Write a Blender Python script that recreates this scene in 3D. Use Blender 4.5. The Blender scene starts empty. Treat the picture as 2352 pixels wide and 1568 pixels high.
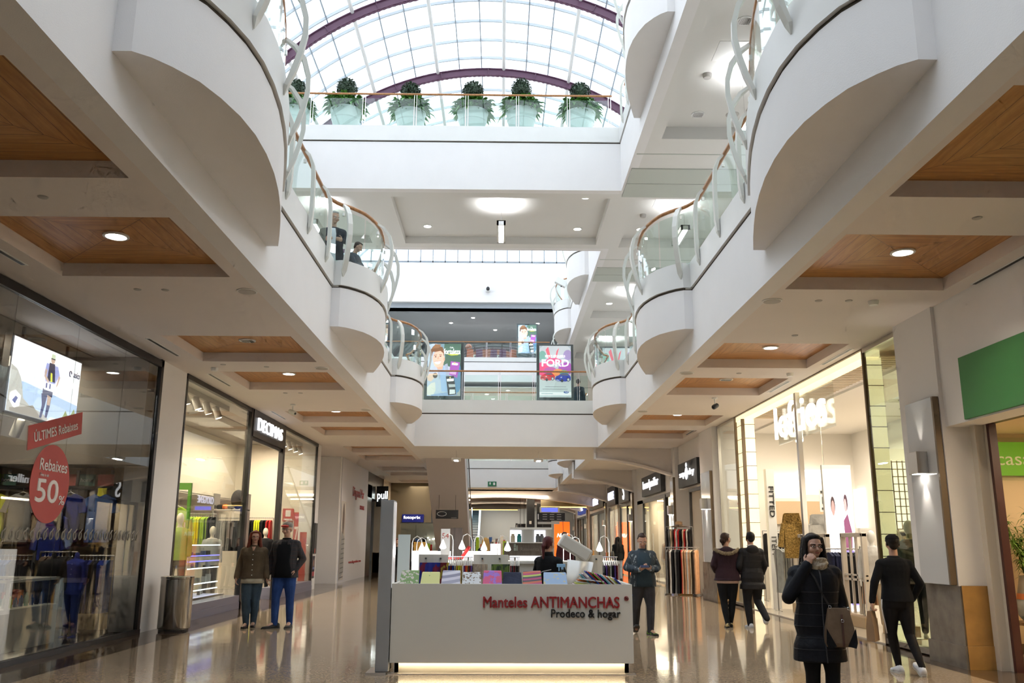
import bpy, math, random
from math import sin, cos, pi, radians, sqrt, hypot, atan2
from mathutils import Matrix, Vector
rnd = random.Random(7)
S = bpy.context.scene
COL = S.collection
# ------------------------------------------------------------------ camera
CAMH = 1.55
def make_camera():
    f, vx, vy, roll = 2020.0, 1150.0, 1245.0, radians(0.40)
    d = Vector(((vx-1176)/f, (vy-784)/f, 1.0)).normalized()
    up = Vector((sin(roll), -cos(roll), 0.0)); up = (up - d*up.dot(d)).normalized()
    X = up.cross(d)
    if X.x < 0: X = -X
    R = Matrix((X, d, up))                       # world = R @ (right, down, forward)
    cx = R @ Vector((1, 0, 0)); cy = R @ Vector((0, -1, 0)); cz = R @ Vector((0, 0, -1))
    m = Matrix((cx, cy, cz)).transposed().to_4x4()
    m.translation = (0, 0, CAMH)
    cam = bpy.data.cameras.new('camera'); cam.sensor_width = 36.0; cam.lens = 36.0*f/2352
    cam.clip_start = 0.05; cam.clip_end = 400
    o = bpy.data.objects.new('camera', cam); o.matrix_world = m; COL.objects.link(o); S.camera = o
make_camera()
# ------------------------------------------------------------------ view + world
S.view_settings.view_transform = 'Standard'; S.view_settings.look = 'None'
S.view_settings.gamma = 1.0; S.view_settings.use_curve_mapping = False
S.view_settings.exposure = 0.2
S.cycles.max_bounces = 6; S.cycles.diffuse_bounces = 3; S.cycles.glossy_bounces = 3
S.cycles.transmission_bounces = 3; S.cycles.transparent_max_bounces = 14
S.cycles.use_adaptive_sampling = True; S.cycles.adaptive_threshold = .09; S.cycles.adaptive_min_samples = 12; S.cycles.use_light_tree = False
S.cycles.caustics_reflective = False; S.cycles.caustics_refractive = False
S.cycles.use_denoising = True; S.cycles.sample_clamp_indirect = 6.0
SKY = 2.4
w = bpy.data.worlds.new('overcast_sky'); S.world = w; w.use_nodes = True
nt = w.node_tree; nt.nodes.clear()
wo = nt.nodes.new('ShaderNodeOutputWorld'); wb = nt.nodes.new('ShaderNodeBackground')
wb.inputs[0].default_value = (0.855, 0.925, 1.0, 1); wb.inputs[1].default_value = SKY
nt.links.new(wb.outputs[0], wo.inputs[0])
def tagp(o, label=None, cat=None, group=None, kind=None):
    if label: o['label'] = label
    if cat: o['category'] = cat
    if group: o['group'] = group
    if kind: o['kind'] = kind
    return o
K = {'light': 1.0}
def lamp(kind, name, loc, power, color=(1, .93, .82), size=.3, size_y=None, rot=(0, 0, 0), spot=None, blend=.6, parent=None):
    l = bpy.data.lights.new(name, kind); l.energy = power; l.color = color
    if kind == 'AREA':
        l.size = size
        if size_y: l.shape = 'RECTANGLE'; l.size_y = size_y
    else: l.shadow_soft_size = size
    if kind == 'SPOT': l.spot_size = radians(spot or 110); l.spot_blend = blend
    o = bpy.data.objects.new(name, l); COL.objects.link(o)
    o.location = loc; o.rotation_euler = rot
    if parent is not None:
        o.parent = parent; o.location = WM[parent].inverted() @ Vector(loc)
    return o
WM = {}
# ------------------------------------------------------------------ materials
MATS = {}
def srgb(r, g, b):
    return tuple(((c/255)/12.92 if c <= 10 else ((c/255+.055)/1.055)**2.4) for c in (r, g, b))
def mat(name, col, rough=.6, metal=0.0, emit=0.0, bump=0.0, bscale=60.0, var=0.0, vscale=3.0, spec=.5, coat=0.0, ecol=None, alpha=None):
    if name in MATS: return MATS[name]
    m = bpy.data.materials.new(name); m.use_nodes = True; n = m.node_tree.nodes; L = m.node_tree.links
    b = n['Principled BSDF']
    b.inputs['Base Color'].default_value = (*col, 1); b.inputs['Roughness'].default_value = rough
    b.inputs['Metallic'].default_value = metal; b.inputs['Specular IOR Level'].default_value = spec
    if coat: b.inputs['Coat Weight'].default_value = coat; b.inputs['Coat Roughness'].default_value = .05
    if emit:
        b.inputs['Emission Color'].default_value = (*(ecol or col), 1); b.inputs['Emission Strength'].default_value = emit
    if bump or var:
        tc = n.new('ShaderNodeTexCoord')
    if bump:
        t = n.new('ShaderNodeTexNoise'); t.inputs['Scale'].default_value = bscale; t.inputs['Detail'].default_value = 3
        L.new(tc.outputs['Object'], t.inputs['Vector'])
        bp = n.new('ShaderNodeBump'); bp.inputs['Strength'].default_value = bump; bp.inputs['Distance'].default_value = .01
        L.new(t.outputs['Fac'], bp.inputs['Height']); L.new(bp.outputs[0], b.inputs['Normal'])
    if var:
        t = n.new('ShaderNodeTexNoise'); t.inputs['Scale'].default_value = vscale; t.inputs['Detail'].default_value = 4
        L.new(tc.outputs['Object'], t.inputs['Vector'])
        r = n.new('ShaderNodeValToRGB')
        r.color_ramp.elements[0].position = .3; r.color_ramp.elements[1].position = .7
        r.color_ramp.elements[0].color = (*[c*(1-var) for c in col], 1)
        r.color_ramp.elements[1].color = (*[min(1, c*(1+var)) for c in col], 1)
        L.new(t.outputs['Fac'], r.inputs[0]); L.new(r.outputs[0], b.inputs['Base Color'])
    MATS[name] = m
    return m
def nodemat(name):
    m = bpy.data.materials.new(name); m.use_nodes = True; MATS[name] = m
    return m, m.node_tree.nodes, m.node_tree.links, m.node_tree.nodes['Principled BSDF']
def math_(n, L, op, a, b=None, c=None):
    q = n.new('ShaderNodeMath'); q.operation = op
    for i, v in enumerate((a, b, c)):
        if v is None: continue
        if isinstance(v, (int, float)): q.inputs[i].default_value = v
        else: L.new(v, q.inputs[i])
    return q.outputs[0]
def glass(name, tint=(.93, .97, .96), refl=1.0, rough=0.0, ior=1.5, base=0.0):
    # thin architectural glass: see-through with a fresnel mirror, so daylight passes without caustics
    if name in MATS: return MATS[name]
    m = bpy.data.materials.new(name); m.use_nodes = True; n = m.node_tree.nodes; L = m.node_tree.links; n.clear()
    o = n.new('ShaderNodeOutputMaterial'); mx = n.new('ShaderNodeMixShader'); t = n.new('ShaderNodeBsdfTransparent')
    g = n.new('ShaderNodeBsdfGlossy'); ge = n.new('ShaderNodeNewGeometry')
    t.inputs[0].default_value = (*tint, 1); g.inputs['Roughness'].default_value = rough; g.inputs[0].default_value = (1, 1, 1, 1)
    vd = n.new('ShaderNodeVectorMath'); vd.operation = 'DOT_PRODUCT'; L.new(ge.outputs['Normal'], vd.inputs[0]); L.new(ge.outputs['Incoming'], vd.inputs[1])
    c1 = math_(n, L, 'SUBTRACT', 1.0, math_(n, L, 'ABSOLUTE', vd.outputs['Value'])); f5 = math_(n, L, 'POWER', c1, 5.0)
    fr = math_(n, L, 'MULTIPLY_ADD', f5, .96*.8, .04*refl); fr = math_(n, L, 'ADD', fr, base)
    L.new(fr, mx.inputs[0]); L.new(t.outputs[0], mx.inputs[1]); L.new(g.outputs[0], mx.inputs[2])
    L.new(mx.outputs[0], o.inputs[0]); MATS[name] = m
    return m
def mixc(n, L, f, a, b):
    q = n.new('ShaderNodeMix'); q.data_type = 'RGBA'
    if isinstance(f, (int, float)): q.inputs[0].default_value = f
    else: L.new(f, q.inputs[0])
    for i, v in ((6, a), (7, b)):
        if isinstance(v, tuple): q.inputs[i].default_value = (*v, 1)
        else: L.new(v, q.inputs[i])
    return q.outputs[2]
WHITE = mat('white_plaster', (.82, .805, .80), .7, bump=.12, bscale=90, var=.015, vscale=1.5)
SOFFIT = mat('warm_white_soffit', (.80, .74, .70), .75, bump=.1, bscale=80, var=.015, vscale=1)
CURB = mat('painted_metal_curb', (.76, .76, .74), .38, var=.02, vscale=2)
POST = mat('ivory_painted_steel', (.66, .66, .61), .35)
GROOVE = mat('dark_shadow_joint', (.08, .065, .05), .8)
STEEL = mat('brushed_stainless_steel', (.62, .60, .57), .28, metal=1, bump=.05, bscale=200)
CHROME = mat('polished_steel', (.75, .75, .76), .12, metal=1)
BLACK = mat('black_painted_metal', (.012, .012, .014), .35)
DKGREY = mat('dark_grey_metal', (.05, .055, .06), .45)
WHITEP = mat('white_painted_board', (.82, .82, .80), .4)
RAILGLASS = glass('railing_glass', (.90, .97, .95), 1.0)
SHOPGLASS = glass('shop_window_glass', (.93, .95, .93), 1.35, base=.02)
DARKGLASS = glass('tinted_shop_window_glass', (.74, .75, .74), 1.6, base=.035)
ROOFGLASS = glass('roof_glazing_glass', (.97, .985, 1.0), .6)
def wood_material():
    m, n, L, b = nodemat('mitred_wood_planks')
    tc = n.new('ShaderNodeTexCoord'); sp = n.new('ShaderNodeSeparateXYZ'); L.new(tc.outputs['Object'], sp.inputs[0])
    ax = math_(n, L, 'ABSOLUTE', sp.outputs[0]); ay = math_(n, L, 'ABSOLUTE', sp.outputs[1])
    dx = math_(n, L, 'SUBTRACT', 1.03, ax); dy = math_(n, L, 'SUBTRACT', 1.03, ay)
    d = math_(n, L, 'MINIMUM', dx, dy); isy = math_(n, L, 'LESS_THAN', dy, dx)
    fr = math_(n, L, 'FRACT', math_(n, L, 'DIVIDE', d, .17)); ri = math_(n, L, 'FLOOR', math_(n, L, 'DIVIDE', d, .17))
    g1 = math_(n, L, 'LESS_THAN', fr, .03)
    mit = math_(n, L, 'LESS_THAN', math_(n, L, 'ABSOLUTE', math_(n, L, 'SUBTRACT', dx, dy)), .004)
    gr = math_(n, L, 'MAXIMUM', g1, mit)
    along = n.new('ShaderNodeMix'); along.data_type = 'FLOAT'; L.new(isy, along.inputs[0]); L.new(sp.outputs[1], along.inputs[2]); L.new(sp.outputs[0], along.inputs[3])
    cb = n.new('ShaderNodeCombineXYZ'); L.new(along.outputs[0], cb.inputs[0]); L.new(math_(n, L, 'MULTIPLY', d, 9.0), cb.inputs[1])
    L.new(math_(n, L, 'ADD', math_(n, L, 'MULTIPLY', ri, 3.7), math_(n, L, 'MULTIPLY', isy, 11.3)), cb.inputs[2])
    t = n.new('ShaderNodeTexNoise'); t.inputs['Scale'].default_value = 2.2; t.inputs['Detail'].default_value = 6; t.inputs['Roughness'].default_value = .6
    L.new(cb.outputs[0], t.inputs['Vector'])
    r = n.new('ShaderNodeValToRGB'); r.color_ramp.elements[0].position = .32; r.color_ramp.elements[1].position = .72
    r.color_ramp.elements[0].color = (.42, .18, .045, 1); r.color_ramp.elements[1].color = (.62, .31, .10, 1)
    L.new(t.outputs['Fac'], r.inputs[0])
    L.new(mixc(n, L, gr, r.outputs[0], (.10, .045, .02)), b.inputs['Base Color'])
    b.inputs['Roughness'].default_value = .38
    return m
WOODC = wood_material()
def planks(name, c1, c2, scale=(1, 12, 12), rough=.45):
    if name in MATS: return MATS[name]
    m, n, L, b = nodemat(name)
    tc = n.new('ShaderNodeTexCoord'); mp = n.new('ShaderNodeMapping'); mp.inputs['Scale'].default_value = scale
    L.new(tc.outputs['Object'], mp.inputs[0]); t = n.new('ShaderNodeTexNoise'); t.inputs['Scale'].default_value = 2; t.inputs['Detail'].default_value = 6
    L.new(mp.outputs[0], t.inputs['Vector']); r = n.new('ShaderNodeValToRGB')
    r.color_ramp.elements[0].position = .35; r.color_ramp.elements[1].position = .68
    r.color_ramp.elements[0].color = (*c1, 1); r.color_ramp.elements[1].color = (*c2, 1)
    L.new(t.outputs['Fac'], r.inputs[0]); L.new(r.outputs[0], b.inputs['Base Color']); b.inputs['Roughness'].default_value = rough
    return m
RAILWOOD = planks('handrail_wood', (.33, .14, .045), (.50, .24, .09), (14, 2, 14), .35)
def floor_material():
    m, n, L, b = nodemat('polished_terrazzo')
    tc = n.new('ShaderNodeTexCoord'); P = tc.outputs['Object']
    t = n.new('ShaderNodeTexNoise'); t.inputs['Scale'].default_value = 42; t.inputs['Detail'].default_value = 5; t.inputs['Roughness'].default_value = .7; L.new(P, t.inputs['Vector'])
    r = n.new('ShaderNodeValToRGB'); e = r.color_ramp.elements
    e[0].position = .3; e[0].color = (.17, .12, .07, 1); e[1].position = .70; e[1].color = (.56, .45, .33, 1)
    L.new(t.outputs['Fac'], r.inputs[0])
    big = n.new('ShaderNodeTexNoise'); big.inputs['Scale'].default_value = 1.3; big.inputs['Detail'].default_value = 5; L.new(P, big.inputs['Vector'])
    base = mixc(n, L, math_(n, L, 'MULTIPLY', big.outputs['Fac'], .45), r.outputs[0], (.38, .29, .195))
    sp = n.new('ShaderNodeSeparateXYZ'); L.new(P, sp.inputs[0])
    jx = math_(n, L, 'LESS_THAN', math_(n, L, 'FRACT', math_(n, L, 'DIVIDE', sp.outputs[0], 1.9)), .003)
    jy = math_(n, L, 'LESS_THAN', math_(n, L, 'FRACT', math_(n, L, 'DIVIDE', sp.outputs[1], 1.9)), .003)
    base = mixc(n, L, math_(n, L, 'MAXIMUM', jx, jy), base, (.10, .08, .06))
    # dark stone borders that run beside both rows of shops
    left = math_(n, L, 'LESS_THAN', sp.outputs[0], -5.45); right = math_(n, L, 'GREATER_THAN', sp.outputs[0], 5.71)
    dk = n.new('ShaderNodeValToRGB'); dk.color_ramp.elements[0].color = (.035, .022, .014, 1); dk.color_ramp.elements[1].color = (.11, .075, .05, 1)
    L.new(t.outputs['Fac'], dk.inputs[0])
    base = mixc(n, L, math_(n, L, 'MAXIMUM', left, right), base, dk.outputs[0])
    L.new(base, b.inputs['Base Color'])
    rr = n.new('ShaderNodeMapRange'); rr.inputs[3].default_value = .04; rr.inputs[4].default_value = .11; L.new(big.outputs['Fac'], rr.inputs[0])
    L.new(rr.outputs[0], b.inputs['Roughness']); b.inputs['Specular IOR Level'].default_value = .62
    bn = n.new('ShaderNodeTexNoise'); bn.inputs['Scale'].default_value = 2.5; L.new(P, bn.inputs['Vector'])
    bp = n.new('ShaderNodeBump'); bp.inputs['Strength'].default_value = .05; bp.inputs['Distance'].default_value = .02
    L.new(bn.outputs['Fac'], bp.inputs['Height']); L.new(bp.outputs[0], b.inputs['Normal'])
    return m
TERRAZZO = floor_material()
# ------------------------------------------------------------------ mesh builder
def ordn(i): return ('first second third fourth fifth sixth seventh eighth ninth tenth eleventh twelfth thirteenth fourteenth fifteenth sixteenth seventeenth eighteenth nineteenth twentieth'.split() + ['%dth' % k for k in range(21, 99)])[i]
class MB:
    def __init__(s): s.v = []; s.f = []; s.m = []; s.mi = 0
    def mat(s, i): s.mi = i; return s
    def add(s, vs, fs):
        o = len(s.v); s.v += [tuple(p) for p in vs]
        for q in fs: s.f.append(tuple(o+i for i in q)); s.m.append(s.mi)
        return s
    def box(s, x0, y0, z0, x1, y1, z1):
        x0, x1 = sorted((x0, x1)); y0, y1 = sorted((y0, y1)); z0, z1 = sorted((z0, z1))
        return s.add([(x0,y0,z0),(x1,y0,z0),(x1,y1,z0),(x0,y1,z0),(x0,y0,z1),(x1,y0,z1),(x1,y1,z1),(x0,y1,z1)],
                     [(0,3,2,1),(4,5,6,7),(0,1,5,4),(1,2,6,5),(2,3,7,6),(3,0,4,7)])
    def obox(s, c, size, M=None):
        M = M or Matrix.Identity(3); c = Vector(c); hx, hy, hz = [a/2 for a in size]
        vs = [c + M @ Vector(p) for p in ((-hx,-hy,-hz),(hx,-hy,-hz),(hx,hy,-hz),(-hx,hy,-hz),(-hx,-hy,hz),(hx,-hy,hz),(hx,hy,hz),(-hx,hy,hz))]
        return s.add(vs, [(0,3,2,1),(4,5,6,7),(0,1,5,4),(1,2,6,5),(2,3,7,6),(3,0,4,7)])
    def loft(s, rings, caps=True, closed=True):
        n = len(rings[0]); o = len(s.v)
        for r in rings: s.v += [tuple(p) for p in r]
        for i in range(len(rings)-1):
            for j in range(n if closed else n-1):
                k = (j+1) % n
                s.f.append((o+i*n+j, o+i*n+k, o+(i+1)*n+k, o+(i+1)*n+j)); s.m.append(s.mi)
        if caps and closed:
            s.f.append(tuple(o+j for j in reversed(range(n)))); s.m.append(s.mi)
            s.f.append(tuple(o+(len(rings)-1)*n+j for j in range(n))); s.m.append(s.mi)
        return s
    def prism(s, poly, z0, z1):
        a = sum(poly[i][0]*poly[(i+1) % len(poly)][1]-poly[(i+1) % len(poly)][0]*poly[i][1] for i in range(len(poly)))
        if a < 0: poly = poly[::-1]
        return s.loft([[(x, y, z0) for x, y in poly], [(x, y, z1) for x, y in poly]])
    def slab(s, poly3, off):          # planar polygon pushed along a vector
        off = Vector(off)
        return s.loft([[Vector(p) for p in poly3], [Vector(p)+off for p in poly3]])
    def tube(s, pts, r, n=8, caps=True):
        pts = [Vector(p) for p in pts]; rings = []
        rr = r if isinstance(r, (list, tuple)) else [r]*len(pts)
        t0 = (pts[1]-pts[0]).normalized(); ref = Vector((0, 0, 1)) if abs(t0.z) < .9 else Vector((1, 0, 0))
        for i, p in enumerate(pts):
            t = (pts[min(i+1, len(pts)-1)]-pts[max(i-1, 0)]).normalized()
            a = t.cross(ref)
            if a.length < 1e-4: a = t.cross(Vector((0, 1, 0)))
            a.normalize(); b = t.cross(a); ref = b.cross(t) if False else ref
            rings.append([p + (a*cos(2*pi*k/n)+b*sin(2*pi*k/n))*rr[i] for k in range(n)])
        return s.loft(rings, caps)
    def bar(s, pts, side, w, h):     # flat bar: width w along 'side', thickness h (lists ok)
        pts = [Vector(p) for p in pts]; side = Vector(side).normalized(); rings = []
        for i, p in enumerate(pts):
            t = (pts[min(i+1, len(pts)-1)]-pts[max(i-1, 0)]).normalized(); nn = t.cross(side).normalized()
            ww = (w[i] if isinstance(w, (list, tuple)) else w)/2; hh = (h[i] if isinstance(h, (list, tuple)) else h)/2
            rings.append([p-side*ww-nn*hh, p+side*ww-nn*hh, p+side*ww+nn*hh, p-side*ww+nn*hh])
        return s.loft(rings)
    def lathe(s, prof, c=(0, 0, 0), n=24, M=None):
        c = Vector(c); M = M or Matrix.Identity(3)
        return s.loft([[c + M @ Vector((max(r, .0005)*cos(2*pi*k/n), max(r, .0005)*sin(2*pi*k/n), z)) for k in range(n)] for r, z in prof])
    def ell(s, c, r, M=None, n=14, m=9):
        if isinstance(r, (int, float)): r = (r, r, r)
        c = Vector(c); M = M or Matrix.Identity(3)
        return s.loft([[c + M @ Vector((r[0]*sin(a)*cos(2*pi*k/n), r[1]*sin(a)*sin(2*pi*k/n), -r[2]*cos(a))) for k in range(n)]
                       for a in [max(.06, min(pi-.06, pi*i/m)) for i in range(m+1)]])
    def cap(s, p, q, r0, r1, n=12):  # rounded cone between two joints
        p = Vector(p); q = Vector(q); d = q-p; L_ = max(d.length, 1e-4); t = d/L_
        prof = [(-cos(a)*r0, sin(a)*r0) for a in (.15, .6, 1.1, pi/2)]+[(L_+cos(a)*r1, sin(a)*r1) for a in (pi/2, 1.1, .6, .15)]
        a = t.orthogonal().normalized(); b = t.cross(a)
        return s.loft([[p+t*z+(a*cos(2*pi*k/n)+b*sin(2*pi*k/n))*r for k in range(n)] for z, r in prof])
    def build(s, name, m, parent=None, smooth=False, bevel=0.0, remesh=0.0, smooths=0, local=False, solid=0.0, auto=None):
        me = bpy.data.meshes.new(name)
        if parent is not None and not local:
            inv = WM[parent].inverted(); vs = [inv @ Vector(p) for p in s.v]; W_ = WM[parent]; loc = None
        elif parent is not None: vs = s.v; W_ = WM[parent]; loc = None
        else:
            xs = [p[0] for p in s.v]; ys = [p[1] for p in s.v]; zs = [p[2] for p in s.v]
            loc = Vector(((min(xs)+max(xs))/2, (min(ys)+max(ys))/2, min(zs))); vs = [Vector(p)-loc for p in s.v]; W_ = Matrix.Translation(loc)
        me.from_pydata([tuple(p) for p in vs], [], s.f)
        for q in (m if isinstance(m, (list, tuple)) else [m]): me.materials.append(q)
        for p, k in zip(me.polygons, s.m): p.material_index = k; p.use_smooth = smooth
        me.validate(); me.update()
        o = bpy.data.objects.new(name, me); COL.objects.link(o); WM[o] = W_
        if parent is not None: o.parent = parent
        else: o.location = loc
        if remesh:
            q = o.modifiers.new('r', 'REMESH'); q.mode = 'VOXEL'; q.voxel_size = remesh; q.use_smooth_shade = True
        if smooths:
            q = o.modifiers.new('s', 'SMOOTH'); q.iterations = smooths; q.factor = .5
        if bevel:
            q = o.modifiers.new('b', 'BEVEL'); q.width = bevel; q.segments = 2; q.limit_method = 'ANGLE'; q.angle_limit = radians(40)
        if smooth and auto:
            try: me.shade_smooth(); me.set_sharp_from_angle(angle=radians(auto))
            except Exception: pass
        return o
def thing(name, label, cat, loc=(0, 0, 0), rotz=0.0, group=None, kind=None):
    o = bpy.data.objects.new(name, None); COL.objects.link(o); o.empty_display_size = .2
    o.location = loc; o.rotation_euler = (0, 0, rotz)
    WM[o] = Matrix.Translation(Vector(loc)) @ Matrix.Rotation(rotz, 4, 'Z')
    return tagp(o, label, cat, group, kind)
def dup(src, loc, rotz=None, label=None, group=None, scale=None):
    def cp(o, par):
        c = o.copy(); COL.objects.link(c)
        if par is not None: c.parent = par
        for ch in list(o.children): cp(ch, c)
        return c
    r = cp(src, None); r.location = loc
    if rotz is not None: r.rotation_euler = (0, 0, rotz)
    if scale: r.scale = (scale,)*3 if isinstance(scale, (int, float)) else scale
    if label: r['label'] = label
    if group: r['group'] = group
    return r
def struct(mb, name, m, **k):
    o = mb.build(name, m, **k); o['kind'] = 'structure'; return o
FR = {'F': Matrix(((1, 0, 0), (0, 0, -1), (0, 1, 0))),      # faces the camera (-Y)
      'L': Matrix(((0, 0, 1), (1, 0, 0), (0, 1, 0))),        # on the left wall, faces +X
      'R': Matrix(((0, 0, -1), (-1, 0, 0), (0, 1, 0)))}      # on the right wall, faces -X
FR['B'] = Matrix(((-1, 0, 0), (0, 0, 1), (0, 1, 0)))
_tc = {}
def lettering(txt, fr, pos, h, m, parent, name='lettering', width=None, ext=.012, off=0.0, shear=0.0, rot=0.0, align='CENTER'):
    key = (txt, off, shear, ext/h)
    if key not in _tc:
        cu = bpy.data.curves.new('t', 'FONT'); cu.body = txt; cu.size = 1.0; cu.extrude = ext/h/2; cu.shear = shear
        cu.align_x = 'CENTER'; cu.resolution_u = 4
        o = bpy.data.objects.new('t', cu); COL.objects.link(o)
        dg = bpy.context.evaluated_depsgraph_get(); me = bpy.data.meshes.new_from_object(o.evaluated_get(dg))
        vs = [v.co.copy() for v in me.vertices]; fs = [tuple(p.vertices) for p in me.polygons]
        bpy.data.objects.remove(o); bpy.data.meshes.remove(me); v0 = list(vs); f0 = list(fs)
        if off:                                   # heavier weight: the glyphs repeated a hair apart
            for dx, dy in ((off, 0), (-off, 0), (0, off*.7), (0, -off*.7)):
                b_ = len(vs); vs += [Vector((v.x+dx, v.y+dy, v.z-.004*(1+abs(dx)*60+(dx > 0)+3*(dy > 0)))) for v in v0]; fs += [tuple(i+b_ for i in q) for q in f0]
        _tc[key] = (vs, fs)
    vs, fs = _tc[key]
    if not vs: return None
    xs = [v.x for v in vs]; ys = [v.y for v in vs]; cx = (min(xs)+max(xs))/2; cy = (min(ys)+max(ys))/2
    capH = max(ys)-min(ys); sy = h/capH; sx = sy if not width else width/(max(xs)-min(xs))
    F = FR[fr] if isinstance(fr, str) else fr; R2 = Matrix.Rotation(rot, 3, 'Z'); mb = MB(); pos = Vector(pos)
    if align == 'LEFT': cx = min(xs)
    mb.add([pos + F @ (R2 @ Vector(((v.x-cx)*sx, (v.y-cy)*sy, v.z*sy))) for v in vs], fs)
    return mb.build(name, m, parent)
def picture(fr, pos, wd, ht, shapes, parent, name='picture', emit=0.0, rough=.4):
    # flat printed or backlit picture: list of (polygon in 0..1 units, rgb)
    F = FR[fr] if isinstance(fr, str) else fr; pos = Vector(pos); mb = MB(); ms = []; keys = {}
    for i, (pl, c) in enumerate(shapes):
        if c not in keys:
            keys[c] = len(ms); nm = 'print_%d_%d_%d_%d' % (*[int(255*x) for x in c], int(emit*10))
            ms.append(mat(nm, c, rough, emit=emit))
        mb.mat(keys[c])
        pl = [(min(1, max(0, x)), min(1, max(0, y))) for x, y in pl]
        mb.add([pos + F @ Vector(((x-.5)*wd, (y-.5)*ht, .0012*i)) for x, y in pl], [tuple(range(len(pl)))])
    return mb.build(name, ms, parent)
def circ(cx, cy, rx, ry=None, n=18, a0=0, a1=2*pi):
    ry = rx if ry is None else ry
    return [(cx+rx*cos(a0+(a1-a0)*i/n), cy+ry*sin(a0+(a1-a0)*i/n)) for i in range(n if abs(a1-a0-2*pi) < 1e-6 else n+1)]
def rect(x0, y0, x1, y1): return [(x0, y0), (x1, y0), (x1, y1), (x0, y1)]
# ================================================================== building shell
XL, XR, FXL, FXR = -6.24, 6.1, -3.0, 3.35      # shop fronts and gallery edges
Z1, G2, C2 = 4.78, 5.92, 6.40                    # level 2: soffit, joint, curb top
Z3, G3, C3 = 11.27, 12.72, 13.20                 # level 3
YE = 55.7
struct(MB().box(-16, -12, -.2, 16, 118, 0), 'floor', TERRAZZO)
def coffered(name, x0, x1, y0, y1, z, holes, depth, m, zt=None, wood=True, woodm=None):
    mb = MB(); holes = sorted(holes, key=lambda h: h[2]); xs = sorted({x0, x1} | {h[0] for h in holes} | {h[1] for h in holes}); ys = sorted({y0, y1} | {h[2] for h in holes} | {h[3] for h in holes})
    for i in range(len(xs)-1):
        for j in range(len(ys)-1):
            cx, cy = (xs[i]+xs[i+1])/2, (ys[j]+ys[j+1])/2
            if any(h[0] < cx < h[1] and h[2] < cy < h[3] for h in holes): continue
            mb.add([(xs[i], ys[j], z), (xs[i], ys[j+1], z), (xs[i+1], ys[j+1], z), (xs[i+1], ys[j], z)], [(0, 1, 2, 3)])
    for a, b, c, d in holes:
        t = z+depth
        mb.add([(a,c,z),(b,c,z),(b,d,z),(a,d,z),(a,c,t),(b,c,t),(b,d,t),(a,d,t)], [(0,1,5,4),(1,2,6,5),(2,3,7,6),(3,0,4,7)])
    o = struct(mb, name, m)
    for a, b, c, d in holes:
        t = z+depth-.002; cx, cy = (a+b)/2, (c+d)/2
        q = MB().box(-(b-a)/2, -(d-c)/2, 0, (b-a)/2, (d-c)/2, .04)
        me = q.build('wood_panel' if wood else 'coffer_panel', woodm or (WOODC if wood else m), o, local=True)
        me.location = WM[o].inverted() @ Vector((cx, cy, t)); me.scale.y = 1.0
        if wood: me['label'] = 'mitred orange wood planks lining the ceiling coffer'
    return o
LHOL = [(-5.52, -3.42, 5.47+8.42*k+dy, 7.55+8.42*k+dy) for k in range(-1, 6) for dy in (0, 3.08)]
RHOL = [(3.68, 5.76, 5.75+8.42*k+dy-.02, 7.83+8.42*k+dy) for k in range(-1, 3) for dy in (0, 3.15) if 5.75+8.42*k+dy < 29.5]
coffered('ceiling', -7.4, FXL-.25, -4, YE, Z1, LHOL, .17, SOFFIT)
coffered('ceiling', FXR+.25, 7.4, -4, YE, Z1, RHOL, .17, SOFFIT)
struct(MB().box(-16, YE+.3, Z1, 16, 118, Z1+.3), 'ceiling', SOFFIT)
# level 2 and level 3 floor plates
FLOOR2 = mat('upper_floor_tiles', (.55, .52, .47), .3)
struct(MB().box(-12.2, -12, G2-.05, FXL-.05, YE, G2), 'floor', FLOOR2)
struct(MB().box(FXR+.05, -12, G2-.05, 10.8, YE, G2), 'floor', FLOOR2)
struct(MB().box(-12.2, -12, G3-.05, -7.0, 75, G3+.2), 'floor', FLOOR2)
struct(MB().box(FXR+.05, -12, G3-.05, 10.8, 75, G3+.2), 'floor', FLOOR2)
SOFF3 = mat('white_upper_soffit', (.74, .73, .70), .7, bump=.1, bscale=80)
R3H = [(3.9, 7.3, a, b) for a, b in ((5.6, 11.0), (14.6, 20.0), (23.9, 28.2), (32.4, 37.8), (41.2, 46.6))]
coffered('ceiling', FXR+.25, 10.8, -4, YE, Z3, R3H, .33, SOFF3, wood=False)
struct(MB().box(-12.2, -4, Z3, -7.0, 23.3, Z3+.04).box(-12.2, 28.6, Z3, -7.0, YE, Z3+.04), 'ceiling', SOFF3)
# pale green-grey shutter bands set into the upper soffit
SAGE = mat('sage_grey_shutter_housing', (.50, .53, .48), .6)
for i, (a, b) in enumerate(((21.75, 23.7), (30.4, 32.1))):
    struct(MB().box(3.42, a, Z3-.03, 7.4, b, Z3+.02).box(3.42, (a+b)/2-.01, Z3-.045, 7.4, (a+b)/2+.01, Z3), 'trim_%d' % (i+1), SAGE)
    struct(MB().box(3.42, a-.9, Z3-.01, 7.4, a-.86, Z3), 'trim_%d' % (i+5), SAGE)
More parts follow.
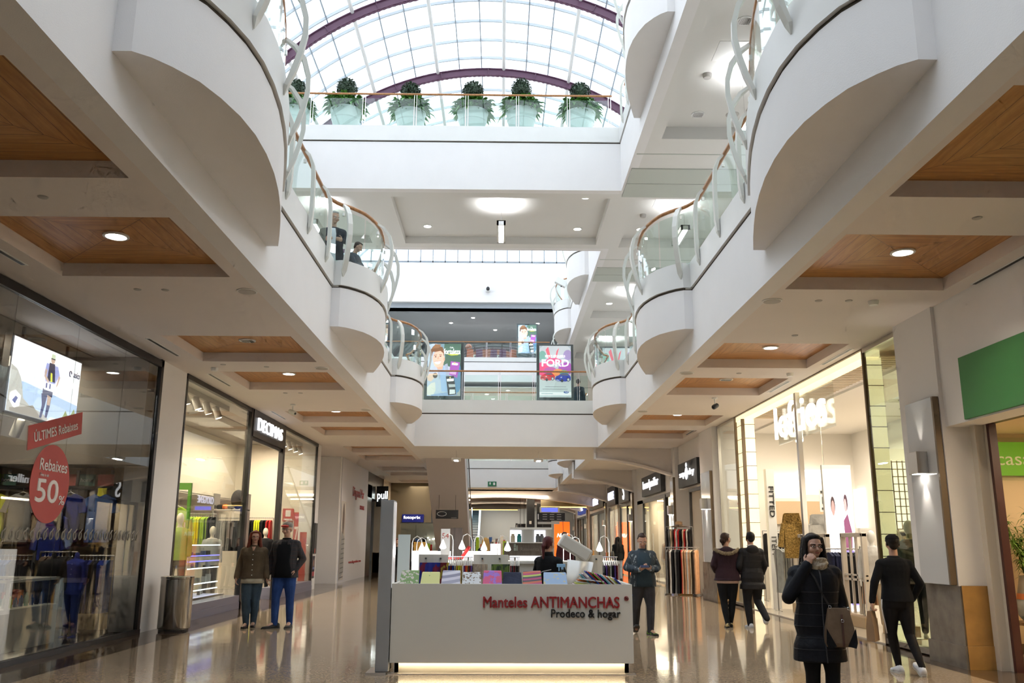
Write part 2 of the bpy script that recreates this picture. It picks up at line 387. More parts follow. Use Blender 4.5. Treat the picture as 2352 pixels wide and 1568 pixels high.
# outer walls
struct(MB().box(-12.4, -12, 0, -12.2, 118, 13.2), 'wall_left', WHITE)
struct(MB().box(10.8, -12, 0, 11.0, 118, 13.2), 'wall_right', WHITE)
struct(MB().box(-12.4, -12.2, 0, 11, -12, 24), 'wall_back', WHITE)
GREYW = mat('dark_grey_wall', (.36, .39, .42), .8)
struct(MB().box(-12.3, YE, 16.9, 10.9, YE+.3, 19.6), 'wall_far', WHITE)
struct(MB().box(-13, 75, 0, 12, 75.3, 18), 'wall_far', GREYW)
struct(MB().box(-12.3, YE+.3, 16.55, 10.9, 75, 16.9).box(-12.3, YE+.28, 16.55, 10.9, YE+1.2, 16.9), 'ceiling', GREYW)
struct(MB().box(-12.5, YE, 12.9, -12.2, 75, 17), 'wall_left', GREYW); struct(MB().box(10.8, YE, 12.9, 11.1, 75, 17), 'wall_right', GREYW)
# plain upper shop walls, set back on level 2
for s, xx in ((-1, -9.3), (1, 9.3)):
    mb = MB().box(xx, -10, G2, xx+s*.2, YE, Z3)
    struct(mb, 'wall_left' if s < 0 else 'wall_right', WHITE)
struct(MB().box(-12, 70, G2, 10.5, 70.2, Z3), 'wall_far', WHITE)
struct(MB().box(-12.2, YE+.2, Z3, 10.8, 75, Z3+.05), 'ceiling', SOFF3)
# ---- end slabs of the upper levels across the atrium
def end_slab(y, zs, zg, zc, yb, name='floor'):
    struct(MB().box(-12, y, zs, 3.33, yb, zg-.02), name, WHITE)
    struct(MB().box(-12, y+.02, zg-.02, 3.33, y+.3, zg+.02), 'trim_9', GROOVE)
    struct(MB().box(-12, y-.03, zg+.02, 3.33, y+.2, zc), 'trim_8', CURB)
    struct(MB().box(-12, y+.2, zg, 10.8, yb, zg+.05), name, FLOOR2)
end_slab(YE, 11.6, 12.9, C3, 75)
end_slab(54.0, Z1, G2, C2, 74)
# ---- gallery fascias with curved balconies
BPROF = [(0, .15), (.02, .27), (.05, .38), (.10, .52), (.16, .61), (.23, .68), (.31, .715), (.40, .71), (.50, .67), (.60, .60), (.70, .51), (.80, .40), (.90, .28), (1, .15)]
def side_path(side, xf, y0, y1, bulges, amp=1.0):
    pts = [(xf, y0)]
    for a, b in bulges:
        pts.append((xf, a))
        for t, d in BPROF: pts.append((xf - side*d*amp, a+t*(b-a)))
        pts.append((xf, b))
    pts.append((xf, y1)); return pts
def offs(pts, side, d):
    out = []
    for i, p in enumerate(pts):
        a = pts[max(i-1, 0)]; b = pts[min(i+1, len(pts)-1)]
        t = Vector((b[0]-a[0], b[1]-a[1])); t.normalize()
        nrm = Vector((-side, 0)) if abs(t.x) < 1e-6 else Vector((-t.y, t.x)) * (1 if side > 0 else -1)
        if nrm.x*(-side) < 0: nrm = -nrm
        out.append((p[0]+nrm.x*d, p[1]+nrm.y*d))
    return out
def ribbon(outer, inner, z0, z1):
    mb = MB(); n = len(outer); vs = []
    for (a, b), (c, d) in zip(outer, inner): vs += [(a, b, z0), (a, b, z1), (c, d, z1), (c, d, z0)]
    fs = []
    for i in range(n-1):
        for k in range(4): fs.append((4*i+k, 4*i+(k+1) % 4, 4*i+4+(k+1) % 4, 4*i+4+k))
    fs += [(0, 1, 2, 3), (4*n-1, 4*n-2, 4*n-3, 4*n-4)]
    return mb.add(vs, fs)
def fascia(side, xf, y0, y1, bulges, zs, zb, zg, zc):
    nm = 'wall_left' if side < 0 else 'wall_right'
    x_in = xf+side*.25
    struct(MB().box(xf, y0, zs, x_in, y1, zg-.02), nm, WHITE)
    for a, b in bulges:
        poly = [(xf+side*.05, a)] + [(xf-side*d, a+t*(b-a)) for t, d in BPROF] + [(xf+side*.05, b)]
        struct(MB().prism(poly, zb, zg-.02), nm, WHITE, smooth=True, auto=35)
    p = side_path(side, xf, y0, y1, bulges)
    struct(ribbon(offs(p, side, -.015), offs(p, side, -.10), zg-.02, zg+.025), 'trim_3', GROOVE)
    mb = ribbon(offs(p, side, .03), offs(p, side, -.20), zg+.025, zc-.05)
    mb2 = ribbon(offs(p, side, .03), offs(p, side, -.22), zc-.05, zc)
    mb.add(mb2.v, mb2.f); struct(mb, 'trim_4', CURB, smooth=True, auto=35)
    # floor fill in the bulges
    for a, b in bulges:
        poly = [(xf+side*.3, a)] + [(xf-side*(d-.05), a+t*(b-a)) for t, d in BPROF] + [(xf+side*.3, b)]
        struct(MB().prism(poly, zg, zg+.02), 'floor', FLOOR2)
B2 = [(6.1, 10.65), (14.9, 19.2), (23.4, 27.8)]
B2F = [(40.0, 44.4), (48.0, 52.0)]
B3 = [(6.7, 11.2), (15.35, 19.8), (32.75, 37.2), (41.5, 45.9)]
fascia(-1, FXL, -4, 30.5, B2, Z1, 5.2, G2, C2)
fascia(-1, FXL, 35.2, YE, B2F, Z1, 5.2, G2, C2)
fascia(1, FXR, -4, 30.5, B2, Z1, 5.2, G2, C2)
fascia(1, FXR, 35.2, YE, B2F, Z1, 5.2, G2, C2)
fascia(1, FXR, -4, 23.3, B3[:2], Z3, 11.72, G3, C3)
fascia(1, FXR, 28.6, YE, B3[2:], Z3, 11.72, G3, C3)
fascia(-1, -7.0, -4, YE, [], Z3, 11.7, G3, C3)
# ---- railings
def post_mesh(mb, x, y, nx, ny, zc, w=.088, bow=1.0):
    pr = [(.035, -.30), (.055, -.20), (.12, -.02), (.18, .2), (.22, .42), (.215, .62), (.16, .82), (.05, .98), (-.09, 1.08)]
    if not bow: pr = [(.035, -.30), (.06, -.20), (.075, -.02), (.078, .2), (.078, .42), (.075, .64), (.06, .82), (.0, .98), (-.09, 1.08)]
    side = Vector((-ny, nx, 0))
    mb.bar([(x+nx*a, y+ny*a, zc+b) for a, b in pr], side, [.012]+[w]*7+[w*.6], [.015, .04]+[.055]*5+[.045, .035])
def railing(nm_label, group, side, pts, zc, ts, zr=1.07, gl=True, inset=-.10, bow=1):
    """pts: plan polyline of the curb face; ts: arc fractions of the bowed posts"""
    segs = [0]
    for i in range(1, len(pts)): segs.append(segs[-1]+hypot(pts[i][0]-pts[i-1][0], pts[i][1]-pts[i-1][1]))
    tot = segs[-1]
    def at(u):
        s_ = max(0, min(tot, u*tot))
        for i in range(1, len(pts)):
            if s_ <= segs[i]+1e-6:
                k = (s_-segs[i-1])/max(1e-6, segs[i]-segs[i-1]); a, b = pts[i-1], pts[i]
                t = Vector((b[0]-a[0], b[1]-a[1])).normalized(); n_ = Vector((-t.y, t.x))
                if n_.x*(-side) < 0: n_ = -n_
                return a[0]+(b[0]-a[0])*k, a[1]+(b[1]-a[1])*k, n_
    x, y, n_ = at(.5)
    r = thing('balcony_railing', nm_label, 'railing', (x, y, zc), 0, group)
    for u in ts:
        x, y, n_ = at(u); mb = MB(); post_mesh(mb, x, y, n_.x, n_.y, zc, bow=bow); po = mb.build('railing_post', POST, r)
        x2, y2 = x+n_.x*(inset+.03), y+n_.y*(inset+.03)
        MB().box(x2-.02, y2-.02, zc+.86, x2+.02, y2+.02, zc+.92).build('glass_clamp', STEEL, po)
    N = max(2, int(tot/.12)); line = [at(i/N) for i in range(N+1)]
    MB().tube([(a+n.x*inset, b+n.y*inset, zc+zr) for a, b, n in line], .034, 10).build('handrail', RAILWOOD, r, smooth=True, auto=50)
    if gl:
        us = sorted([0.005]+[(ts[i]+ts[i+1])/2 for i in range(len(ts)-1)]+[.995]) if len(ts) > 1 else [.005, .995]
        for i in range(len(us)-1):
            a_, b_ = us[i]+.006, us[i+1]-.006; M_ = max(1, int((b_-a_)*tot/.15))
            pl = [at(a_+(b_-a_)*k/M_) for k in range(M_+1)]
            o_ = [(a+n.x*(inset+.03), b+n.y*(inset+.03)) for a, b, n in pl]; i_ = [(a+n.x*(inset+.018), b+n.y*(inset+.018)) for a, b, n in pl]
            ribbon(o_, i_, zc-.02, zc+zr-.12).build('glass_panel', RAILGLASS, r)
    return r
LV = {2: 'second-level', 3: 'third-level'}
def side_rails(side, xf, bulges, y0, y1, zc, lvl, straight_posts=None):
    sn = 'left' if side < 0 else 'right'; cur = y0; k = 0
    for i, (a, b) in enumerate(bulges+[(y1, None)]):
        if a-cur > .8:
            n = max(2, round((a-cur)/1.22)); ts = [(j+.35)/(n-.3) for j in range(n)] if n > 1 else [.5]
            ts = [min(.96, max(.03, t)) for t in ts]
            railing('bowed-post glass railing on the straight %s edge of the %s gallery, %s run from camera' % (sn, LV[lvl], ordn(k)), '%s %s gallery railings' % (LV[lvl], sn), side, [(xf, cur+.18), (xf, a-.33)], zc, ts, bow=0); k += 1
        if b is None: break
        pl = [(xf-side*d, a+t*(b-a)) for t, d in BPROF]; pl = [(xf-side*.02, a-.3)]+pl+[(xf-side*.02, b+.15)]
        railing('bowed-post glass railing round the %s curved %s balcony from camera, %s side' % (ordn(i), LV[lvl], sn), '%s %s balcony railings' % (LV[lvl], sn), side, pl, zc, [.07, .30, .53, .76, .96]); cur = b
side_rails(-1, FXL, B2, 2.0, 30.3, C2, 2)
side_rails(1, FXR, B2, 2.0, 30.3, C2, 2)
side_rails(1, FXR, B3[:2], 11.2, 23.1, C3, 3) if False else side_rails(1, FXR, [B3[1]], 11.4, 23.1, C3, 3)
def far_side(side, xf, bulges, y0, y1, zc, lvl):
    sn = 'left' if side < 0 else 'right'
    p = side_path(side, xf, y0, y1, bulges); L_ = y1-y0
    railing('distant %s %s gallery railing with bowed posts, beyond the %s bridge' % (LV[lvl], sn, 'planter' if lvl == 3 else 'advert'), 'distant gallery railings', side, p, zc, [(j+.5)/14 for j in range(14)])
far_side(1, FXR, B3[2:], 28.8, YE-.3, C3, 3)
far_side(1, FXR, B2F, 35.4, 53.8, C2, 2)
far_side(-1, FXL, B2F, 35.4, 53.8, C2, 2)
# ---- bridges
def bridge(y0, y1, x0, x1, zs, zg, zc, lvl, holes=None):
    struct(MB().box(x0, y0, zs if not holes else zs+.0, x1, y0+.25, zg-.02).box(x0, y1-.25, zs, x1, y1, zg-.02), 'wall_bridge', WHITE)
    if holes: coffered('ceiling', x0, x1, y0+.25, y1-.25, zs, holes, .25, SOFF3, wood=False)
    else: struct(MB().box(x0, y0+.25, zs, x1, y1-.25, zs+.05), 'ceiling', WHITE)
    struct(MB().box(x0, y0+.02, zg-.03, x1, y1-.02, zg+.02), 'trim_5', GROOVE)
    for ya, yb in ((y0-.03, y0+.2), (y1-.2, y1+.03)):
        struct(MB().box(x0, ya, zg+.02, x1, yb, zc-.05).box(x0, ya-.0, zc-.05, x1, yb+.02, zc), 'trim_6', CURB)
    struct(MB().box(x0, y0+.2, zg, x1, y1-.2, zg+.05), 'floor', FLOOR2)
bridge(30.5, 35.2, FXL-.25, FXR+.25, Z1, G2, C2, 2)
bridge(23.3, 28.6, -12.0, FXR+.25, Z3, G3, C3, 3, [(-3.25, 3.12, 23.9, 27.95), (-6.6, -4.35, 23.9, 27.95)])
def bridge_rail(x0, x1, y, zc, posts, label, zr=1.05, d=-1):
    r = thing('bridge_railing', label, 'railing', ((x0+x1)/2, y, zc))
    for x in posts:
        mb = MB()
        for dx in (-.035, .035): mb.box(x+dx-.008, y-.015, zc-.02, x+dx+.008, y+.015, zc+zr-.03)
        mb.box(x-.045, y-.075, zc-.22, x+.045, y-.03, zc-.02).box(x-.045, y-.06, zc-.03, x+.045, y+.015, zc)
        mb.build('railing_post', CHROME, r)
    MB().tube([(x0, y, zc+zr), (x1, y, zc+zr)], .03, 10).build('handrail', RAILWOOD, r)
    ps = [x0]+list(posts)+[x1]
    for a, b in zip(ps[:-1], ps[1:]):
        if b-a > .3: MB().box(a+.06, y+.0, zc-.02, b-.06, y+.012, zc+zr-.14).build('glass_panel', RAILGLASS, r)
    return r
bridge_rail(-3.0, 3.1, 30.6, C2, [-2.93, -1.36, -.08, 1.13, 2.70], 'glass and steel railing with wooden handrail along the near edge of the bridge with adverts')
bridge_rail(-3.0, 3.1, 35.1, C2, [-2.6, -1.2, .2, 1.6, 2.9], 'rear glass railing of the second-level bridge, behind the advert stands')
struct(MB().box(-8, 23.75, G3+.05, 3.2, 24.62, 13.14), 'trim_33', CURB)
bridge_rail(-7.5, 3.15, 23.4, C3, [-7.05, -5.55, -4.05, -2.56, -1.07, .40, 1.88, 3.08], 'glass railing with thin wooden handrail in front of the row of planters')
bridge_rail(-11.8, 3.1, YE+.1, C3, [-8.6, -7.2, -5.6, -4.1, -2.6, -1.0, .55, 2.0], 'far third-level glass railing in front of the dining chairs')
bridge_rail(-11.8, 3.1, 54.1, C2, [-4.1, -2.0, .6, 2.5], 'glass railing on the distant second-level slab above the exit sign')
# ---- glazed barrel vault
VX, VZ, VR = -.74, 12.1, 11.45
V0, V1 = -12.0, YE
roof = struct(MB().box(-12.4, V0, 13.15, -12.15, V1, 13.3).box(10.65, V0, 13.15, 10.9, V1, 13.3), 'ceiling_vault', CURB)
def arc(R_, y, a0, a1, n): return [(VX+R_*sin(a0+(a1-a0)*i/n), y, VZ+R_*cos(a0+(a1-a0)*i/n)) for i in range(n+1)]
AM = 1.49
mb = MB(); A = arc(VR+.24, V0, -AM, AM, 48); Bp = arc(VR+.24, V1, -AM, AM, 48)
mb.loft([A, Bp], False, False); mb.build('roof_glazing', ROOFGLASS, roof)
BARS = mat('pale_blue_glazing_bars', (.52, .58, .62), .45)
mb = MB(); y = 37.3-1.5*32
while y < V1:
    pts = arc(VR+.17, y, -AM, AM, 48)
    if y > V0: mb.bar(pts, (0, 1, 0), .06, .12)
    y += 1.5
mb.build('glazing_ring_bars', BARS, roof)
DBAR = mat('grey_blue_glazing_bars', (.30, .35, .40), .5)
mb = MB(); mb2 = MB(); dth = .0918; a00 = .064
for k in range(-16, 17):
    th = a00+k*dth
    if abs(th) > AM: continue
    c, s_ = cos(th), sin(th); R_ = VR+.14
    if k % 3 == 0: mb2.tube([(VX+(VR-.0)*s_, V0, VZ+(VR-.0)*c), (VX+(VR-.0)*s_, V1, VZ+(VR-.0)*c)], .085, 8)
    mb.bar([(VX+R_*s_, V0, VZ+R_*c), (VX+R_*s_, V1, VZ+R_*c)], (c, 0, -s_), .045, .10)
mb.build('glazing_long_bars', DBAR, roof); mb2.build('white_purlins', CURB, roof)
PURP = mat('purple_painted_steel', (.13, .055, .10), .45)
for k in range(-4, 4):
    ya = 38-6.5*k
    if ya > V1 or ya < V0: continue
    mb = MB(); n = 60
    for R1, R2, wy in ((VR, VR-.035, .16), (VR-.035, VR-.33, .03), (VR-.33, VR-.365, .16)):
        o1 = arc(R1, ya-wy/2, -AM, AM, n); o2 = arc(R2, ya-wy/2, -AM, AM, n); p1 = arc(R1, ya+wy/2, -AM, AM, n); p2 = arc(R2, ya+wy/2, -AM, AM, n)
        mb.loft([[o1[i], p1[i], p2[i], o2[i]] for i in range(n+1)])
    for i in range(2, n-1, 4):
        p = arc(VR-.18, ya, -AM, AM, n)[i]; th = -AM+2*AM*i/n
        mb.obox(p, (.03, .16, .33), Matrix.Rotation(th, 3, 'Y'))
    mb.build('purple_arch_rib', PURP, roof)
    mb = MB()
    for i in range(0, 150):
        th = -AM+2*AM*i/150
        if i % 1 == 0: mb.obox((VX+(VR-.385)*sin(th), ya, VZ+(VR-.385)*cos(th)), (.12, .10, .035), Matrix.Rotation(th, 3, 'Y'))
    mb.build('arch_bolts', PURP, roof)
# far gable glazing above the white wall
mb = MB()
for i in range(28):
    x = -12+i*.82*1.0; mb.box(x-.03, YE-.02, 19.6, x+.03, YE+.08, 23.6 if abs(x+.7) < 5 else 20.6)
mb.box(-12, YE-.02, 20.5, 10.6, YE+.08, 20.62); mb.box(-12, YE-.02, 19.6, 10.6, YE+.08, 19.7)
struct(mb, 'window_1', DBAR)
struct(MB().box(-12.3, YE+.1, 19.6, 10.9, YE+.12, 24), 'window_1', ROOFGLASS)
struct(MB().add([(-12.3, V0+.02, 12), (10.9, V0+.02, 12), (10.9, V0+.02, 24), (-12.3, V0+.02, 24)], [(0, 1, 2, 3)]), 'wall_back', WHITE)
# ================================================================== people
SKIN = mat('skin', (.52, .30, .21), .5, var=.06, vscale=20)
SKIN2 = mat('tanned_skin', (.42, .235, .16), .5, var=.06, vscale=20)
EYE = mat('dark_iris', (.02, .012, .01), .2); LIP = mat('lips', (.33, .10, .09), .45); EYEW = mat('eye_white', (.7, .68, .65), .3)
def cloth(name, c, bump=.5, bscale=40, var=.12, rough=.85): return mat(name, c, rough, bump=bump, bscale=bscale, var=var, vscale=7, spec=.2)
def plaid(name, a, b_, c, sc=14):
    if name in MATS: return MATS[name]
    m, n, L, b = nodemat(name); tc = n.new('ShaderNodeTexCoord'); sp = n.new('ShaderNodeSeparateXYZ'); L.new(tc.outputs['Object'], sp.inputs[0])
    fx = math_(n, L, 'LESS_THAN', math_(n, L, 'FRACT', math_(n, L, 'MULTIPLY', sp.outputs[0], sc)), .22)
    fz = math_(n, L, 'LESS_THAN', math_(n, L, 'FRACT', math_(n, L, 'MULTIPLY', sp.outputs[2], sc)), .22)
    q = mixc(n, L, fx, a, b_); q = mixc(n, L, math_(n, L, 'MULTIPLY', fz, .7), q, c); L.new(q, b.inputs['Base Color']); b.inputs['Roughness'].default_value = .85
    return m
def blotch(name, base, spot, sc=9, th=.6):
    if name in MATS: return MATS[name]
    m, n, L, b = nodemat(name); tc = n.new('ShaderNodeTexCoord'); t = n.new('ShaderNodeTexNoise'); t.inputs['Scale'].default_value = sc; t.inputs['Detail'].default_value = 3
    mp = n.new('ShaderNodeMapping'); mp.inputs['Scale'].default_value = (1.6, 1.6, .8); L.new(tc.outputs['Object'], mp.inputs[0]); L.new(mp.outputs[0], t.inputs['Vector'])
    L.new(mixc(n, L, math_(n, L, 'GREATER_THAN', t.outputs['Fac'], th), base, spot), b.inputs['Base Color']); b.inputs['Roughness'].default_value = .8
    return m
def ering(z, rx, ry, cy=0.0, cx=0.0, n=20, a0=0, a1=2*pi, p=2.3):
    out = []
    for k in range(n if a1-a0 > 6 else n+1):
        a = a0+(a1-a0)*k/n; c_, s_ = cos(a), sin(a)
        out.append(Vector((cx+rx*math.copysign(abs(c_)**(2/p), c_), cy+ry*math.copysign(abs(s_)**(2/p), s_), z)))
    return out
TORSO = [(.80, .150, .105, .01), (.88, .168, .118, .015), (.96, .160, .112, .01), (1.06, .142, .100, 0), (1.16, .150, .105, -.005), (1.26, .166, .112, -.005), (1.33, .166, .104, 0), (1.38, .128, .085, .01), (1.42, .078, .066, .015)]
def hand(mb, w_, d, pn, td, curl=.5, grip=1.0):
    w_ = Vector(w_); d = Vector(d).normalized(); pn = Vector(pn); pn = (pn-d*pn.dot(d)).normalized(); td = Vector(td); lat = (td-d*td.dot(d)-pn*td.dot(pn))
    lat = lat.normalized() if lat.length > 1e-3 else d.cross(pn)
    M_ = Matrix((lat, pn, d)).transposed()
    mb.ell(w_+d*.045, (.041, .016, .052), M_, 10, 6); mb.cap(w_-d*.02, w_+d*.03, .024, .026, 8)
    for i, ln in enumerate((.070, .078, .073, .058)):
        p = w_+d*(.082-.004*abs(i-1.3))+lat*(.031-.0205*i); dd = d.copy()
        for j, fr in enumerate((.42, .32, .26)):
            a = curl*(.35+.45*j)*grip; dd = (d*cos(a*1.6)+pn*sin(a*1.6)).normalized(); q = p+dd*ln*fr*1.1
            mb.cap(p, q, .0092-.0008*j, .0086-.0009*j, 8); p = q
    p = w_+d*.022+lat*.034; dd = (d*.6+lat*.72+pn*.25).normalized(); q = p+dd*.036; mb.cap(p, q, .0125, .0105, 8)
    dd = (d*.85+lat*.25+pn*.45*curl).normalized(); mb.cap(q, q+dd*.032, .0105, .0085, 8)
def shoe(fa, yaw, pitch, m, sole, P, s, nm='shoe', big=1.0):
    R_ = Matrix.Rotation(yaw, 3, 'Z') @ Matrix.Rotation(pitch, 3, 'X'); c = Vector(fa)
    def T(p): return (c + R_ @ (Vector(p)*big))*s
    rings = []
    for y, hw, h, z0 in ((.075, .026, .075, 0), (.055, .036, .085, 0), (.02, .038, .092, 0), (-.03, .040, .075, 0), (-.09, .046, .052, 0), (-.14, .045, .042, 0), (-.175, .034, .034, .004), (-.19, .015, .022, .008)):
        rings.append([T((hw*x, y, -.08+.018+z0+(h-.018)*z)) for x, z in ((-1, 0), (-1, .4), (-.72, .85), (0, 1), (.72, .85), (1, .4), (1, 0), (0, -.02))])
    o = MB().loft(rings).build(nm, m, P, smooth=True, local=True)
    sr = [(.082, .022), (.055, .040), (0, .041), (-.05, .041), (-.10, .049), (-.15, .047), (-.185, .032), (-.2, .012)]
    MB().loft([[T((-h_, y, -.08)), T((h_, y, -.08)), T((h_, y, -.058)), T((-h_, y, -.058))] for y, h_ in sr]).build('shoe_sole', sole, o, local=True)
    return o
DEF = dict(shL=(.165, .005, 1.335), shR=(-.165, .005, 1.335), elL=(.215, .02, 1.09), elR=(-.215, .02, 1.09), wrL=(.225, -.04, .86), wrR=(-.225, -.04, .86),
           hipL=(.085, 0, .87), hipR=(-.085, 0, .87), knL=(.10, -.02, .47), knR=(-.10, -.02, .47), anL=(.10, .03, .08), anR=(-.10, .03, .08),
           fyL=.12, fyR=-.12, fpL=0, fpR=0, head=(0, 0), hL=None, hR=None, lean=0)
def person(label, loc, rotz, H, pose=None, w=1.0, skin=SKIN, hair=None, top=None, legs=None, shoes=None, vox=.0075, face=True, belly=0.0, headw=1.0):
    J = dict(DEF); J.update(pose or {}); s = H/1.70
    P = thing('person', label, 'person', loc, rotz)
    V = lambda k: Vector(J[k])
    def out(mb, nm, m, rem=0, sm=0, par=None, **k):
        mb.v = [tuple(Vector(p)*s) for p in mb.v]; return mb.build(nm, m, par or P, smooth=True, remesh=rem, smooths=sm, local=True, **k)
    # ---- body
    mb = MB()
    mb.loft([ering(z, rx*w*.96, (ry+belly*.4)*.94, cy) for z, rx, ry, cy in TORSO]); mb.ell((0, .01, .86), (.155*w, .11, .11))
    hy, hp = J['head']; HR = Matrix.Rotation(hy, 3, 'Z') @ Matrix.Rotation(hp, 3, 'X'); hc = Vector((0, .0, 1.50)); lean = Vector((0, J['lean'], 0))
    hd = lambda p: hc + lean + HR @ (Vector(p)*Vector((headw, headw, 1)) - Vector((0, 0, 1.50)))
    mb.cap((0, .018, 1.38), hd((0, .01, 1.52)), .056, .052)
    mb.ell(hd((0, .008, 1.612)), (.073*headw, .092*headw, .088), HR, 18, 12); mb.ell(hd((0, -.022, 1.562)), (.060*headw, .066, .072), HR, 16, 10); mb.ell(hd((0, -.045, 1.512)), (.036*headw, .034, .026), HR)
    mb.cap(hd((0, -.084, 1.592)), hd((0, -.108, 1.558)), .009, .0145, 8); mb.ell(hd((0, -.093, 1.55)), (.018, .013, .009), HR, 10, 6)
    for q in (-1, 1):
        mb.ell(hd((q*.077, .012, 1.578)), (.010, .020, .030), HR, 10, 7); mb.ell(hd((q*.04, -.063, 1.558)), (.024, .02, .022), HR, 10, 6)
        mb.cap(hd((q*.012, -.083, 1.606)), hd((q*.052, -.070, 1.609)), .010, .009, 8)
    for q in 'LR':
        sg = 1 if q == 'L' else -1; a, b, c = V('sh'+q), V('el'+q), V('wr'+q)
        mb.cap(a-Vector((sg*.05, 0, -.0)), a, .058, .056); mb.cap(a, b, .050*w, .040); mb.cap(b, c, .040, .027)
        h = J['h'+q] or dict(d=(c-b), pn=(-sg, 0, 0), td=(0, -1, 0), curl=.55); hand(mb, c, h['d'], h['pn'], h['td'], h.get('curl', .5), h.get('grip', 1))
        a, b, c = V('hip'+q), V('kn'+q), V('an'+q); mb.cap(a, b, .082, .055); mb.cap(b, c, .056, .036)
        R_ = Matrix.Rotation(J['fy'+q], 3, 'Z'); mb.cap(c, c+R_ @ Vector((0, -.11, -.045)), .034, .028)
    out(mb, 'body', skin, vox*s, 2)
    if face:
        for q in (-1, 1):
            mb = MB().ell(hd((q*.032, -.0865, 1.588)), (.0135, .006, .0065), HR, 10, 6); eo = out(mb, 'eye', EYEW)
            mb = MB().ell(hd((q*.032, -.0915, 1.588)), (.0062, .003, .0062), HR, 8, 5); out(mb, 'iris', EYE, par=eo)
            mb = MB().cap(hd((q*.016, -.093, 1.607)), hd((q*.05, -.081, 1.609)), .0042, .003, 6); out(mb, 'eyebrow', (hair or {}).get('m', EYE))
        mb = MB().ell(hd((0, -.0905, 1.5315)), (.022, .007, .0065), HR, 10, 6); out(mb, 'mouth', LIP)
    # ---- hair
    if hair:
        m = hair['m']; st = hair['s']; mb = MB()
        if st != 'bald':
            mb.ell(hd((0, .034 if st == 'short' else .022, 1.630)), (.080*headw, (.086 if st == 'short' else .094)*headw, .084), HR, 18, 12)
            if st != 'short': mb.ell(hd((0, -.024, 1.674)), (.064*headw, .053, .029), HR)
            else: mb.ell(hd((0, -.018, 1.682)), (.060*headw, .05, .024), HR)
            mb.ell(hd((0, .062, 1.575)), (.062, .045, .062), HR)
            for q in (-1, 1): mb.cap(hd((q*.072, .028, 1.62)), hd((q*.074, .03, 1.575)), .016, .012, 8)
        if st == 'long':
            ln = hair.get('len', .30); ww = hair.get('w', 1.0)
            for q in (-1, 1):
                for kx, ky, l2 in ((.076, -.012, .9), (.074, .035, 1.0), (.05, .07, 1.05), (.02, .08, 1.05)):
                    p0 = hd((q*kx, ky, 1.65)); p1 = hd((q*(kx+.014*ww), ky+.005, 1.55)); p2 = Vector((q*(kx+.035*ww), ky+.035-(.05 if ky < 0 else 0), 1.58-ln*.75)); p3 = Vector((q*(kx+.04*ww), ky+.04-(.06 if ky < 0 else 0), 1.56-ln*l2))
                    mb.cap(p0, p1, .026, .030, 8); mb.cap(p1, p2, .030, .036, 8); mb.cap(p2, p3, .036, .020, 8)
        if st == 'pony':
            c0 = hd((0, .105, 1.62)); mb.ell(c0, .03); mb.cap(c0, c0+Vector((.0, .045, -.06)), .028, .036, 8); mb.cap(c0+Vector((0, .045, -.06)), c0+Vector((.01, .03, -.24)), .036, .015, 8)
        if st == 'bun':
            c0 = hd((0, .095, 1.56)); mb.ell(c0, (.055, .045, .05)); mb.cap(c0, c0+Vector((0, .02, -.07)), .04, .02, 8)
        if st != 'bald': out(mb, 'hair', m, .008*s, 2)
    # ---- trousers
    if legs:
        lw = legs.get('w', 1.0); mb = MB(); mb.loft([ering(z, rx*w+.008, ry+.008+belly*.3, cy) for z, rx, ry, cy in TORSO[:4]]); mb.ell((0, .012, .84), (.158*w, .118, .10))
        for q in 'LR':
            a, b, c = V('hip'+q), V('kn'+q), V('an'+q); c2 = c-(b-c).normalized()*.02
            mb.cap(a, a.lerp(b, .5), .100*w, .084*(.5+.5*lw)*w); mb.cap(a.lerp(b, .5), b, .084*(.5+.5*lw)*w, .066*lw); mb.cap(b, b.lerp(c, .45), .066*lw, .062*lw); mb.cap(b.lerp(c, .45), c2, .062*lw, legs.get('cuff', .050)*lw)
        out(mb, 'trousers', legs['m'], .009*s, 2)
    # ---- shoes
    if shoes:
        for q in 'LR':
            c = V('an'+q); shoe(c, J['fy'+q], J['fp'+q], shoes['m'], shoes.get('sole', shoes['m']), P, s, big=shoes.get('big', 1.05))
    # ---- upper garment
    if top:
        t = top; hem = t.get('hem', .82); ease = t.get('ease', .012); fl = t.get('flare', 0.0); mb = MB()
        rings = [r for r in TORSO if r[0] > hem+.02]
        if hem < .80: base = [(hem, .175+fl, .135+fl, .01), ((hem+.84)/2, .172+fl*.6, .13+fl*.5, .01)]
        else: base = [(hem, .160+fl, .115+fl, .012)]
        allr = base+rings
        def infl(r, e=0.0):
            z, rx, ry, cy = r; k = ease*(.5 if z > 1.40 else 1)+e; bl = belly*max(0, 1-abs(z-1.05)/.28)
            return (z, rx*w+k, ry+k+bl, cy-bl*.5)
        mb.loft([ering(*infl(r)[:3], infl(r)[3]) for r in allr])
        sl = t.get('sleeve', .055); cu = t.get('cuff', .040)
        for q in 'LR':
            sg = 1 if q == 'L' else -1; a, b, c = V('sh'+q), V('el'+q), V('wr'+q); e_ = c+(b-c).normalized()*t.get('cuffback', .005)
            mb.cap(a-Vector((sg*.06, 0, -.008)), a-Vector((0, 0, .005)), .062+ease*.6, sl+.010+ease*.4); mb.cap(a, b, sl+.006, sl-.004); mb.cap(b, e_, sl-.003, cu)
        G = out(mb, t.get('name', 'jacket'), t['m'], .009*s, 2)
        if t.get('collar'):
            c0 = t['collar']; mb = MB(); hh = t.get('colh', .05)
            pr = [ering(1.405, .088, .078, .012), ering(1.43+hh*.5, .072, .068, .008), ering(1.43+hh, .068, .066, .004), ering(1.43+hh*.98, .058, .056, .004), ering(1.40, .05, .05, .01)]
            mb.loft(pr); out(mb, t.get('colname', 'collar'), c0, par=G)
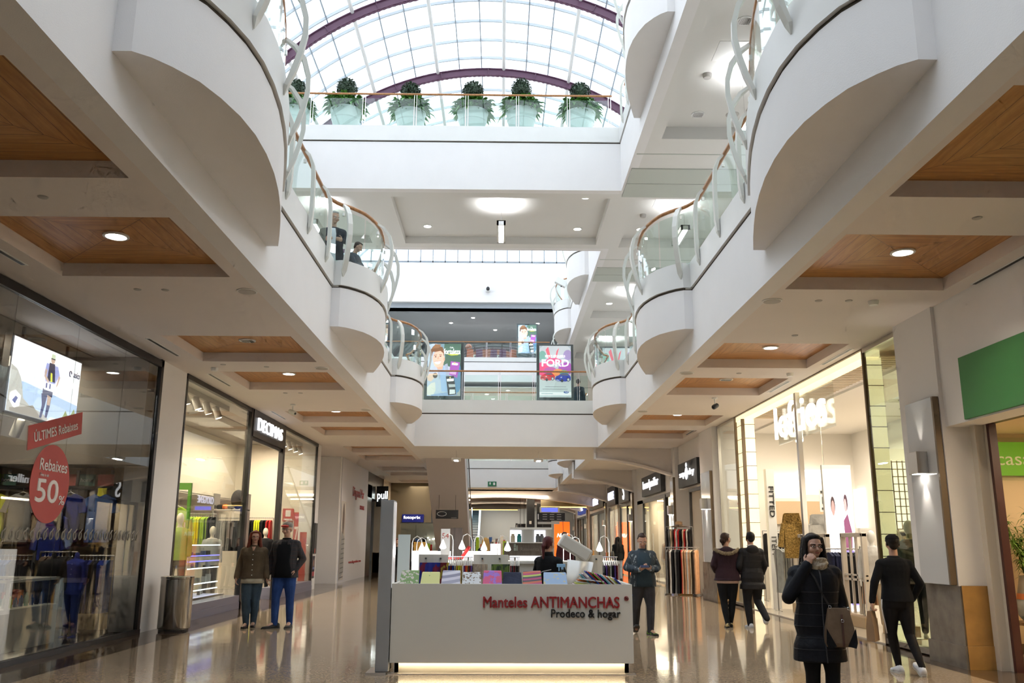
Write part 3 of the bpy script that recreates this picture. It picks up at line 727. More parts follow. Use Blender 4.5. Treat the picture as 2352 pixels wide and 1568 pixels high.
        if t.get('inner'):   # shirt seen in the open front
            a_ = t.get('open', .42); mb = MB(); rr = [infl(r, .006) for r in allr if r[0] > hem-.01][:-1]
            for sgn in (1,):
                o1 = [ering(z, rx, ry, cy, 0, 8, -pi/2-a_*(1.15 if z < 1.0 else (.75 if z > 1.3 else 1)), -pi/2+a_*(1.15 if z < 1.0 else (.75 if z > 1.3 else 1))) for z, rx, ry, cy in rr]
                o2 = [[p+Vector((0, .03, 0)) for p in reversed(r)] for r in o1]
                mb.loft([a+b for a, b in zip(o1, o2)])
            out(mb, 'shirt_front', t['inner'], par=G)
        if t.get('zip'):
            mb = MB(); rr = [infl(r, .004) for r in allr[:-1]]; mb.bar([(0, cy-ry-.002, z) for z, rx, ry, cy in rr], (1, 0, 0), .010, .006); out(mb, 'zip', t['zip'], par=G)
        if t.get('quilt'):
            for z in t['quilt']:
                rr = infl((z, *(next(((r[1]+(q[1]-r[1])*(z-r[0])/(q[0]-r[0]), r[2]+(q[2]-r[2])*(z-r[0])/(q[0]-r[0]), r[3]) for r, q in zip(allr, allr[1:]) if r[0] <= z <= q[0]), (.16, .115, .01)))))
                mb = MB(); pts = ering(rr[0], rr[1]+.001, rr[2]+.001, rr[3], 0, 28); mb.tube(pts+[pts[0]], .0025, 5, False); out(mb, 'quilting_seam', BLACK, par=G)
    return P, out, hd, V, s
def glasses(out, hd, HR=None, m=BLACK):
    mb = MB()
    for q in (-1, 1):
        pts = [hd((q*.033+.021*cos(a), -.101+.006*abs(cos(a)), 1.588+.015*sin(a))) for a in [2*pi*k/14 for k in range(15)]]; mb.tube(pts, .0016, 5, False)
        mb.tube([hd((q*.054, -.096, 1.590)), hd((q*.077, -.03, 1.592)), hd((q*.079, .02, 1.588))], .0015, 5)
    mb.tube([hd((-.012, -.102, 1.591)), hd((.012, -.102, 1.591))], .0015, 5); out(mb, 'glasses', m)
def cap_hat(out, hd, m, m2=None):
    mb = MB(); mb.ell(hd((0, .016, 1.650)), (.086, .104, .066)); mb.ell(hd((0, .016, 1.625)), (.086, .104, .036)); out(mb, 'cap', m, .007, 1)
HB = cloth('black_hair', (.012, .010, .010), .6, 90, .1, .45); HR_ = cloth('auburn_hair', (.16, .035, .018), .6, 90, .25, .5); HD = cloth('dark_brown_hair', (.035, .018, .013), .6, 90, .2, .5)
HG = cloth('grey_hair', (.42, .41, .40), .5, 90, .2, .6); HBU = cloth('burgundy_hair', (.085, .020, .022), .6, 90, .2, .45)
BLKC = cloth('black_cloth', (.008, .009, .011), .5, 30, .1); NAVYC = cloth('navy_quilted_cloth', (.0045, .0055, .009), .6, 25, .2, .6)
BLKS = mat('black_leather', (.015, .014, .014), .4); WSHOE = mat('white_trainer', (.62, .66, .74), .45); WSOLE = mat('pale_rubber_sole', (.50, .50, .48), .7)
# 1 woman left of the couple, walking to the camera, hand in hand
hd_dn = dict(curl=.55)
p, out, hd, V, s = person('auburn-haired woman in olive-brown button shirt and loose jeans, holding the man\'s hand', (-4.60, 16.95, 0), radians(6), 1.74,
    dict(elL=(.225, .02, 1.10), wrL=(.262, -.07, .87), elR=(-.245, .03, 1.11), wrR=(-.275, -.06, .88), knR=(-.085, -.05, .47), anR=(-.065, .0, .08), knL=(.075, -.01, .47), anL=(.045, .10, .09), head=(.22, .02), fyL=.1,
         hL=dict(d=(.15, -.1, -1), pn=(1, 0, 0), td=(0, -1, 0), curl=.7), hR=dict(d=(-.05, -.2, -1), pn=(1, 0, 0), td=(.3, -1, 0), curl=.7)), w=1.10,
    hair=dict(s='long', m=HR_, len=.34, w=1.15), top=dict(m=cloth('olive_brown_corduroy', (.115, .085, .055), .5, 60, .15), hem=.86, ease=.030, flare=.02, sleeve=.066, cuff=.050, name='shirt', collar=MATS['olive_brown_corduroy'], colh=.015),
    legs=dict(m=cloth('washed_denim', (.055, .085, .12), .4, 50, .25), w=1.18, cuff=.046), shoes=dict(m=mat('brown_leather', (.07, .025, .018), .45), sole=BLKS, big=.95))
mb = MB(); mb.loft([ering(.775, .212, .158, .012), ering(.86, .205, .152, .012), ering(.865, .15, .11, .012), ering(.78, .15, .11, .012)]); out(mb, 'undershirt_hem', cloth('cream_lace', (.50, .46, .36), .8, 60, .2))
for z in (1.28, 1.19, 1.10, 1.01, .92):
    mb = MB().ell((.005, -.150 if z < 1.2 else -.140, z), (.010, .005, .010)); out(mb, 'button', mat('pearl_button', (.7, .7, .66), .3))
glasses(out, hd)
mb = MB().slab([(-.035, -.10, 1.42), (.035, -.10, 1.42), (0, -.137, 1.31)], (0, .02, 0)); out(mb, 'neckline', SKIN)
# 2 man in red cap and plaid blazer
p, out, hd, V, s = person('tall man in red cap, dark plaid blazer and bright blue jeans, left hand in pocket', (-4.02, 17.0, 0), radians(-4), 1.90,
    dict(elR=(-.245, .03, 1.11), wrR=(-.262, -.04, .87), elL=(.275, .06, 1.10), wrL=(.19, -.05, .92), anR=(-.10, -.08, .08), knR=(-.10, -.09, .47), anL=(.10, .08, .08), knL=(.11, .0, .47), fyR=-.75, fyL=.1, head=(-.12, .12),
         hR=dict(d=(-.05, -.1, -1), pn=(1, 0, 0), td=(0, -1, 0), curl=.8), hL=dict(d=(-.35, -.25, -1), pn=(-1, 0, 0), td=(0, -1, 0), curl=.4)), w=1.14,
    hair=dict(s='short', m=HG), top=dict(m=plaid('dark_plaid_wool', (.018, .018, .022), (.035, .030, .034), (.040, .022, .022)), hem=.80, ease=.026, flare=.015, sleeve=.064, cuff=.046, name='blazer', inner=cloth('black_knit', (.006, .007, .009), .4, 50, .1), open=.55),
    legs=dict(m=cloth('royal_blue_denim', (.022, .055, .19), .4, 50, .2), w=1.05, cuff=.050), shoes=dict(m=mat('black_suede', (.03, .028, .027), .8), sole=mat('dark_rubber', (.05, .05, .05), .8), big=1.15), belly=.03)
mb = MB(); mb.ell(hd((0, .016, 1.655)), (.084, .102, .062)); mb.ell(hd((0, .016, 1.63)), (.086, .103, .03)); cp = out(mb, 'cap', mat('red_grey_cap_cloth', (.22, .20, .18), .8, var=.3, vscale=18), .008, 1)
mb = MB(); mb.ell(hd((0, -.085, 1.645)), (.072, .058, .024)); out(mb, 'cap_peak', mat('red_cap_cloth', (.42, .035, .025), .75), .007, 1)
glasses(out, hd)
mb = MB(); mb.loft([ering(1.405, .085, .075, .008), ering(1.445, .066, .062, .004), ering(1.44, .056, .054, .004), ering(1.40, .05, .05, .01)]); out(mb, 'jumper_neck', MATS['black_knit'])
for q in (-1, 1): mb = MB().slab([(q*.05, -.128, 1.40), (q*.10, -.118, 1.36), (q*.085, -.142, 1.20), (q*.062, -.146, 1.10)], (0, .012, 0)); out(mb, 'lapel', MATS['dark_plaid_wool'])
# 3 man with phone
p, out, hd, V, s = person('man in patterned blue jacket looking down at the phone in both hands', (2.50, 15.95, 0), radians(4), 1.71,
    dict(elL=(.275, .04, 1.12), wrL=(.085, -.235, 1.09), elR=(-.275, .04, 1.12), wrR=(-.115, -.235, 1.08), head=(-.10, .42), lean=-.015, knL=(.115, -.04, .47), anL=(.10, -.05, .08), knR=(-.115, .05, .47), anR=(-.10, .22, .13), fpR=-.45, fyL=.35, fyR=-.1,
         hL=dict(d=(-.7, -.35, .35), pn=(-.3, .3, 1), td=(-.2, .3, .9), curl=.75), hR=dict(d=(.7, -.35, .35), pn=(.3, .3, 1), td=(.2, .3, .9), curl=.75)), w=1.24, skin=SKIN2, belly=.035,
    hair=dict(s='short', m=HD), top=dict(m=blotch('blue_grey_patterned_jacket', (.022, .034, .048), (.22, .25, .26), 13, .60), hem=.80, ease=.024, flare=.01, sleeve=.068, cuff=.046, name='jacket', inner=cloth('petrol_blue_jumper', (.030, .050, .068), .3, 50, .1), open=.50),
    legs=dict(m=cloth('charcoal_jeans', (.045, .045, .052), .4, 50, .2), w=1.12, cuff=.050), shoes=dict(m=blotch('black_green_trainer', (.02, .022, .018), (.22, .42, .06), 12, .55), sole=BLKS, big=1.08))
mb = MB(); mb.loft([ering(1.40, .085, .075, .008), ering(1.445, .068, .064, .002), ering(1.44, .058, .056, .002), ering(1.40, .05, .05, .01)]); out(mb, 'jumper_neck', MATS['petrol_blue_jumper'])
mb = MB(); mb.ell(hd((0, -.075, 1.508)), (.045, .036, .022)); out(mb, 'stubble', mat('beard_stubble', (.20, .11, .08), .8), .008, 1)
for q in (-1, 1): mb = MB().cap((q*.235, -.02, 1.10), (q*.20, -.14, 1.09), .062, .05); out(mb, 'forearm_sleeve', cloth('slate_sleeve', (.030, .042, .058), .4, 30, .1))
ph = MB().obox((2.485, 15.62, 1.155), (.15, .075, .009), Matrix.Rotation(.5, 3, 'X')); o = ph.build('phone', mat('dark_blue_phone_case', (.02, .035, .09), .3), bevel=.004); tagp(o, 'dark blue mobile phone in the hands of the man in patterned jacket', 'phone')
# 4 woman with fur hood, from behind
p, out, hd, V, s = person('woman seen from behind in plum jacket with fur-trimmed hood and black leggings', (4.34, 17.35, 0), radians(180-8), 1.74,
    dict(elL=(.245, .05, 1.12), wrL=(.20, -.12, 1.00), elR=(-.265, .02, 1.12), wrR=(-.305, -.03, .86), knL=(.085, -.02, .47), anL=(.045, .08, .08), knR=(-.075, -.01, .47), anR=(-.03, -.08, .08), head=(-.75, 0), fyL=0, fyR=0), w=1.22, skin=SKIN2,
    hair=dict(s='bun', m=HD), top=dict(m=cloth('plum_black_quilted_jacket', (.028, .014, .020), .5, 20, .15), hem=.84, ease=.028, flare=.03, sleeve=.068, cuff=.046, name='jacket'),
    legs=dict(m=BLKC, w=1.0, cuff=.040), shoes=dict(m=blotch('black_gold_slipper', (.02, .018, .015), (.45, .36, .18), 16, .5), sole=BLKS, big=.95), face=True)
mb = MB(); mb.ell((0, .10, 1.365), (.155, .075, .085)); mb.ell((0, .07, 1.40), (.10, .07, .06)); out(mb, 'hood', MATS['plum_black_quilted_jacket'], .01, 2)
mb = MB(); pts = [(-.22, .03, 1.405), (-.17, .11, 1.375), (-.08, .165, 1.335), (0, .18, 1.325), (.08, .165, 1.335), (.17, .11, 1.375), (.22, .03, 1.405)]
for i in range(len(pts)-1):
    for k in range(8):
        a = Vector(pts[i]).lerp(Vector(pts[i+1]), k/8); mb.ell(a, (.022+.006*rnd.random(), .022, .027+.01*rnd.random()), None, 7, 5)
for k in range(260):
    i = rnd.randrange(len(pts)-1); a = Vector(pts[i]).lerp(Vector(pts[i+1]), rnd.random()); d = Vector((rnd.uniform(-1, 1), rnd.uniform(-.2, 1), rnd.uniform(-1, 1))).normalized()
    mb.tube([a+d*.015, a+d*.048], [.004, .0008], 4)
out(mb, 'fur_trim', mat('tan_fur', (.24, .19, .12), .9, var=.5, vscale=60))
mb = MB(); mb.loft([ering(.79, .205, .150, .012), ering(.86, .20, .146, .012), ering(.86, .18, .12, .012), ering(.80, .18, .12, .012)]); out(mb, 'blouse_hem', cloth('dusty_pink_cotton', (.42, .30, .26), .3, 30, .1))
glasses(out, hd)
# 5 person in black padded coat, from behind
p, out, hd, V, s = person('person seen from behind in long black padded coat with pale hood lining, walking', (4.80, 17.3, 0), radians(180+4), 1.76,
    dict(elL=(.245, .05, 1.10), wrL=(.215, -.10, .98), elR=(-.235, .03, 1.10), wrR=(-.225, -.08, .95), knL=(.10, -.03, .47), anL=(.085, .02, .08), knR=(-.10, -.06, .47), anR=(-.12, .30, .20), fpR=-1.0, fyR=0, fyL=0), w=1.12,
    hair=dict(s='short', m=HB), top=dict(m=cloth('black_padded_coat', (.014, .014, .016), .5, 20, .2, .6), hem=.68, ease=.030, flare=.01, sleeve=.066, cuff=.048, name='coat', quilt=(.78, .88, .98, 1.08, 1.18, 1.28)),
    legs=dict(m=cloth('dark_grey_trousers', (.020, .021, .024), .4, 40, .15), w=1.12, cuff=.050), shoes=dict(m=WSHOE, sole=WSOLE, big=1.08))
mb = MB(); mb.ell((0, .10, 1.385), (.125, .06, .085)); out(mb, 'hood', MATS['black_padded_coat'], .01, 2)
mb = MB(); mb.ell((0, .045, 1.455), (.092, .060, .022)); out(mb, 'hood_lining', cloth('pale_grey_fleece', (.45, .42, .41), .5, 30, .1), .009, 1)
# 6 woman in the foreground
p, out, hd, V, s = person('long-haired woman with glasses in long black padded coat, hand raised to her chin', (2.82, 8.12, 0), radians(0), 1.635,
    dict(elR=(-.275, -.05, 1.13), wrR=(-.105, -.115, 1.420), elL=(.235, .03, 1.09), wrL=(.255, -.03, .84), head=(.06, .03), knL=(.09, -.03, .47), anL=(.08, .0, .08), knR=(-.08, -.0, .47), anR=(-.055, .12, .08), hR=dict(d=(.30, -.30, .85), pn=(.7, .5, 0), td=(.35, .35, .2), curl=1.15, grip=1.2), hL=dict(d=(0, -.15, -1), pn=(-1, 0, 0), td=(0, -1, 0), curl=.6)), w=1.10, vox=.0062,
    hair=dict(s='long', m=HB, len=.36, w=.9), top=dict(m=NAVYC, hem=.57, ease=.030, flare=.015, sleeve=.068, cuff=.050, name='coat', zip=DKGREY, quilt=(.68, .78, .88, .98, 1.08, 1.18)),
    legs=dict(m=BLKC, w=1.02, cuff=.050), shoes=dict(m=BLKS, big=1.0))
glasses(out, hd)
mb = MB(); mb.loft([ering(1.37, .100, .100, 0), ering(1.40, .112, .112, -.01), ering(1.44, .100, .100, -.01), ering(1.475, .080, .082, -.005), ering(1.485, .066, .070, -.005), ering(1.44, .05, .05, 0)])
for k in range(5):
    pts = [Vector((cos(a)*(.092+.010*((k*7) % 3)), -.008+sin(a)*(.092+.010*((k*7) % 3)), 1.385+.020*k+.012*sin(2*a+k))) for a in [2*pi*j/18 for j in range(19)]]; mb.tube(pts, .014, 6, False)
out(mb, 'scarf', blotch('cream_patterned_scarf', (.36, .30, .22), (.50, .45, .36), 30, .5), .007, 1)
mb = MB(); mb.ell((-.0, .03, 1.40), (.13, .09, .045)); out(mb, 'coat_collar', NAVYC, .009, 1)
B0 = p
bag = thing('handbag', 'brown and black suede shoulder bag worn across the black-coated woman in front', 'handbag', (2.95, 7.86, .62))
TAUPE = cloth('taupe_suede', (.17, .115, .075), .4, 40, .2, .75)
mb = MB(); mb.loft([[Vector((2.97+a*x_, 7.93+b*y_, z)) for a, b in ((-1, -1), (1, -1), (1, 1), (-1, 1))] for z, x_, y_ in ((.62, .15, .03), (.66, .165, .045), (.78, .155, .04), (.90, .13, .03), (.99, .115, .015))]); mb.build('bag_body', TAUPE, bag, bevel=.012)
mb = MB()
for q in (-1, 1): MB().slab([(2.97+q*.168, 7.880, .66), (2.97+q*.158, 7.880, .80), (2.97+q*.06, 7.878, .63), (2.97+q*.15, 7.878, .61)], (0, .004, 0)).build('corner_patch', BLKC, bag)
MB().bar([(2.985, 7.878, .63), (2.985, 7.876, .80), (2.985, 7.882, .93)], (1, 0, 0), .022, .006).build('front_strap', mat('brown_strap_leather', (.08, .035, .025), .5), bag)
mb = MB()
for x, y, z in ((2.985, 7.87, .87), (2.87, 7.90, 1.0), (3.075, 7.90, .985)): mb.tube([(x+.014*cos(a), y, z+.014*sin(a)) for a in [2*pi*k/10 for k in range(11)]], .003, 5, False)
mb.build('metal_ring', CHROME, bag)
MB().bar([(2.87, 7.90, 1.005), (2.80, 7.90, 1.12), (2.74, 7.92, 1.27), (2.70, 8.02, 1.37), (2.69, 8.14, 1.40)], (1, 0, 0), .022, .004).bar([(3.075, 7.90, .99), (3.09, 8.05, .99), (3.08, 8.22, 1.02)], (1, 0, 0), .02, .004).build('bag_strap', BLKS, bag)
bag.scale = (.80, .9, .88); bag.location = (2.93, 7.90, .68)
# 7 man in black, from behind, with paper bag
p, out, hd, V, s = person('man seen from behind in black cap, black jumper and white-striped track trousers', (4.95, 11.35, 0), radians(180-8), 1.66,
    dict(elR=(-.285, .045, 1.10), wrR=(-.21, -.06, .90), elL=(.275, .06, 1.11), wrL=(.325, .055, .87), knL=(.085, -.06, .48), anL=(.03, -.08, .09), knR=(-.10, .04, .47), anR=(-.16, .22, .12), fpR=-.35, fyR=.0, fyL=.05, hL=dict(d=(.05, -.1, -1), pn=(-1, 0, 0), td=(0, -1, 0), curl=1.2), hR=dict(d=(.3, -.2, -.7), pn=(1, 0, 0), td=(0, -1, 0), curl=.8)), w=1.12, skin=SKIN, vox=.0068,
    hair=dict(s='short', m=HB), top=dict(m=cloth('black_jersey', (.006, .007, .009), .3, 25, .1), hem=.87, ease=.012, sleeve=.056, cuff=.038, name='jumper', collar=cloth('black_jersey', (.006, .007, .009)), colh=.012, flare=.01),
    legs=dict(m=cloth('black_track_trousers', (.008, .008, .010), .4, 25, .1, .7), w=.95, cuff=.040), shoes=dict(m=WSHOE, sole=WSOLE, big=1.18), face=True)
cap_hat(out, hd, cloth('black_cap_cloth', (.008, .008, .009), .2, 40, .1))
mb = MB(); mb.ell(hd((0, -.11, 1.63)), (.06, .06, .012)); out(mb, 'cap_peak', MATS['black_cap_cloth'])
a, b = V('hipL')+Vector((.124, .040, -.02)), V('knL')+Vector((.066, .030, 0)); c = V('anL')+Vector((.045, .01, .03))
mb = MB(); mb.bar([a+Vector((-.01, 0, .05)), a+Vector((.0, 0, -.05)), a.lerp(b, .35)+Vector((.006, 0, 0)), a.lerp(b, .7), b], (0, 1, 0), .022, .010); out(mb, 'white_side_stripe', mat('white_stripe', (.75, .76, .78), .6))
bgp = WM[p] @ (Vector((.338, .02, .80))*(1.66/1.70))
pb = thing('paper_bag', 'brown paper carrier bag hanging from the left hand of the man in black', 'shopping bag', (bgp.x, bgp.y, bgp.z-.42))
mb = MB(); x, y, z = bgp.x, bgp.y, bgp.z-.40
MR = Matrix.Rotation(radians(-35), 3, 'Z')
for z0, z1, sx in ((0, .30, .11),):
    ring = lambda zz, a_, b_: [Vector((x, y, z+zz))+MR @ Vector((u*a_, v*b_, 0)) for u, v in ((-1, -1), (1, -1), (1, 1), (-1, 1))]
    mb.loft([ring(0, .05, .12), ring(.18, .045, .12), ring(.36, .02, .115)])
mb.build('bag_body', cloth('kraft_paper', (.30, .20, .12), .15, 20, .08, .8), pb)
MB().tube([Vector((x, y, z+.34))+MR @ Vector((0, -.05, 0)), Vector((x, y, z+.41)), Vector((x, y, z+.34))+MR @ Vector((0, .07, 0))], .004, 6).build('bag_handle', BLKS, pb)
# 8 saleswoman behind the counter
p, out, hd, V, s = person('stall saleswoman with burgundy ponytail and black fleece, turned away', (.70, 13.2, 0), radians(180-35), 1.63,
    dict(elR=(-.25, -.04, 1.13), wrR=(-.10, -.20, 1.22), elL=(.26, -.03, 1.12), wrL=(.12, -.22, 1.05)), w=1.12,
    hair=dict(s='pony', m=HBU), top=dict(m=BLKC, hem=.82, ease=.02, sleeve=.062, cuff=.042, name='fleece', collar=BLKC), legs=dict(m=BLKC), shoes=dict(m=BLKS))
mb = MB(); mb.tube([(-.12, .121, 1.22), (0, .140, 1.195), (.12, .121, 1.16)], .006, 6); out(mb, 'reflective_piping', mat('silver_piping', (.5, .5, .5), .3))
# 9 woman walking away at the far right shops
p, out, hd, V, s = person('distant woman seen from behind with long black hair, grey bag and pale jeans', (5.02, 38.6, 0), radians(180+5), 1.80,
    dict(), w=1.05, vox=.010, hair=dict(s='long', m=HB, len=.42), top=dict(m=BLKC, hem=.78, ease=.03, name='coat'), legs=dict(m=cloth('pale_denim', (.28, .33, .42), .3, 40, .15)), shoes=dict(m=BLKS), face=False)
mb = MB(); mb.ell((.24, .06, .98), (.07, .14, .17)); out(mb, 'shoulder_bag', mat('grey_bag_leather', (.10, .09, .08), .6))
# 10 men on the second level
DKB = cloth('dark_blue_suit', (.012, .016, .026), .3, 30, .1)
p, out, hd, V, s = person('grey-haired man in dark suit leaning by the second-level left balcony railing', (-3.30, 16.25, G2), radians(12), 1.90,
    dict(elL=(.27, -.06, 1.14), wrL=(.15, -.30, 1.10), elR=(-.27, -.06, 1.14), wrR=(-.12, -.30, 1.10), head=(.5, .25), lean=-.03), w=1.12, vox=.009, skin=SKIN2,
    hair=dict(s='short', m=HG), top=dict(m=DKB, hem=.78, ease=.02, name='jacket', inner=mat('pale_shirt', (.55, .57, .62), .8), open=.2), legs=dict(m=DKB), shoes=dict(m=BLKS))
p, out, hd, V, s = person('person in grey coat bending forward beside the suited man at the railing', (-2.98, 16.85, G2), radians(75), 1.50,
    dict(elL=(.27, -.16, 1.10), wrL=(.15, -.36, 1.02), elR=(-.27, -.16, 1.10), wrR=(-.12, -.36, 1.0), head=(.2, .5), lean=-.05), w=1.15, vox=.01,
    hair=dict(s='short', m=HD), top=dict(m=cloth('slate_coat', (.045, .055, .07), .3, 30, .1), hem=.62, ease=.035, flare=.03, name='coat'), legs=dict(m=BLKC), shoes=dict(m=BLKS), face=False)
p, out, hd, V, s = person('dark-clothed person standing on the advert bridge near its right end', (2.95, 33.4, G2), radians(160), 1.78, dict(), w=1.0, vox=.011,
    hair=dict(s='short', m=HB), top=dict(m=cloth('teal_black_jacket', (.012, .03, .045), .3, 30, .1), hem=.75, ease=.02), legs=dict(m=BLKC), shoes=dict(m=BLKS), face=False)
# 11 far shoppers
FARP = [('distant shopper in black with dark hair before the blue-lit shop, left of the kiosk', -4.25, 36.0, 160, 1.66, BLKC, HD, 'short'),
        ('distant shopper with auburn hair and black coat behind the kiosk lamps', -3.55, 31.0, 40, 1.66, BLKC, HR_, 'long'),
        ('distant shopper in dark coat beside the auburn-haired shopper', -3.05, 31.3, 200, 1.64, cloth('charcoal_coat', (.02, .02, .024)), HD, 'long'),
        ('distant blonde woman in navy top seen from behind beyond the tea stall', -.45, 27.0, 175, 1.68, DKB, cloth('blonde_hair', (.45, .28, .10), .5, 80, .2), 'long'),
        ('distant dark-haired man passing the orange wall', 1.96, 27.5, 20, 1.86, cloth('wine_jacket', (.05, .015, .02)), HB, 'short'),
        ('distant dark-haired woman in front of the orange wall', 2.35, 28.5, 60, 1.68, BLKC, HB, 'short')]
for lb, x, y, a, h, tm, hm, st in FARP:
    person(lb, (x, y, 0), radians(a), h, dict(), vox=.012, hair=dict(s=st, m=hm), top=dict(m=tm, hem=.76, ease=.02), legs=dict(m=cloth('grey_trousers', (.05, .05, .055))), shoes=dict(m=BLKS), face=False)
# ================================================================== left side shops
SHOPW = mat('cream_shop_wall', (.74, .68, .58), .7, bump=.08, bscale=60)
SHOPW2 = mat('warm_shop_wall', (.70, .60, .47), .7); SHOPF = mat('pale_shop_floor', (.42, .38, .33), .3, var=.1)
FRAMEB = mat('black_shopfront_frame', (.014, .013, .014), .35)
LAMPW = mat('lit_lamp_disc', (1, .95, .86), .5, emit=22, ecol=(1, .93, .82)); LAMPN = mat('cool_lit_tube', (1, 1, 1), .5, emit=14, ecol=(.95, .97, 1))
SPOTG = mat('track_spot_grey', (.32, .31, .30), .4); SPOTL = mat('spot_lamp_face', (1, .9, .75), .5, emit=16, ecol=(1, .9, .72))
RED = mat('red_sticker', (.48, .055, .045), .5); REDTR = glass('red_translucent_film', (.62, .10, .09), .3)
HANG = mat('white_plastic_hanger', (.75, .73, .70), .4); RAILM = mat('rack_steel', (.35, .34, .33), .35, metal=.9)
def C_(name, c, **k): return cloth('cloth_'+name, c, .4, 30, .15, **k)
CB, CBL, CBLK, CGR, CRD, CYL, CGN, COR, CWH, CBR, CLG = (C_('royal_blue', (.015, .03, .22)), C_('mid_blue', (.05, .12, .34)), C_('black', (.012, .012, .014)), C_('grey', (.16, .16, .16)), C_('red', (.45, .03, .03)), C_('neon_yellow', (.60, .66, .03)),
    C_('lime', (.30, .48, .04)), C_('orange', (.60, .13, .02)), C_('white', (.65, .64, .62)), C_('brown', (.09, .06, .045)), C_('sage_grey', (.36, .37, .34)))
# ---- wall masses
def wallbox(side, x0, x1, y0, y1, z0, z1, m=WHITE): struct(MB().box(x0, y0, z0, x1, y1, z1), 'wall_left' if side < 0 else 'wall_right', m)
wallbox(-1, XL-.5, XL+.02, 15.93, 17.18, 0, Z1)
wallbox(-1, XL-.5, XL+.0, 30.0, 30.65, 0, Z1); wallbox(-1, -7.6, -7.3, 30.6, 34.5, 0, Z1); wallbox(-1, -7.5, XL, 34.5, 34.8, 0, Z1)
wallbox(-1, -11.5, -6.3, 16.4, 16.6, 0, Z1, SHOPW); wallbox(-1, -11.5, -6.3, 30.2, 30.4, 0, Z1, SHOPW)
wallbox(-1, -11.6, -11.3, -4, 30.4, 0, Z1, SHOPW); wallbox(-1, -11.5, -6.0, -4, -3.8, 0, Z1, SHOPW)
wallbox(-1, XL-.4, XL, -4, 1.2, 0, Z1)
struct(MB().box(-11.4, -4, Z1-.02, -7.35, 30.3, Z1+.1), 'ceiling', mat('shop_ceiling', (.26, .24, .22), .7))
# hoarding with shopping centre name, and what follows
wallbox(-1, XL-.3, XL+.03, 34.8, 41.6, 0, Z1, mat('lilac_white_hoarding', (.72, .71, .76), .6))
h = thing('wall_poster', 'tall fashion photo strip at the near edge of the white hoarding', 'poster', (XL+.04, 35.3, .1))
picture('L', (XL+.045, 35.35, 1.6), 1.0, 3.0, [(rect(0, 0, 1, 1), (.62, .58, .55)), (circ(.55, .78, .22, .2), (.10, .05, .03)), ([(.45, .85), (.7, .8), (.62, .45), (.4, .5)], (.13, .07, .045)), ([(.2, .62), (.85, .55), (.95, .1), (.1, 0), (.05, .3)], (.35, .35, .36))]+[([(.12+.02*i, .06*i+.02), (.88, .06*i+.03), (.88, .06*i+.045), (.12+.02*i, .06*i+.035)], (.12, .12, .13)) for i in range(9)], h)
h = thing('centre_sign', 'red shopping-centre lettering on the white hoarding', 'sign', (XL+.04, 38.5, .1))
REDL = mat('red_sign_letters', (.42, .04, .05), .5)
lettering('Diagonal Mar', 'L', (XL+.045, 38.9, 3.55), .52, REDL, h, width=3.0); lettering('SHOPPING', 'L', (XL+.045, 40.0, 3.02), .17, REDL, h, width=1.2)
lettering('www.diagonalmar.com', 'L', (XL+.045, 38.6, .72), .14, REDL, h, width=3.2)
# pier furniture beyond the bright sports shop
fb = thing('fire_hose_cabinet', 'grey fire hose cabinet set in the white pier past the sports shop', 'cabinet', (XL+.02, 30.3, .2))
MB().box(XL, 30.12, 1.15, XL+.04, 30.50, 2.15).build('cabinet_door', DKGREY, fb, bevel=.004); MB().box(XL+.04, 30.18, 1.18, XL+.045, 30.28, 1.32).build('red_label', RED, fb)
p_ = thing('small_poster', 'small dark promotional poster low on the white pier past the sports shop', 'poster', (XL+.02, 30.3, .2))
picture('L', (XL+.008, 30.3, .72), .40, .72, [(rect(0, 0, 1, 1), (.05, .04, .07)), (circ(.5, .68, .22, .16), (.35, .2, .15)), (rect(.1, .1, .9, .3), (.45, .05, .08)), (rect(.2, .4, .8, .5), (.2, .25, .5))], p_)
# ---- black shop, neon and mannequins beyond the hoarding
wallbox(-1, XL-.3, XL, 41.6, 43.2, 0, 4.2, FRAMEB); wallbox(-1, XL-.3, XL, 41.6, 47.0, 3.6, Z1, FRAMEB); wallbox(-1, XL-.4, XL+.05, 47, 54, 0, Z1, SHOPW2); wallbox(-1, -9, -8.8, 41.6, 47, 0, Z1, FRAMEB)
struct(MB().box(XL-.42, 47, 0, XL+.10, 54, 1.0), 'trim_20', mat('ochre_stone', (.42, .28, .13), .3, var=.15, vscale=4))
ns = thing('neon_sign', 'glowing white and green projecting sign of the black shop past the hoarding', 'sign', (-5.9, 44.5, 3.2))
MB().box(-6.2, 44.46, 3.25, -5.62, 44.54, 4.25).build('sign_box', BLACK, ns)
lettering('pull', 'F', (-5.9, 44.44, 3.75), .5, mat('white_neon', (1, 1, .95), .5, emit=7, ecol=(.9, 1, .95)), ns, width=.5, rot=pi/2*.0)
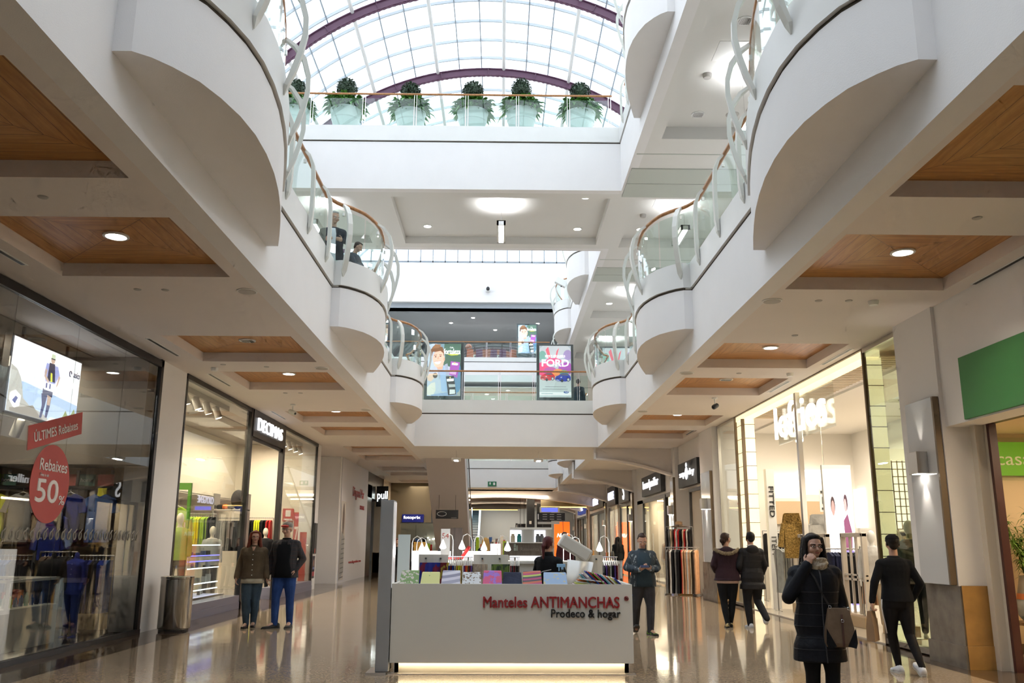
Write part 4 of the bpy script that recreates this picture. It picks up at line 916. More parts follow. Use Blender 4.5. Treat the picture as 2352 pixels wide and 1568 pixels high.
def mannequin(label, x, y, rz, H, tops, legm=CBLK, z=0.0, head=True, skin=None):
    sk = skin or mat('cream_mannequin', (.66, .60, .50), .35)
    s = H/1.7; t = thing('mannequin', label, 'mannequin', (x, y, z), rz, None); J = DEF
    mb = MB(); mb.loft([ering(z_, rx*.92, ry*.9, cy, 0, 14) for z_, rx, ry, cy in TORSO]); mb.cap((0, .01, 1.38), (0, .01, 1.5), .045, .045)
    if head: mb.ell((0, -.005, 1.59), (.075, .095, .115), None, 16, 11)
    for q in 'LR':
        a, b, c = [Vector(J[k+q]) for k in ('sh', 'el', 'wr')]; mb.cap(a, b, .042, .034); mb.cap(b, c, .034, .022); mb.ell(c+Vector((0, -.01, -.07)), (.018, .03, .07))
        a, b, c = [Vector(J[k+q]) for k in ('hip', 'kn', 'an')]; mb.cap(a, b, .075, .05); mb.cap(b, c, .05, .032); mb.ell(c+Vector((0, -.05, -.05)), (.035, .11, .03))
    mb.v = [tuple(Vector(p)*s) for p in mb.v]; mb.build('mannequin_body', sk, t, smooth=True, remesh=.014, smooths=1, local=True)
    if tops:
        mb = MB(); mb.loft([ering(r[0], r[1]+.02, r[2]+.02, r[3], 0, 16) for r in [(.78, .165, .12, .01)]+TORSO[1:]])
        for q in 'LR':
            a, b, c = [Vector(J[k+q]) for k in ('sh', 'el', 'wr')]; mb.cap(a, b, .062, .052); mb.cap(b, c.lerp(b, .1), .052, .042)
        mb.v = [tuple(Vector(p)*s) for p in mb.v]; mb.build('jacket', tops, t, smooth=True, remesh=.014, smooths=1, local=True)
    if legm:
        mb = MB(); mb.ell((0, .01, .86), (.16, .12, .11))
        for q in 'LR':
            a, b, c = [Vector(J[k+q]) for k in ('hip', 'kn', 'an')]; mb.cap(a, b, .095, .07); mb.cap(b, c.lerp(b, .08), .07, .05)
        mb.v = [tuple(Vector(p)*s) for p in mb.v]; mb.build('trousers', legm, t, smooth=True, remesh=.014, smooths=1, local=True)
    MB().lathe([(.17*s, 0), (.17*s, .012), (.02, .016)], n=20).build('base_plate', CHROME, t, local=True)
    return t
# hanging garments: side-on on racks, front-on on walls
def side_garment(nm, m, w=.50, h=.75, sleeves=True):
    mb = MB(); n = 5
    for k in range(-n, n): pass
    prof = [(-w/2*.35, 0), (-w/2, -.07), (-w/2*1.02, -.30), (-w/2*.9, -h*.7), (-w/2*.93, -h), (w/2*.95, -h), (w/2*.88, -h*.7), (w/2*1.02, -.30), (w/2, -.07), (w/2*.35, 0)]
    f = [Vector((.018+.012*sin(i*2.3), x, z)) for i, (x, z) in enumerate(prof)]; b = [Vector((-.018-.012*sin(i*1.7+1), x, z)) for i, (x, z) in enumerate(prof)]
    mb.loft([b, f]); o = mb.build(nm, m)
    o.location = (0, 0, 0); o.data.transform(Matrix.Translation(WM[o].translation)); WM[o] = Matrix.Identity(4)
    hk = MB(); hk.tube([(0, -w/2*.8, -.07), (0, 0, .01), (0, w/2*.8, -.07)], .008, 5); hk.tube([(0, 0, .01), (0, 0, .05), (0, .02, .075), (0, 0, .09), (0, -.02, .075)], .004, 5); hk.build('hanger', HANG, o, local=True)
    return o
_gp = {}
def rack(label, x, y, rz, ln, zr, mats, glabel, grp, h=.75, frame=True, n=None, wall=False, w=.5):
    cs, sn = cos(rz), sin(rz); R_ = thing('clothes_rack', label, 'clothes rack', (x, y, 0), rz)
    mb = MB().tube([(-ln/2, 0, zr), (ln/2, 0, zr)], .014, 8); mb.build('rail', RAILM, R_, local=True)
    for q in (-1, 1):
        if frame: MB().tube([(q*ln/2, 0, zr), (q*ln/2, 0, .03)], .014, 8).tube([(q*ln/2, -.24, .02), (q*ln/2, .24, .02)], .014, 8).build('upright', RAILM, R_, local=True)
        else: MB().tube([(q*ln/2, 0, zr), (q*ln/2, .25, zr), (q*ln/2, .25, zr+.05)], .010, 6).build('bracket', RAILM, R_, local=True)
    n = n or int(ln/.075)
    for i in range(n):
        m = mats[i*len(mats)//n] if len(mats) < n else mats[i]
        k = (m.name, h, w)
        if k not in _gp: o = _gp[k] = side_garment('hanging_garment', m, w, h)
        else: o = dup(_gp[k], (0, 0, 0))
        u = -ln/2+.05+(ln-.1)*(i+.5)/n; o.location = (x+u*cs, y+u*sn, zr-.075); o.rotation_euler = (0, radians(0), rz+rnd.uniform(-.12, .12))
        o['label'] = glabel % m.name.replace('cloth_', '').replace('_', ' '); o['category'] = 'clothes'; o['group'] = grp
    return R_
def front_shirt(nm, label, m, pos, rz, w=.52, h=.72, grp=None, long=False):
    t = thing(nm, label, 'clothes', pos, rz, grp); mb = MB()
    pr = [(-.10, 0), (-w/2, -.08), (-w/2-.10, -.32 if not long else -.60), (-w/2+.02, -.34 if not long else -.62), (-w/2+.05, -.22), (-w/2+.05, -h), (w/2-.05, -h), (w/2-.05, -.22), (w/2-.02, -.34 if not long else -.62), (w/2+.10, -.32 if not long else -.60), (w/2, -.08), (.10, 0), (0, -.05)]
    for i in range(1):
        mb.loft([[Vector((x*.96, .045, z)) for x, z in pr], [Vector((x, .0, z)) for x, z in pr], [Vector((x, -.04, z)) for x, z in pr], [Vector((x*.9, -.075, z-.01)) for x, z in pr]])
    mb.build('shirt', m, t, local=True, bevel=.015); MB().tube([(-w/2*.7, 0, -.05), (0, 0, .03), (w/2*.7, 0, -.05)], .009, 6).tube([(0, 0, .03), (0, 0, .10)], .004, 5).build('hanger', HANG, t, local=True)
    return t
def spot(label, pos, tilt=.5, yaw=0, grp=None, col=SPOTG, power=0, drop=.12, big=1.0, on=True):
    t = thing('track_spotlight', label, 'spotlight', pos, yaw, grp); R_ = Matrix.Rotation(tilt, 3, 'X'); c = Vector((0, 0, -drop))
    MB().box(-.03, -.06, -.03, .03, .06, 0).tube([(0, 0, 0), (0, 0, -drop)], .01, 6).build('spot_arm', col, t, local=True)
    sh_ = MB().lathe([(.04*big, .09*big), (.055*big, .07*big), (.055*big, -.11*big), (.048*big, -.11*big)], c, 14, R_).build('spot_head', col, t, local=True, smooth=True, auto=40)
    MB().lathe([(.046*big, -.112*big), (.046*big, -.116*big)], c, 14, R_).build('lamp_face', SPOTL if on else CHROME, sh_, local=True)
    return t
# ---- near dark sports shop behind tinted glass -------------------------------------------------
S1 = struct(MB().box(XL-.03, 1.2, Z1-.14, XL+.04, 15.93, Z1-.02).box(XL-.03, 15.82, 0, XL+.04, 15.93, Z1).box(XL-.03, 1.2, 0, XL+.05, 15.93, .07), 'window_2', FRAMEB)
for i, (a, b) in enumerate(((1.2, 5.6), (5.6, 9.0), (9.0, 11.0), (11.0, 12.7), (12.7, 14.35), (14.35, 15.82))):
    MB().box(XL-.006, a+.006, .07, XL+.006, b-.006, Z1-.14).build('glass_pane', DARKGLASS, S1)
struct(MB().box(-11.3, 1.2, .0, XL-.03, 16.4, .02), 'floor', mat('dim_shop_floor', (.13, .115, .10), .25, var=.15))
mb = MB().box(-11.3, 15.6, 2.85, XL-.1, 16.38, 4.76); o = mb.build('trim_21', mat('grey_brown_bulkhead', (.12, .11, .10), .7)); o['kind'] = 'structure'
bd = thing('shelf_wall', 'sand-coloured display wall with uprights and shelf behind the hanging sports shirts', 'display wall', (-8.4, 16.3, 0))
MB().box(-11.2, 16.30, .02, -6.6, 16.38, 2.84).build('back_panel', mat('sand_display_board', (.36, .27, .15), .7), bd)
for k in range(6): MB().box(-9.6+k*.62, 16.27, .02, -9.55+k*.62, 16.30, 2.8).build('upright', RAILM, bd)
MB().box(-11.2, 15.95, 2.45, -6.7, 16.30, 2.49).build('shelf', CBLK, bd); MB().box(-11.2, 15.95, 1.44, -6.7, 16.30, 1.48).build('shelf', CBLK, bd)
WOODB = planks('shelf_wood', (.20, .11, .05), (.34, .20, .10), (1, 10, 10))
# video wall
tv = thing('video_screen', 'bright video screen showing a trail runner beneath a white sky', 'screen', (-7.3, 14.0, 3.35))
MB().box(-7.42, 12.88, 3.38, -7.315, 15.11, 4.58).build('screen_body', FRAMEB, tv)
SK = (.62, .45, .36)
shp = [(rect(0, 0, 1, 1), (.96, .97, 1.0)), ([(0, 0), (1, 0), (1, .34), (.2, .44), (0, .42)], (.50, .66, .90)), ([(.3, .05), (1, .02), (1, .2), (.4, .3)], (.62, .76, .96)),
       ([(0, 0), (0, .62), (.08, .58), (.14, .48), (.17, .38), (.2, .22), (.3, .14), (.5, .08), (.62, .0)], (.55, .54, .50)), ([(.04, .05), (.2, .1), (.34, .16), (.44, .05), (.5, 0), (.05, 0)], (.36, .33, .28)),
       ([(.66, 0), (.7, .06), (.78, .11), (.82, .22), (.88, .12), (.95, .28), (1, .14), (1, 0)], (.33, .38, .16)), ([(.74, 0), (.8, .14), (.85, .06), (.92, .18), (.98, 0)], (.55, .60, .30)), ([(.55, 0), (.6, .06), (.68, .07), (.72, 0)], (.9, .88, .85)),
       ([(.03, .15), (.10, .06), (.16, .1), (.17, .24), (.09, .3), (.03, .24)], (.97, .97, 1)), ([(.06, .15), (.10, .22), (.13, .2), (.10, .12)], (.12, .14, .35)),
       ([(.43, .36), (.52, .36), (.50, .20), (.47, .02), (.44, .02), (.455, .2)], (.10, .11, .22)), ([(.52, .38), (.58, .36), (.57, .2), (.545, .04), (.515, .04), (.52, .2)], (.10, .11, .22)), ([(.515, .36), (.575, .35), (.565, .22), (.525, .22)], SK), ([(.44, .44), (.59, .44), (.585, .34), (.52, .36), (.44, .33)], (.05, .05, .12)),
       ([(.455, .56), (.6, .56), (.59, .42), (.45, .42)], (.88, .88, .95)), ([(.45, .80), (.62, .80), (.66, .68), (.6, .54), (.46, .54), (.43, .66)], (.38, .42, .78)), ([(.49, .82), (.57, .82), (.6, .56), (.48, .56)], (.05, .05, .09)), ([(.52, .68), (.545, .68), (.56, .56), (.53, .55)], (.75, .80, .1)),
       ([(.44, .72), (.47, .7), (.46, .62), (.51, .56), (.5, .52), (.43, .6)], SK), ([(.64, .68), (.665, .66), (.64, .54), (.62, .5)], SK), (circ(.53, .87, .032, .055), SK), ([(.5, .88), (.56, .88), (.555, .95), (.505, .95)], (.70, .78, .55)), (rect(.5, .875, .56, .89), (.05, .05, .05))]
shp += [(rect(.465+.05*i, .45, .485+.05*i, .52), (.1, .1, .25)) for i in range(2)]
picture('L', (-7.30, 14.0, 3.98), 2.16, 1.13, shp, tv, 'screen_picture', emit=2.0)
lettering('asics', 'L', (-7.285, 14.92, 4.30), .10, mat('navy_print', (.02, .03, .18), .5), tv, width=.22, shear=.25, ext=.003)
MB().tube([(-7.285, 14.70+.035*cos(a), 4.29+.045*sin(a)) for a in [k*.5 for k in range(11)]], .007, 5, False).build('logo_swirl', MATS['navy_print'], tv)
for q in (13.3, 14.7): MB().box(-7.40, q-.02, 4.58, -7.36, q+.02, 4.76).build('screen_bracket', FRAMEB, tv)
# stickers on the glass
WLET = mat('white_sticker_letters', (.80, .76, .74), .5)
st = thing('sale_banner_sticker', 'slanted red ÚLTIMES Rebaixes sticker on the dark shop window', 'sticker', (XL+.02, 12.4, 2.7))
a13 = atan2(.39, 1.43)
q = MB(); q.slab([(XL+.010, 11.66, 2.70), (XL+.010, 13.10, 3.09), (XL+.010, 13.06, 3.41), (XL+.010, 11.62, 3.02)], (.003, 0, 0)); q.build('sticker_film', RED, st)
lettering('ÚLTIMES Rebaixes', 'L', (XL+.018, 12.36, 3.06), .165, WLET, st, width=1.2, rot=a13, ext=.003, off=.012)
st = thing('sale_disc_sticker', 'round red Rebaixes 50% sticker on the dark shop window', 'sticker', (XL+.02, 12.35, 1.8))
MB().lathe([(.535, 0), (.535, .003)], (XL+.010, 12.36, 2.31), 48, Matrix.Rotation(pi/2, 3, 'Y')).build('sticker_film', RED, st)
lettering('Rebaixes', 'L', (XL+.018, 12.40, 2.56), .16, WLET, st, width=.76, ext=.003, off=.012); lettering('Fins a un', 'L', (XL+.018, 12.17, 2.42), .045, WLET, st, width=.22, ext=.003)
lettering('50', 'L', (XL+.018, 12.30, 2.21), .32, WLET, st, width=.62, ext=.003, off=.02); lettering('%', 'L', (XL+.018, 12.72, 2.10), .13, WLET, st, width=.17, ext=.003, off=.01)
lp = thing('window_print', 'row of small grey ring logos printed across the dark shop window', 'window print', (XL+.01, 12.6, 1.6))
for k in range(34):
    mb = MB(); y = 9.8+k*.172; mb.tube([(XL+.012, y+.038*cos(a), 1.615+.055*sin(a)) for a in [2*pi*j/10 for j in range(11)]], .010, 4, False); mb.tube([(XL+.012, y+.01, 1.67), (XL+.012, y+.055, 1.71)], .010, 4); mb.build('ring_logo', mat('grey_frosted_print', (.30, .28, .24), .6), lp)
# shirts, trousers, mannequins inside
for i, (m, xx, lb) in enumerate(((CYL, -9.02, 'neon yellow'), (C_('heather_grey', (.26, .26, .26)), -8.50, 'grey'), (CBR, -8.12, 'brown'), (CB, -7.66, 'royal blue'), (CBL, -7.13, 'mid blue'))):
    front_shirt('hanging_shirt', '%s sports shirt hung facing out on the dark shop display wall' % lb, m, (xx, 16.0-.04*(i % 2), 2.36), 0, .52, .84, 'shirts on the display wall')
front_shirt('hanging_shirt', 'royal blue long-sleeved sports top hung low in the dark shop', CB, (-7.78, 15.7, 2.0), 0, .50, .78, None, True)
tagp(MB().tube([(-7.78, 15.7, 2.09), (-7.78, 15.7, 2.47), (-7.78, 15.96, 2.47)], .006, 5).build('hanging_hook', CHROME), 'thin chrome hook holding the low royal blue top', 'hook')
for i, xx in enumerate((-9.0, -8.78, -7.72, -7.38, -7.05)):
    o = MB().box(xx-.14, 15.93, 2.50, xx+.14, 15.95, 2.70).build('shelf_sign', [CGN, mat('teal_sign', (.04, .13, .10), .6), RED, MATS['teal_sign'], RED][i]); tagp(o, '%s shelf-top category sign, %s along the dark shop wall' % (('lime green', 'teal', 'red', 'teal', 'red')[i], ordn(i)), 'sign', 'shelf-top signs')
    if i in (1, 3): lettering('home', 'F', (xx, 15.925, 2.60), .07, WLET, o, width=.22, ext=.003)
ys_ = MB().box(-7.18, 15.945, 2.22, -7.02, 15.955, 2.46).build('price_card', mat('yellow_card', (.75, .70, .05), .6)); tagp(ys_, 'yellow price card hanging by the blue shirts in the dark shop', 'sign')
rack('low rack of dark trousers on white hangers deep in the dark sports shop', -8.30, 15.2, 0, 1.0, 1.30, [CBLK, CBR, CBLK, CBL, CBL, CBLK, CBLK], '%s trousers on the low rack behind the display case', 'trousers on the low rack', .80, w=.4, n=14)
rack('rack of brown and black trousers on white hangers in the middle of dark shop', -7.42, 15.3, 0, .62, 1.36, [CBR, CBR, CBLK, CBLK], '%s trousers on the middle rack of the dark shop', 'trousers on the middle rack', .80, w=.4, n=9)
rack('rack of black and blue tracksuits on white hangers near the pier end', -6.83, 15.4, 0, .60, 1.30, [CBLK, CB, CBLK, CB, CBL], '%s tracksuit on the rack nearest the white pier', 'tracksuits near the pier', .85, w=.42, n=9)
mannequin('headless mannequin in black top and black trousers in the dark shop', -7.28, 14.85, radians(20), 1.50, CBLK, CBLK, head=False, skin=CBLK)
mannequin('headless mannequin in blue tracksuit in the dark shop', -6.98, 15.0, radians(-20), 1.50, CB, CB, head=False, skin=CB)
dc = thing('display_case', 'white display case with glazed top full of small goods, inside dark shop window', 'display case', (-7.36, 13.85, 0))
CASEW = mat('white_case_laminate', (.62, .62, .58), .4)
MB().box(-7.85, 12.85, .02, -6.87, 14.32, .60).build('case_body', CASEW, dc, bevel=.006)
mb = MB()
for x in (-7.85, -6.91):
    for y in (12.85, 14.28): mb.box(x, y, .60, x+.04, y+.04, 1.0)
mb.box(-7.85, 12.85, .96, -6.87, 12.90, 1.0).box(-7.85, 14.27, .96, -6.87, 14.32, 1.0).box(-7.85, 12.85, .96, -7.80, 14.32, 1.0).box(-6.92, 12.85, .96, -6.87, 14.32, 1.0)
mb.build('case_frame', CASEW, dc); MB().box(-6.885, 12.9, .60, -6.88, 14.27, .96).box(-7.8, 12.865, .60, -6.92, 12.87, .96).box(-7.8, 12.9, .975, -6.92, 14.27, .98).build('case_glass', SHOPGLASS, dc)
gm = [CRD, COR, CYL, CBL, CWH, CBLK, C_('teal', (.04, .25, .25))]
for i in range(26):
    x = -7.05-.28*(i % 3); y = 12.95+.05*i; hh = rnd.uniform(.10, .24); o = MB().box(x-.03, y-.025, .602, x+.03, y+.025, .60+hh) if i % 3 else MB().lathe([(.03, .602), (.03, .60+hh*.7), (.015, .60+hh*.8), (.015, .60+hh)], (x, y, 0), 10)
    o = o.build('boxed_product' if i % 3 else 'bottle', gm[rnd.randrange(7)]); tagp(o, '%s packed in the glazed top of the display case' % ('small coloured box' if i % 3 else 'small coloured bottle'), 'box' if i % 3 else 'bottle', 'small goods in the display case')
fx = thing('fire_extinguisher', 'red fire extinguisher on the end wall of the dark sports shop', 'fire extinguisher', (-8.0, 16.25, 1.2))
MB().lathe([(.07, 1.2), (.08, 1.23), (.08, 1.62), (.03, 1.70)], (-6.50, 16.08, -.2), 14).build('cylinder', RED, fx, smooth=True, auto=40); MB().box(-6.53, 16.0, 1.50, -6.47, 16.15, 1.56).build('valve', BLACK, fx)
spot('double track spotlight hanging behind the slanted red sticker', (-8.0, 14.6, 3.5), .5, 1.0, big=1.5, on=False, col=CASEW)
MB().box(-8.02, 9, 3.5, -7.98, 15.5, 3.53).build('lighting_track', CASEW).update_tag() if False else tagp(MB().box(-8.02, 9, 3.5, -7.98, 15.5, 3.53).build('lighting_track', CASEW), 'pale lighting track above the dark sports shop floor', 'lighting track')
lamp('AREA', 'shop_ceiling_light', (-7.95, 14.0, 4.6), 260, (1, .86, .66), .5, 5)
lamp('AREA', 'shop_ceiling_light', (-8.6, 6.0, 4.6), 70, (1, .86, .66), .5, 4)
# ---- bright sports shop ---------------------------------------------------------------------
S2 = struct(MB().box(XL-.06, 17.18, Z1-.10, XL+.04, 21.85, Z1).box(XL-.05, 17.18, .3, XL+.03, 17.26, Z1).box(XL-.08, 21.78, 0, XL+.05, 21.95, Z1), 'window_3', FRAMEB)
MB().box(XL-.006, 17.26, .30, XL+.006, 21.78, Z1-.10).build('glass_pane', SHOPGLASS, S2)
S2b = struct(MB().box(XL-.06, 25.2, Z1-.10, XL+.04, 30.0, Z1).box(XL-.05, 29.9, .3, XL+.03, 30.0, Z1).box(XL-.08, 25.12, 0, XL+.05, 25.32, Z1), 'window_4', FRAMEB)
MB().box(XL-.006, 25.32, .30, XL+.006, 29.9, Z1-.10).build('glass_pane', SHOPGLASS, S2b)
PLIN = mat('blue_grey_plinth', (.17, .175, .25), .35)
struct(MB().box(XL-.35, 17.18, 0, XL+.05, 21.9, .15).box(XL-.35, 17.18, .15, XL+.04, 21.9, .30), 'baseboard_left', PLIN); struct(MB().box(XL-.35, 25.2, 0, XL+.05, 30.0, .15).box(XL-.35, 25.2, .15, XL+.04, 30, .30), 'baseboard_left', PLIN)
struct(MB().box(XL-.08, 21.95, 4.02, XL+.0, 25.12, 4.12), 'door_1', FRAMEB)
sg = thing('shop_sign', 'black fascia sign with glowing white letters above the sports shop door', 'sign', (XL, 23.5, 4.1))
MB().box(XL-.10, 21.9, 4.10, XL+.07, 25.2, Z1-.01).build('sign_box', FRAMEB, sg)
NEONW = mat('white_lit_letters', (1, 1, 1), .5, emit=1.0, ecol=(.96, .97, 1))
lettering('DECIMAS', 'L', (XL+.10, 23.45, 4.44), .32, NEONW, sg, width=2.5, off=0, ext=.03)
struct(MB().box(-11.3, 16.6, 0, XL-.35, 30.2, .02), 'floor', mat('shop_grey_floor', (.35, .33, .33), .2))
struct(MB().box(-9.2, 20.5, 2.9, -9.0, 30.2, Z1).box(-9.2, 16.6, 3.3, -9.0, 20.5, Z1), 'trim_22', SHOPW)
struct(MB().box(-11.3, 16.6, 2.88, -9.0, 30.2, 2.92), 'ceiling', SHOPW)
for i in range(5): spot('track spotlight inside the left window of the sports shop, %s from the pier' % ordn(i), (-6.75, 17.9+.72*i, Z1-.12), .35, -1.2+.3*(i % 2), 'spotlights behind the left sports shop window', big=1.45, on=True)
for i in range(6): spot('track spotlight inside the right window of the sports shop, %s from its door' % ordn(i), (-6.75, 25.8+.75*i, Z1-.12), .35, -1.2, 'spotlights behind the right sports shop window', big=1.4)
tagp(MB().box(-6.79, 17.5, Z1-.12, -6.71, 21.6, Z1).build('lighting_track', SPOTG), 'lighting track behind the left sports shop window', 'lighting track'); tagp(MB().box(-6.79, 25.5, Z1-.12, -6.71, 29.8, Z1).build('lighting_track', SPOTG), 'lighting track behind the right sports shop window', 'lighting track')
for i in range(6): spot('small dark spotlight under the rear shop ceiling, %s from the pier' % ordn(i), (-9.6-.5*(i % 2), 18.6+.8*i, 2.88), .6, .5*i, 'rear sports shop spotlights', col=DKGREY, on=i % 2 == 0, big=1.2)
mannequin('cream mannequin in lime green running jacket by the green frame', -6.72, 18.9, radians(20), 1.78, CGN, CBLK, z=.34)
mannequin('cream mannequin in pale top standing behind the lime one', -6.98, 21.9, radians(30), 1.70, CWH, CBLK, z=.2)
mannequin('cream mannequin in black backpack outfit beside the sports shop door', -7.55, 29.0, radians(10), 1.95, CBLK, CBLK, z=.02)
gf = thing('green_display_frame', 'tall lime green rectangular display frame in the sports shop window', 'display frame', (-7.3, 18.6, .3))
MB().box(-7.30, 19.1, 2.62, -6.62, 19.18, 2.76).build('frame_head', mat('lime_frame', (.12, .42, .03), .4), gf)
for y in (-7.30, -6.68): MB().box(y, 19.1, .33, y+.06, 19.18, 2.62).build('frame_post', MATS['lime_frame'], gf)
front_shirt('hanging_shirt', 'lime training jacket hanging under the green frame', CGN, (-7.28, 20.2, 2.3), radians(10), .45, .85)
rack('rack of lime tops in the sports shop window', -7.95, 24.0, 0, .75, 2.25, [CGN, CYL, CGN, CBLK], '%s top on the lime rack', 'tops on the lime rack', .75)
rack('rack of grey and black hoodies beneath the backpack shelf', -7.90, 26.2, 0, .75, 2.2, [CGR, CGR, CBLK], '%s hoodie on the rack under the backpack shelf', 'hoodies under the backpack shelf', .85)
rack('rack of red, black and yellow jackets seen through the shop doorway', -8.05, 29.7, 0, 1.1, 2.3, [CRD, CBLK, CYL, CBLK, CRD], '%s jacket on the rack seen through the doorway', 'jackets through the doorway', .95)
sh = thing('wall_shelf', 'shelf with bags above the grey hoodies', 'shelf', (-8.9, 22.2, 2.3)); MB().box(-8.35, 26.0, 2.42, -7.4, 26.5, 2.45).build('shelf_board', CASEW, sh); MB().box(-8.35, 26.0, 0, -8.30, 26.5, 2.9).box(-7.45, 26.0, 0, -7.4, 26.5, 2.9).build('shelf_side', RAILM, sh)
bp_ = thing('backpack', 'dark grey backpack on the sports shop shelf', 'backpack', (-8.8, 22.6, 2.35)); mb = MB(); mb.ell((-7.70, 26.25, 2.74), (.21, .15, .28), None, 16, 10); mb.build('bag_body', C_('dark_grey', (.04, .04, .045)), bp_, smooth=True); MB().ell((-7.70, 26.09, 2.65), (.15, .05, .13)).build('front_pocket', CBLK, bp_, smooth=True)
for i in range(3): o = MB().ell((-8.2+.16*i, 26.2, 2.52), (.10, .11, .08)).build('folded_cap', [CBLK, COR, CGR][i], smooth=True); tagp(o, '%s cap on the shelf beside the dark backpack' % ('black', 'orange', 'grey')[i], 'cap')
BLUEG = mat('blue_led_strip', (.15, .15, 1), .5, emit=2.2, ecol=(.22, .22, 1.0)); WHG = mat('white_led_strip', (1, 1, 1), .5, emit=3.0, ecol=(.85, .92, 1))
dcn = thing('glass_counter', 'long glass counter edged with blue and white light strips in sports shop window', 'counter', (-7.2, 19.5, .3))
MB().box(-7.75, 19.3, .30, -6.60, 21.6, .34).build('counter_base', CASEW, dcn)
for z, m in ((.48, WHG), (.62, WHG), (.95, WHG), (1.10, BLUEG), (1.22, BLUEG), (1.45, WHG)): MB().box(-7.7, 19.4, z, -6.66, 21.5, z+.012).build('glass_shelf', SHOPGLASS, dcn); MB().box(-6.67, 19.4, z, -6.65, 21.5, z+.022).build('light_strip', m, dcn)
MB().box(-7.7, 19.35, .345, -6.62, 21.55, .352).build('lit_base', mat('violet_lit_panel', (.8, .8, 1), .4, emit=.8, ecol=(.75, .72, 1)), dcn)
MB().box(-6.66, 19.4, .34, -6.65, 21.5, 1.6).build('counter_glass', SHOPGLASS, dcn)
for i in range(40):
    z = (.345, .637, .967, 1.197)[i % 4]; y = 19.5+.048*i; x = -6.8-.25*rnd.random(); hh = rnd.uniform(.07, .2)
    o = (MB().box(x-.05, y-.04, z, x+.05, y+.04, z+hh) if i % 2 else MB().lathe([(.035, z), (.035, z+hh*.8), (.02, z+hh)], (x, y, 0), 10)).build('sports_accessory', [CWH, CLG, CRD, CBL, CBLK, CWH][rnd.randrange(6)]); tagp(o, 'small pale or coloured accessory standing on a lit shelf of the glass counter', 'accessory', 'accessories in the glass counter')
fs = thing('fire_sign', 'square red and white fire sign inside the right sports shop window', 'sign', (-6.5, 26.6, 2.2)); MB().box(-7.32, 30.14, 2.20, -6.95, 30.16, 2.62).build('sign_plate', RED, fs); MB().box(-7.22, 30.13, 2.36, -7.05, 30.14, 2.57).build('pictogram', WLET, fs); MB().box(-7.28, 30.13, 2.24, -6.99, 30.14, 2.29).build('caption_bar', WLET, fs)
sb = thing('sale_banner', 'vertical red 70 sale banner in the right sports shop window', 'banner', (-6.5, 27.5, .9)); MB().box(-6.93, 30.10, .9, -6.60, 30.12, 2.50).build('banner_panel', RED, sb); lettering('70', 'F', (-6.76, 30.09, 1.75), .60, WLET, sb, width=.26, ext=.004, off=.02)
sb = thing('sale_banner', 'lower plain red banner at the far end of right sports shop window', 'banner', (-6.5, 29.2, .4)); MB().box(-6.58, 29.6, .02, -6.36, 29.62, 1.85).build('banner_panel', RED, sb); MB().box(-6.55, 29.59, 1.1, -6.40, 29.6, 1.2).build('banner_text_bar', WLET, sb)
bs = thing('bubble_stand', 'thin metal stand holding glass balls in the right sports shop window', 'display stand', (-6.7, 28.5, .3))
mb = MB()
for y in (28.2, 29.1): mb.tube([(-6.7, y, .3), (-6.7, y, 2.2)], .015, 6)
mb.tube([(-6.7, 28.2, 2.2), (-6.7, 29.1, 2.2)], .015, 6); mb.build('stand_frame', CHROME, bs)
for k in range(4): MB().ell((-6.7, 28.5, .62+.45*k), .14).build('glass_ball', glass('clear_ball', (.9, .92, .92), 1.6), bs, smooth=True)
lamp('AREA', 'shop_ceiling_light', (-7.6, 19.5, Z1-.15), 230, (1, .84, .62), .8, 4); lamp('AREA', 'shop_ceiling_light', (-7.6, 27.3, Z1-.15), 230, (1, .84, .62), .8, 4); lamp('AREA', 'shop_ceiling_light', (-7.8, 23.5, Z1-.15), 130, (1, .84, .62), .8, 2)
lamp('AREA', 'shop_ceiling_light', (-10.1, 23, 2.84), 130, (1, .86, .66), .8, 10)
struct(MB().box(-6.98, 17.2, 0, XL-.36, 21.9, .335), 'trim_34', mat('pale_window_platform', (.55, .52, .50), .4))
# ---- litter bin by the pier
bn = thing('litter_bin', 'cylindrical brushed steel litter bin against the white pier', 'litter bin', (-5.77, 16.35, 0))
MB().lathe([(.25, .0), (.25, .04), (.275, .05), (.278, .06), (.278, .89), (.285, .90), (.285, .93), (.24, .935), (.235, .90), (.20, .86)], n=40).build('bin_body', mat('dark_brushed_steel', (.40, .37, .33), .2, metal=1), bn, local=True, smooth=True, auto=30)
MB().lathe([(.255, .0), (.255, .035)], n=30).build('bin_base', BLACK, bn, local=True); MB().lathe([(.235, .86), (.235, .865)], n=30).build('bin_opening', BLACK, bn, local=True)
# ================================================================== right side shops
MARB = mat('grey_brown_marble', (.19, .165, .135), .22, var=.22, vscale=5, bump=.03); MARG = mat('golden_stone', (.46, .25, .075), .3, var=.18, vscale=4)
PANEL = mat('glossy_white_panel', (.60, .61, .62), .10, coat=.4); BRONZE = mat('bronze_edge', (.20, .15, .10), .4, metal=.5)
WR = WHITE
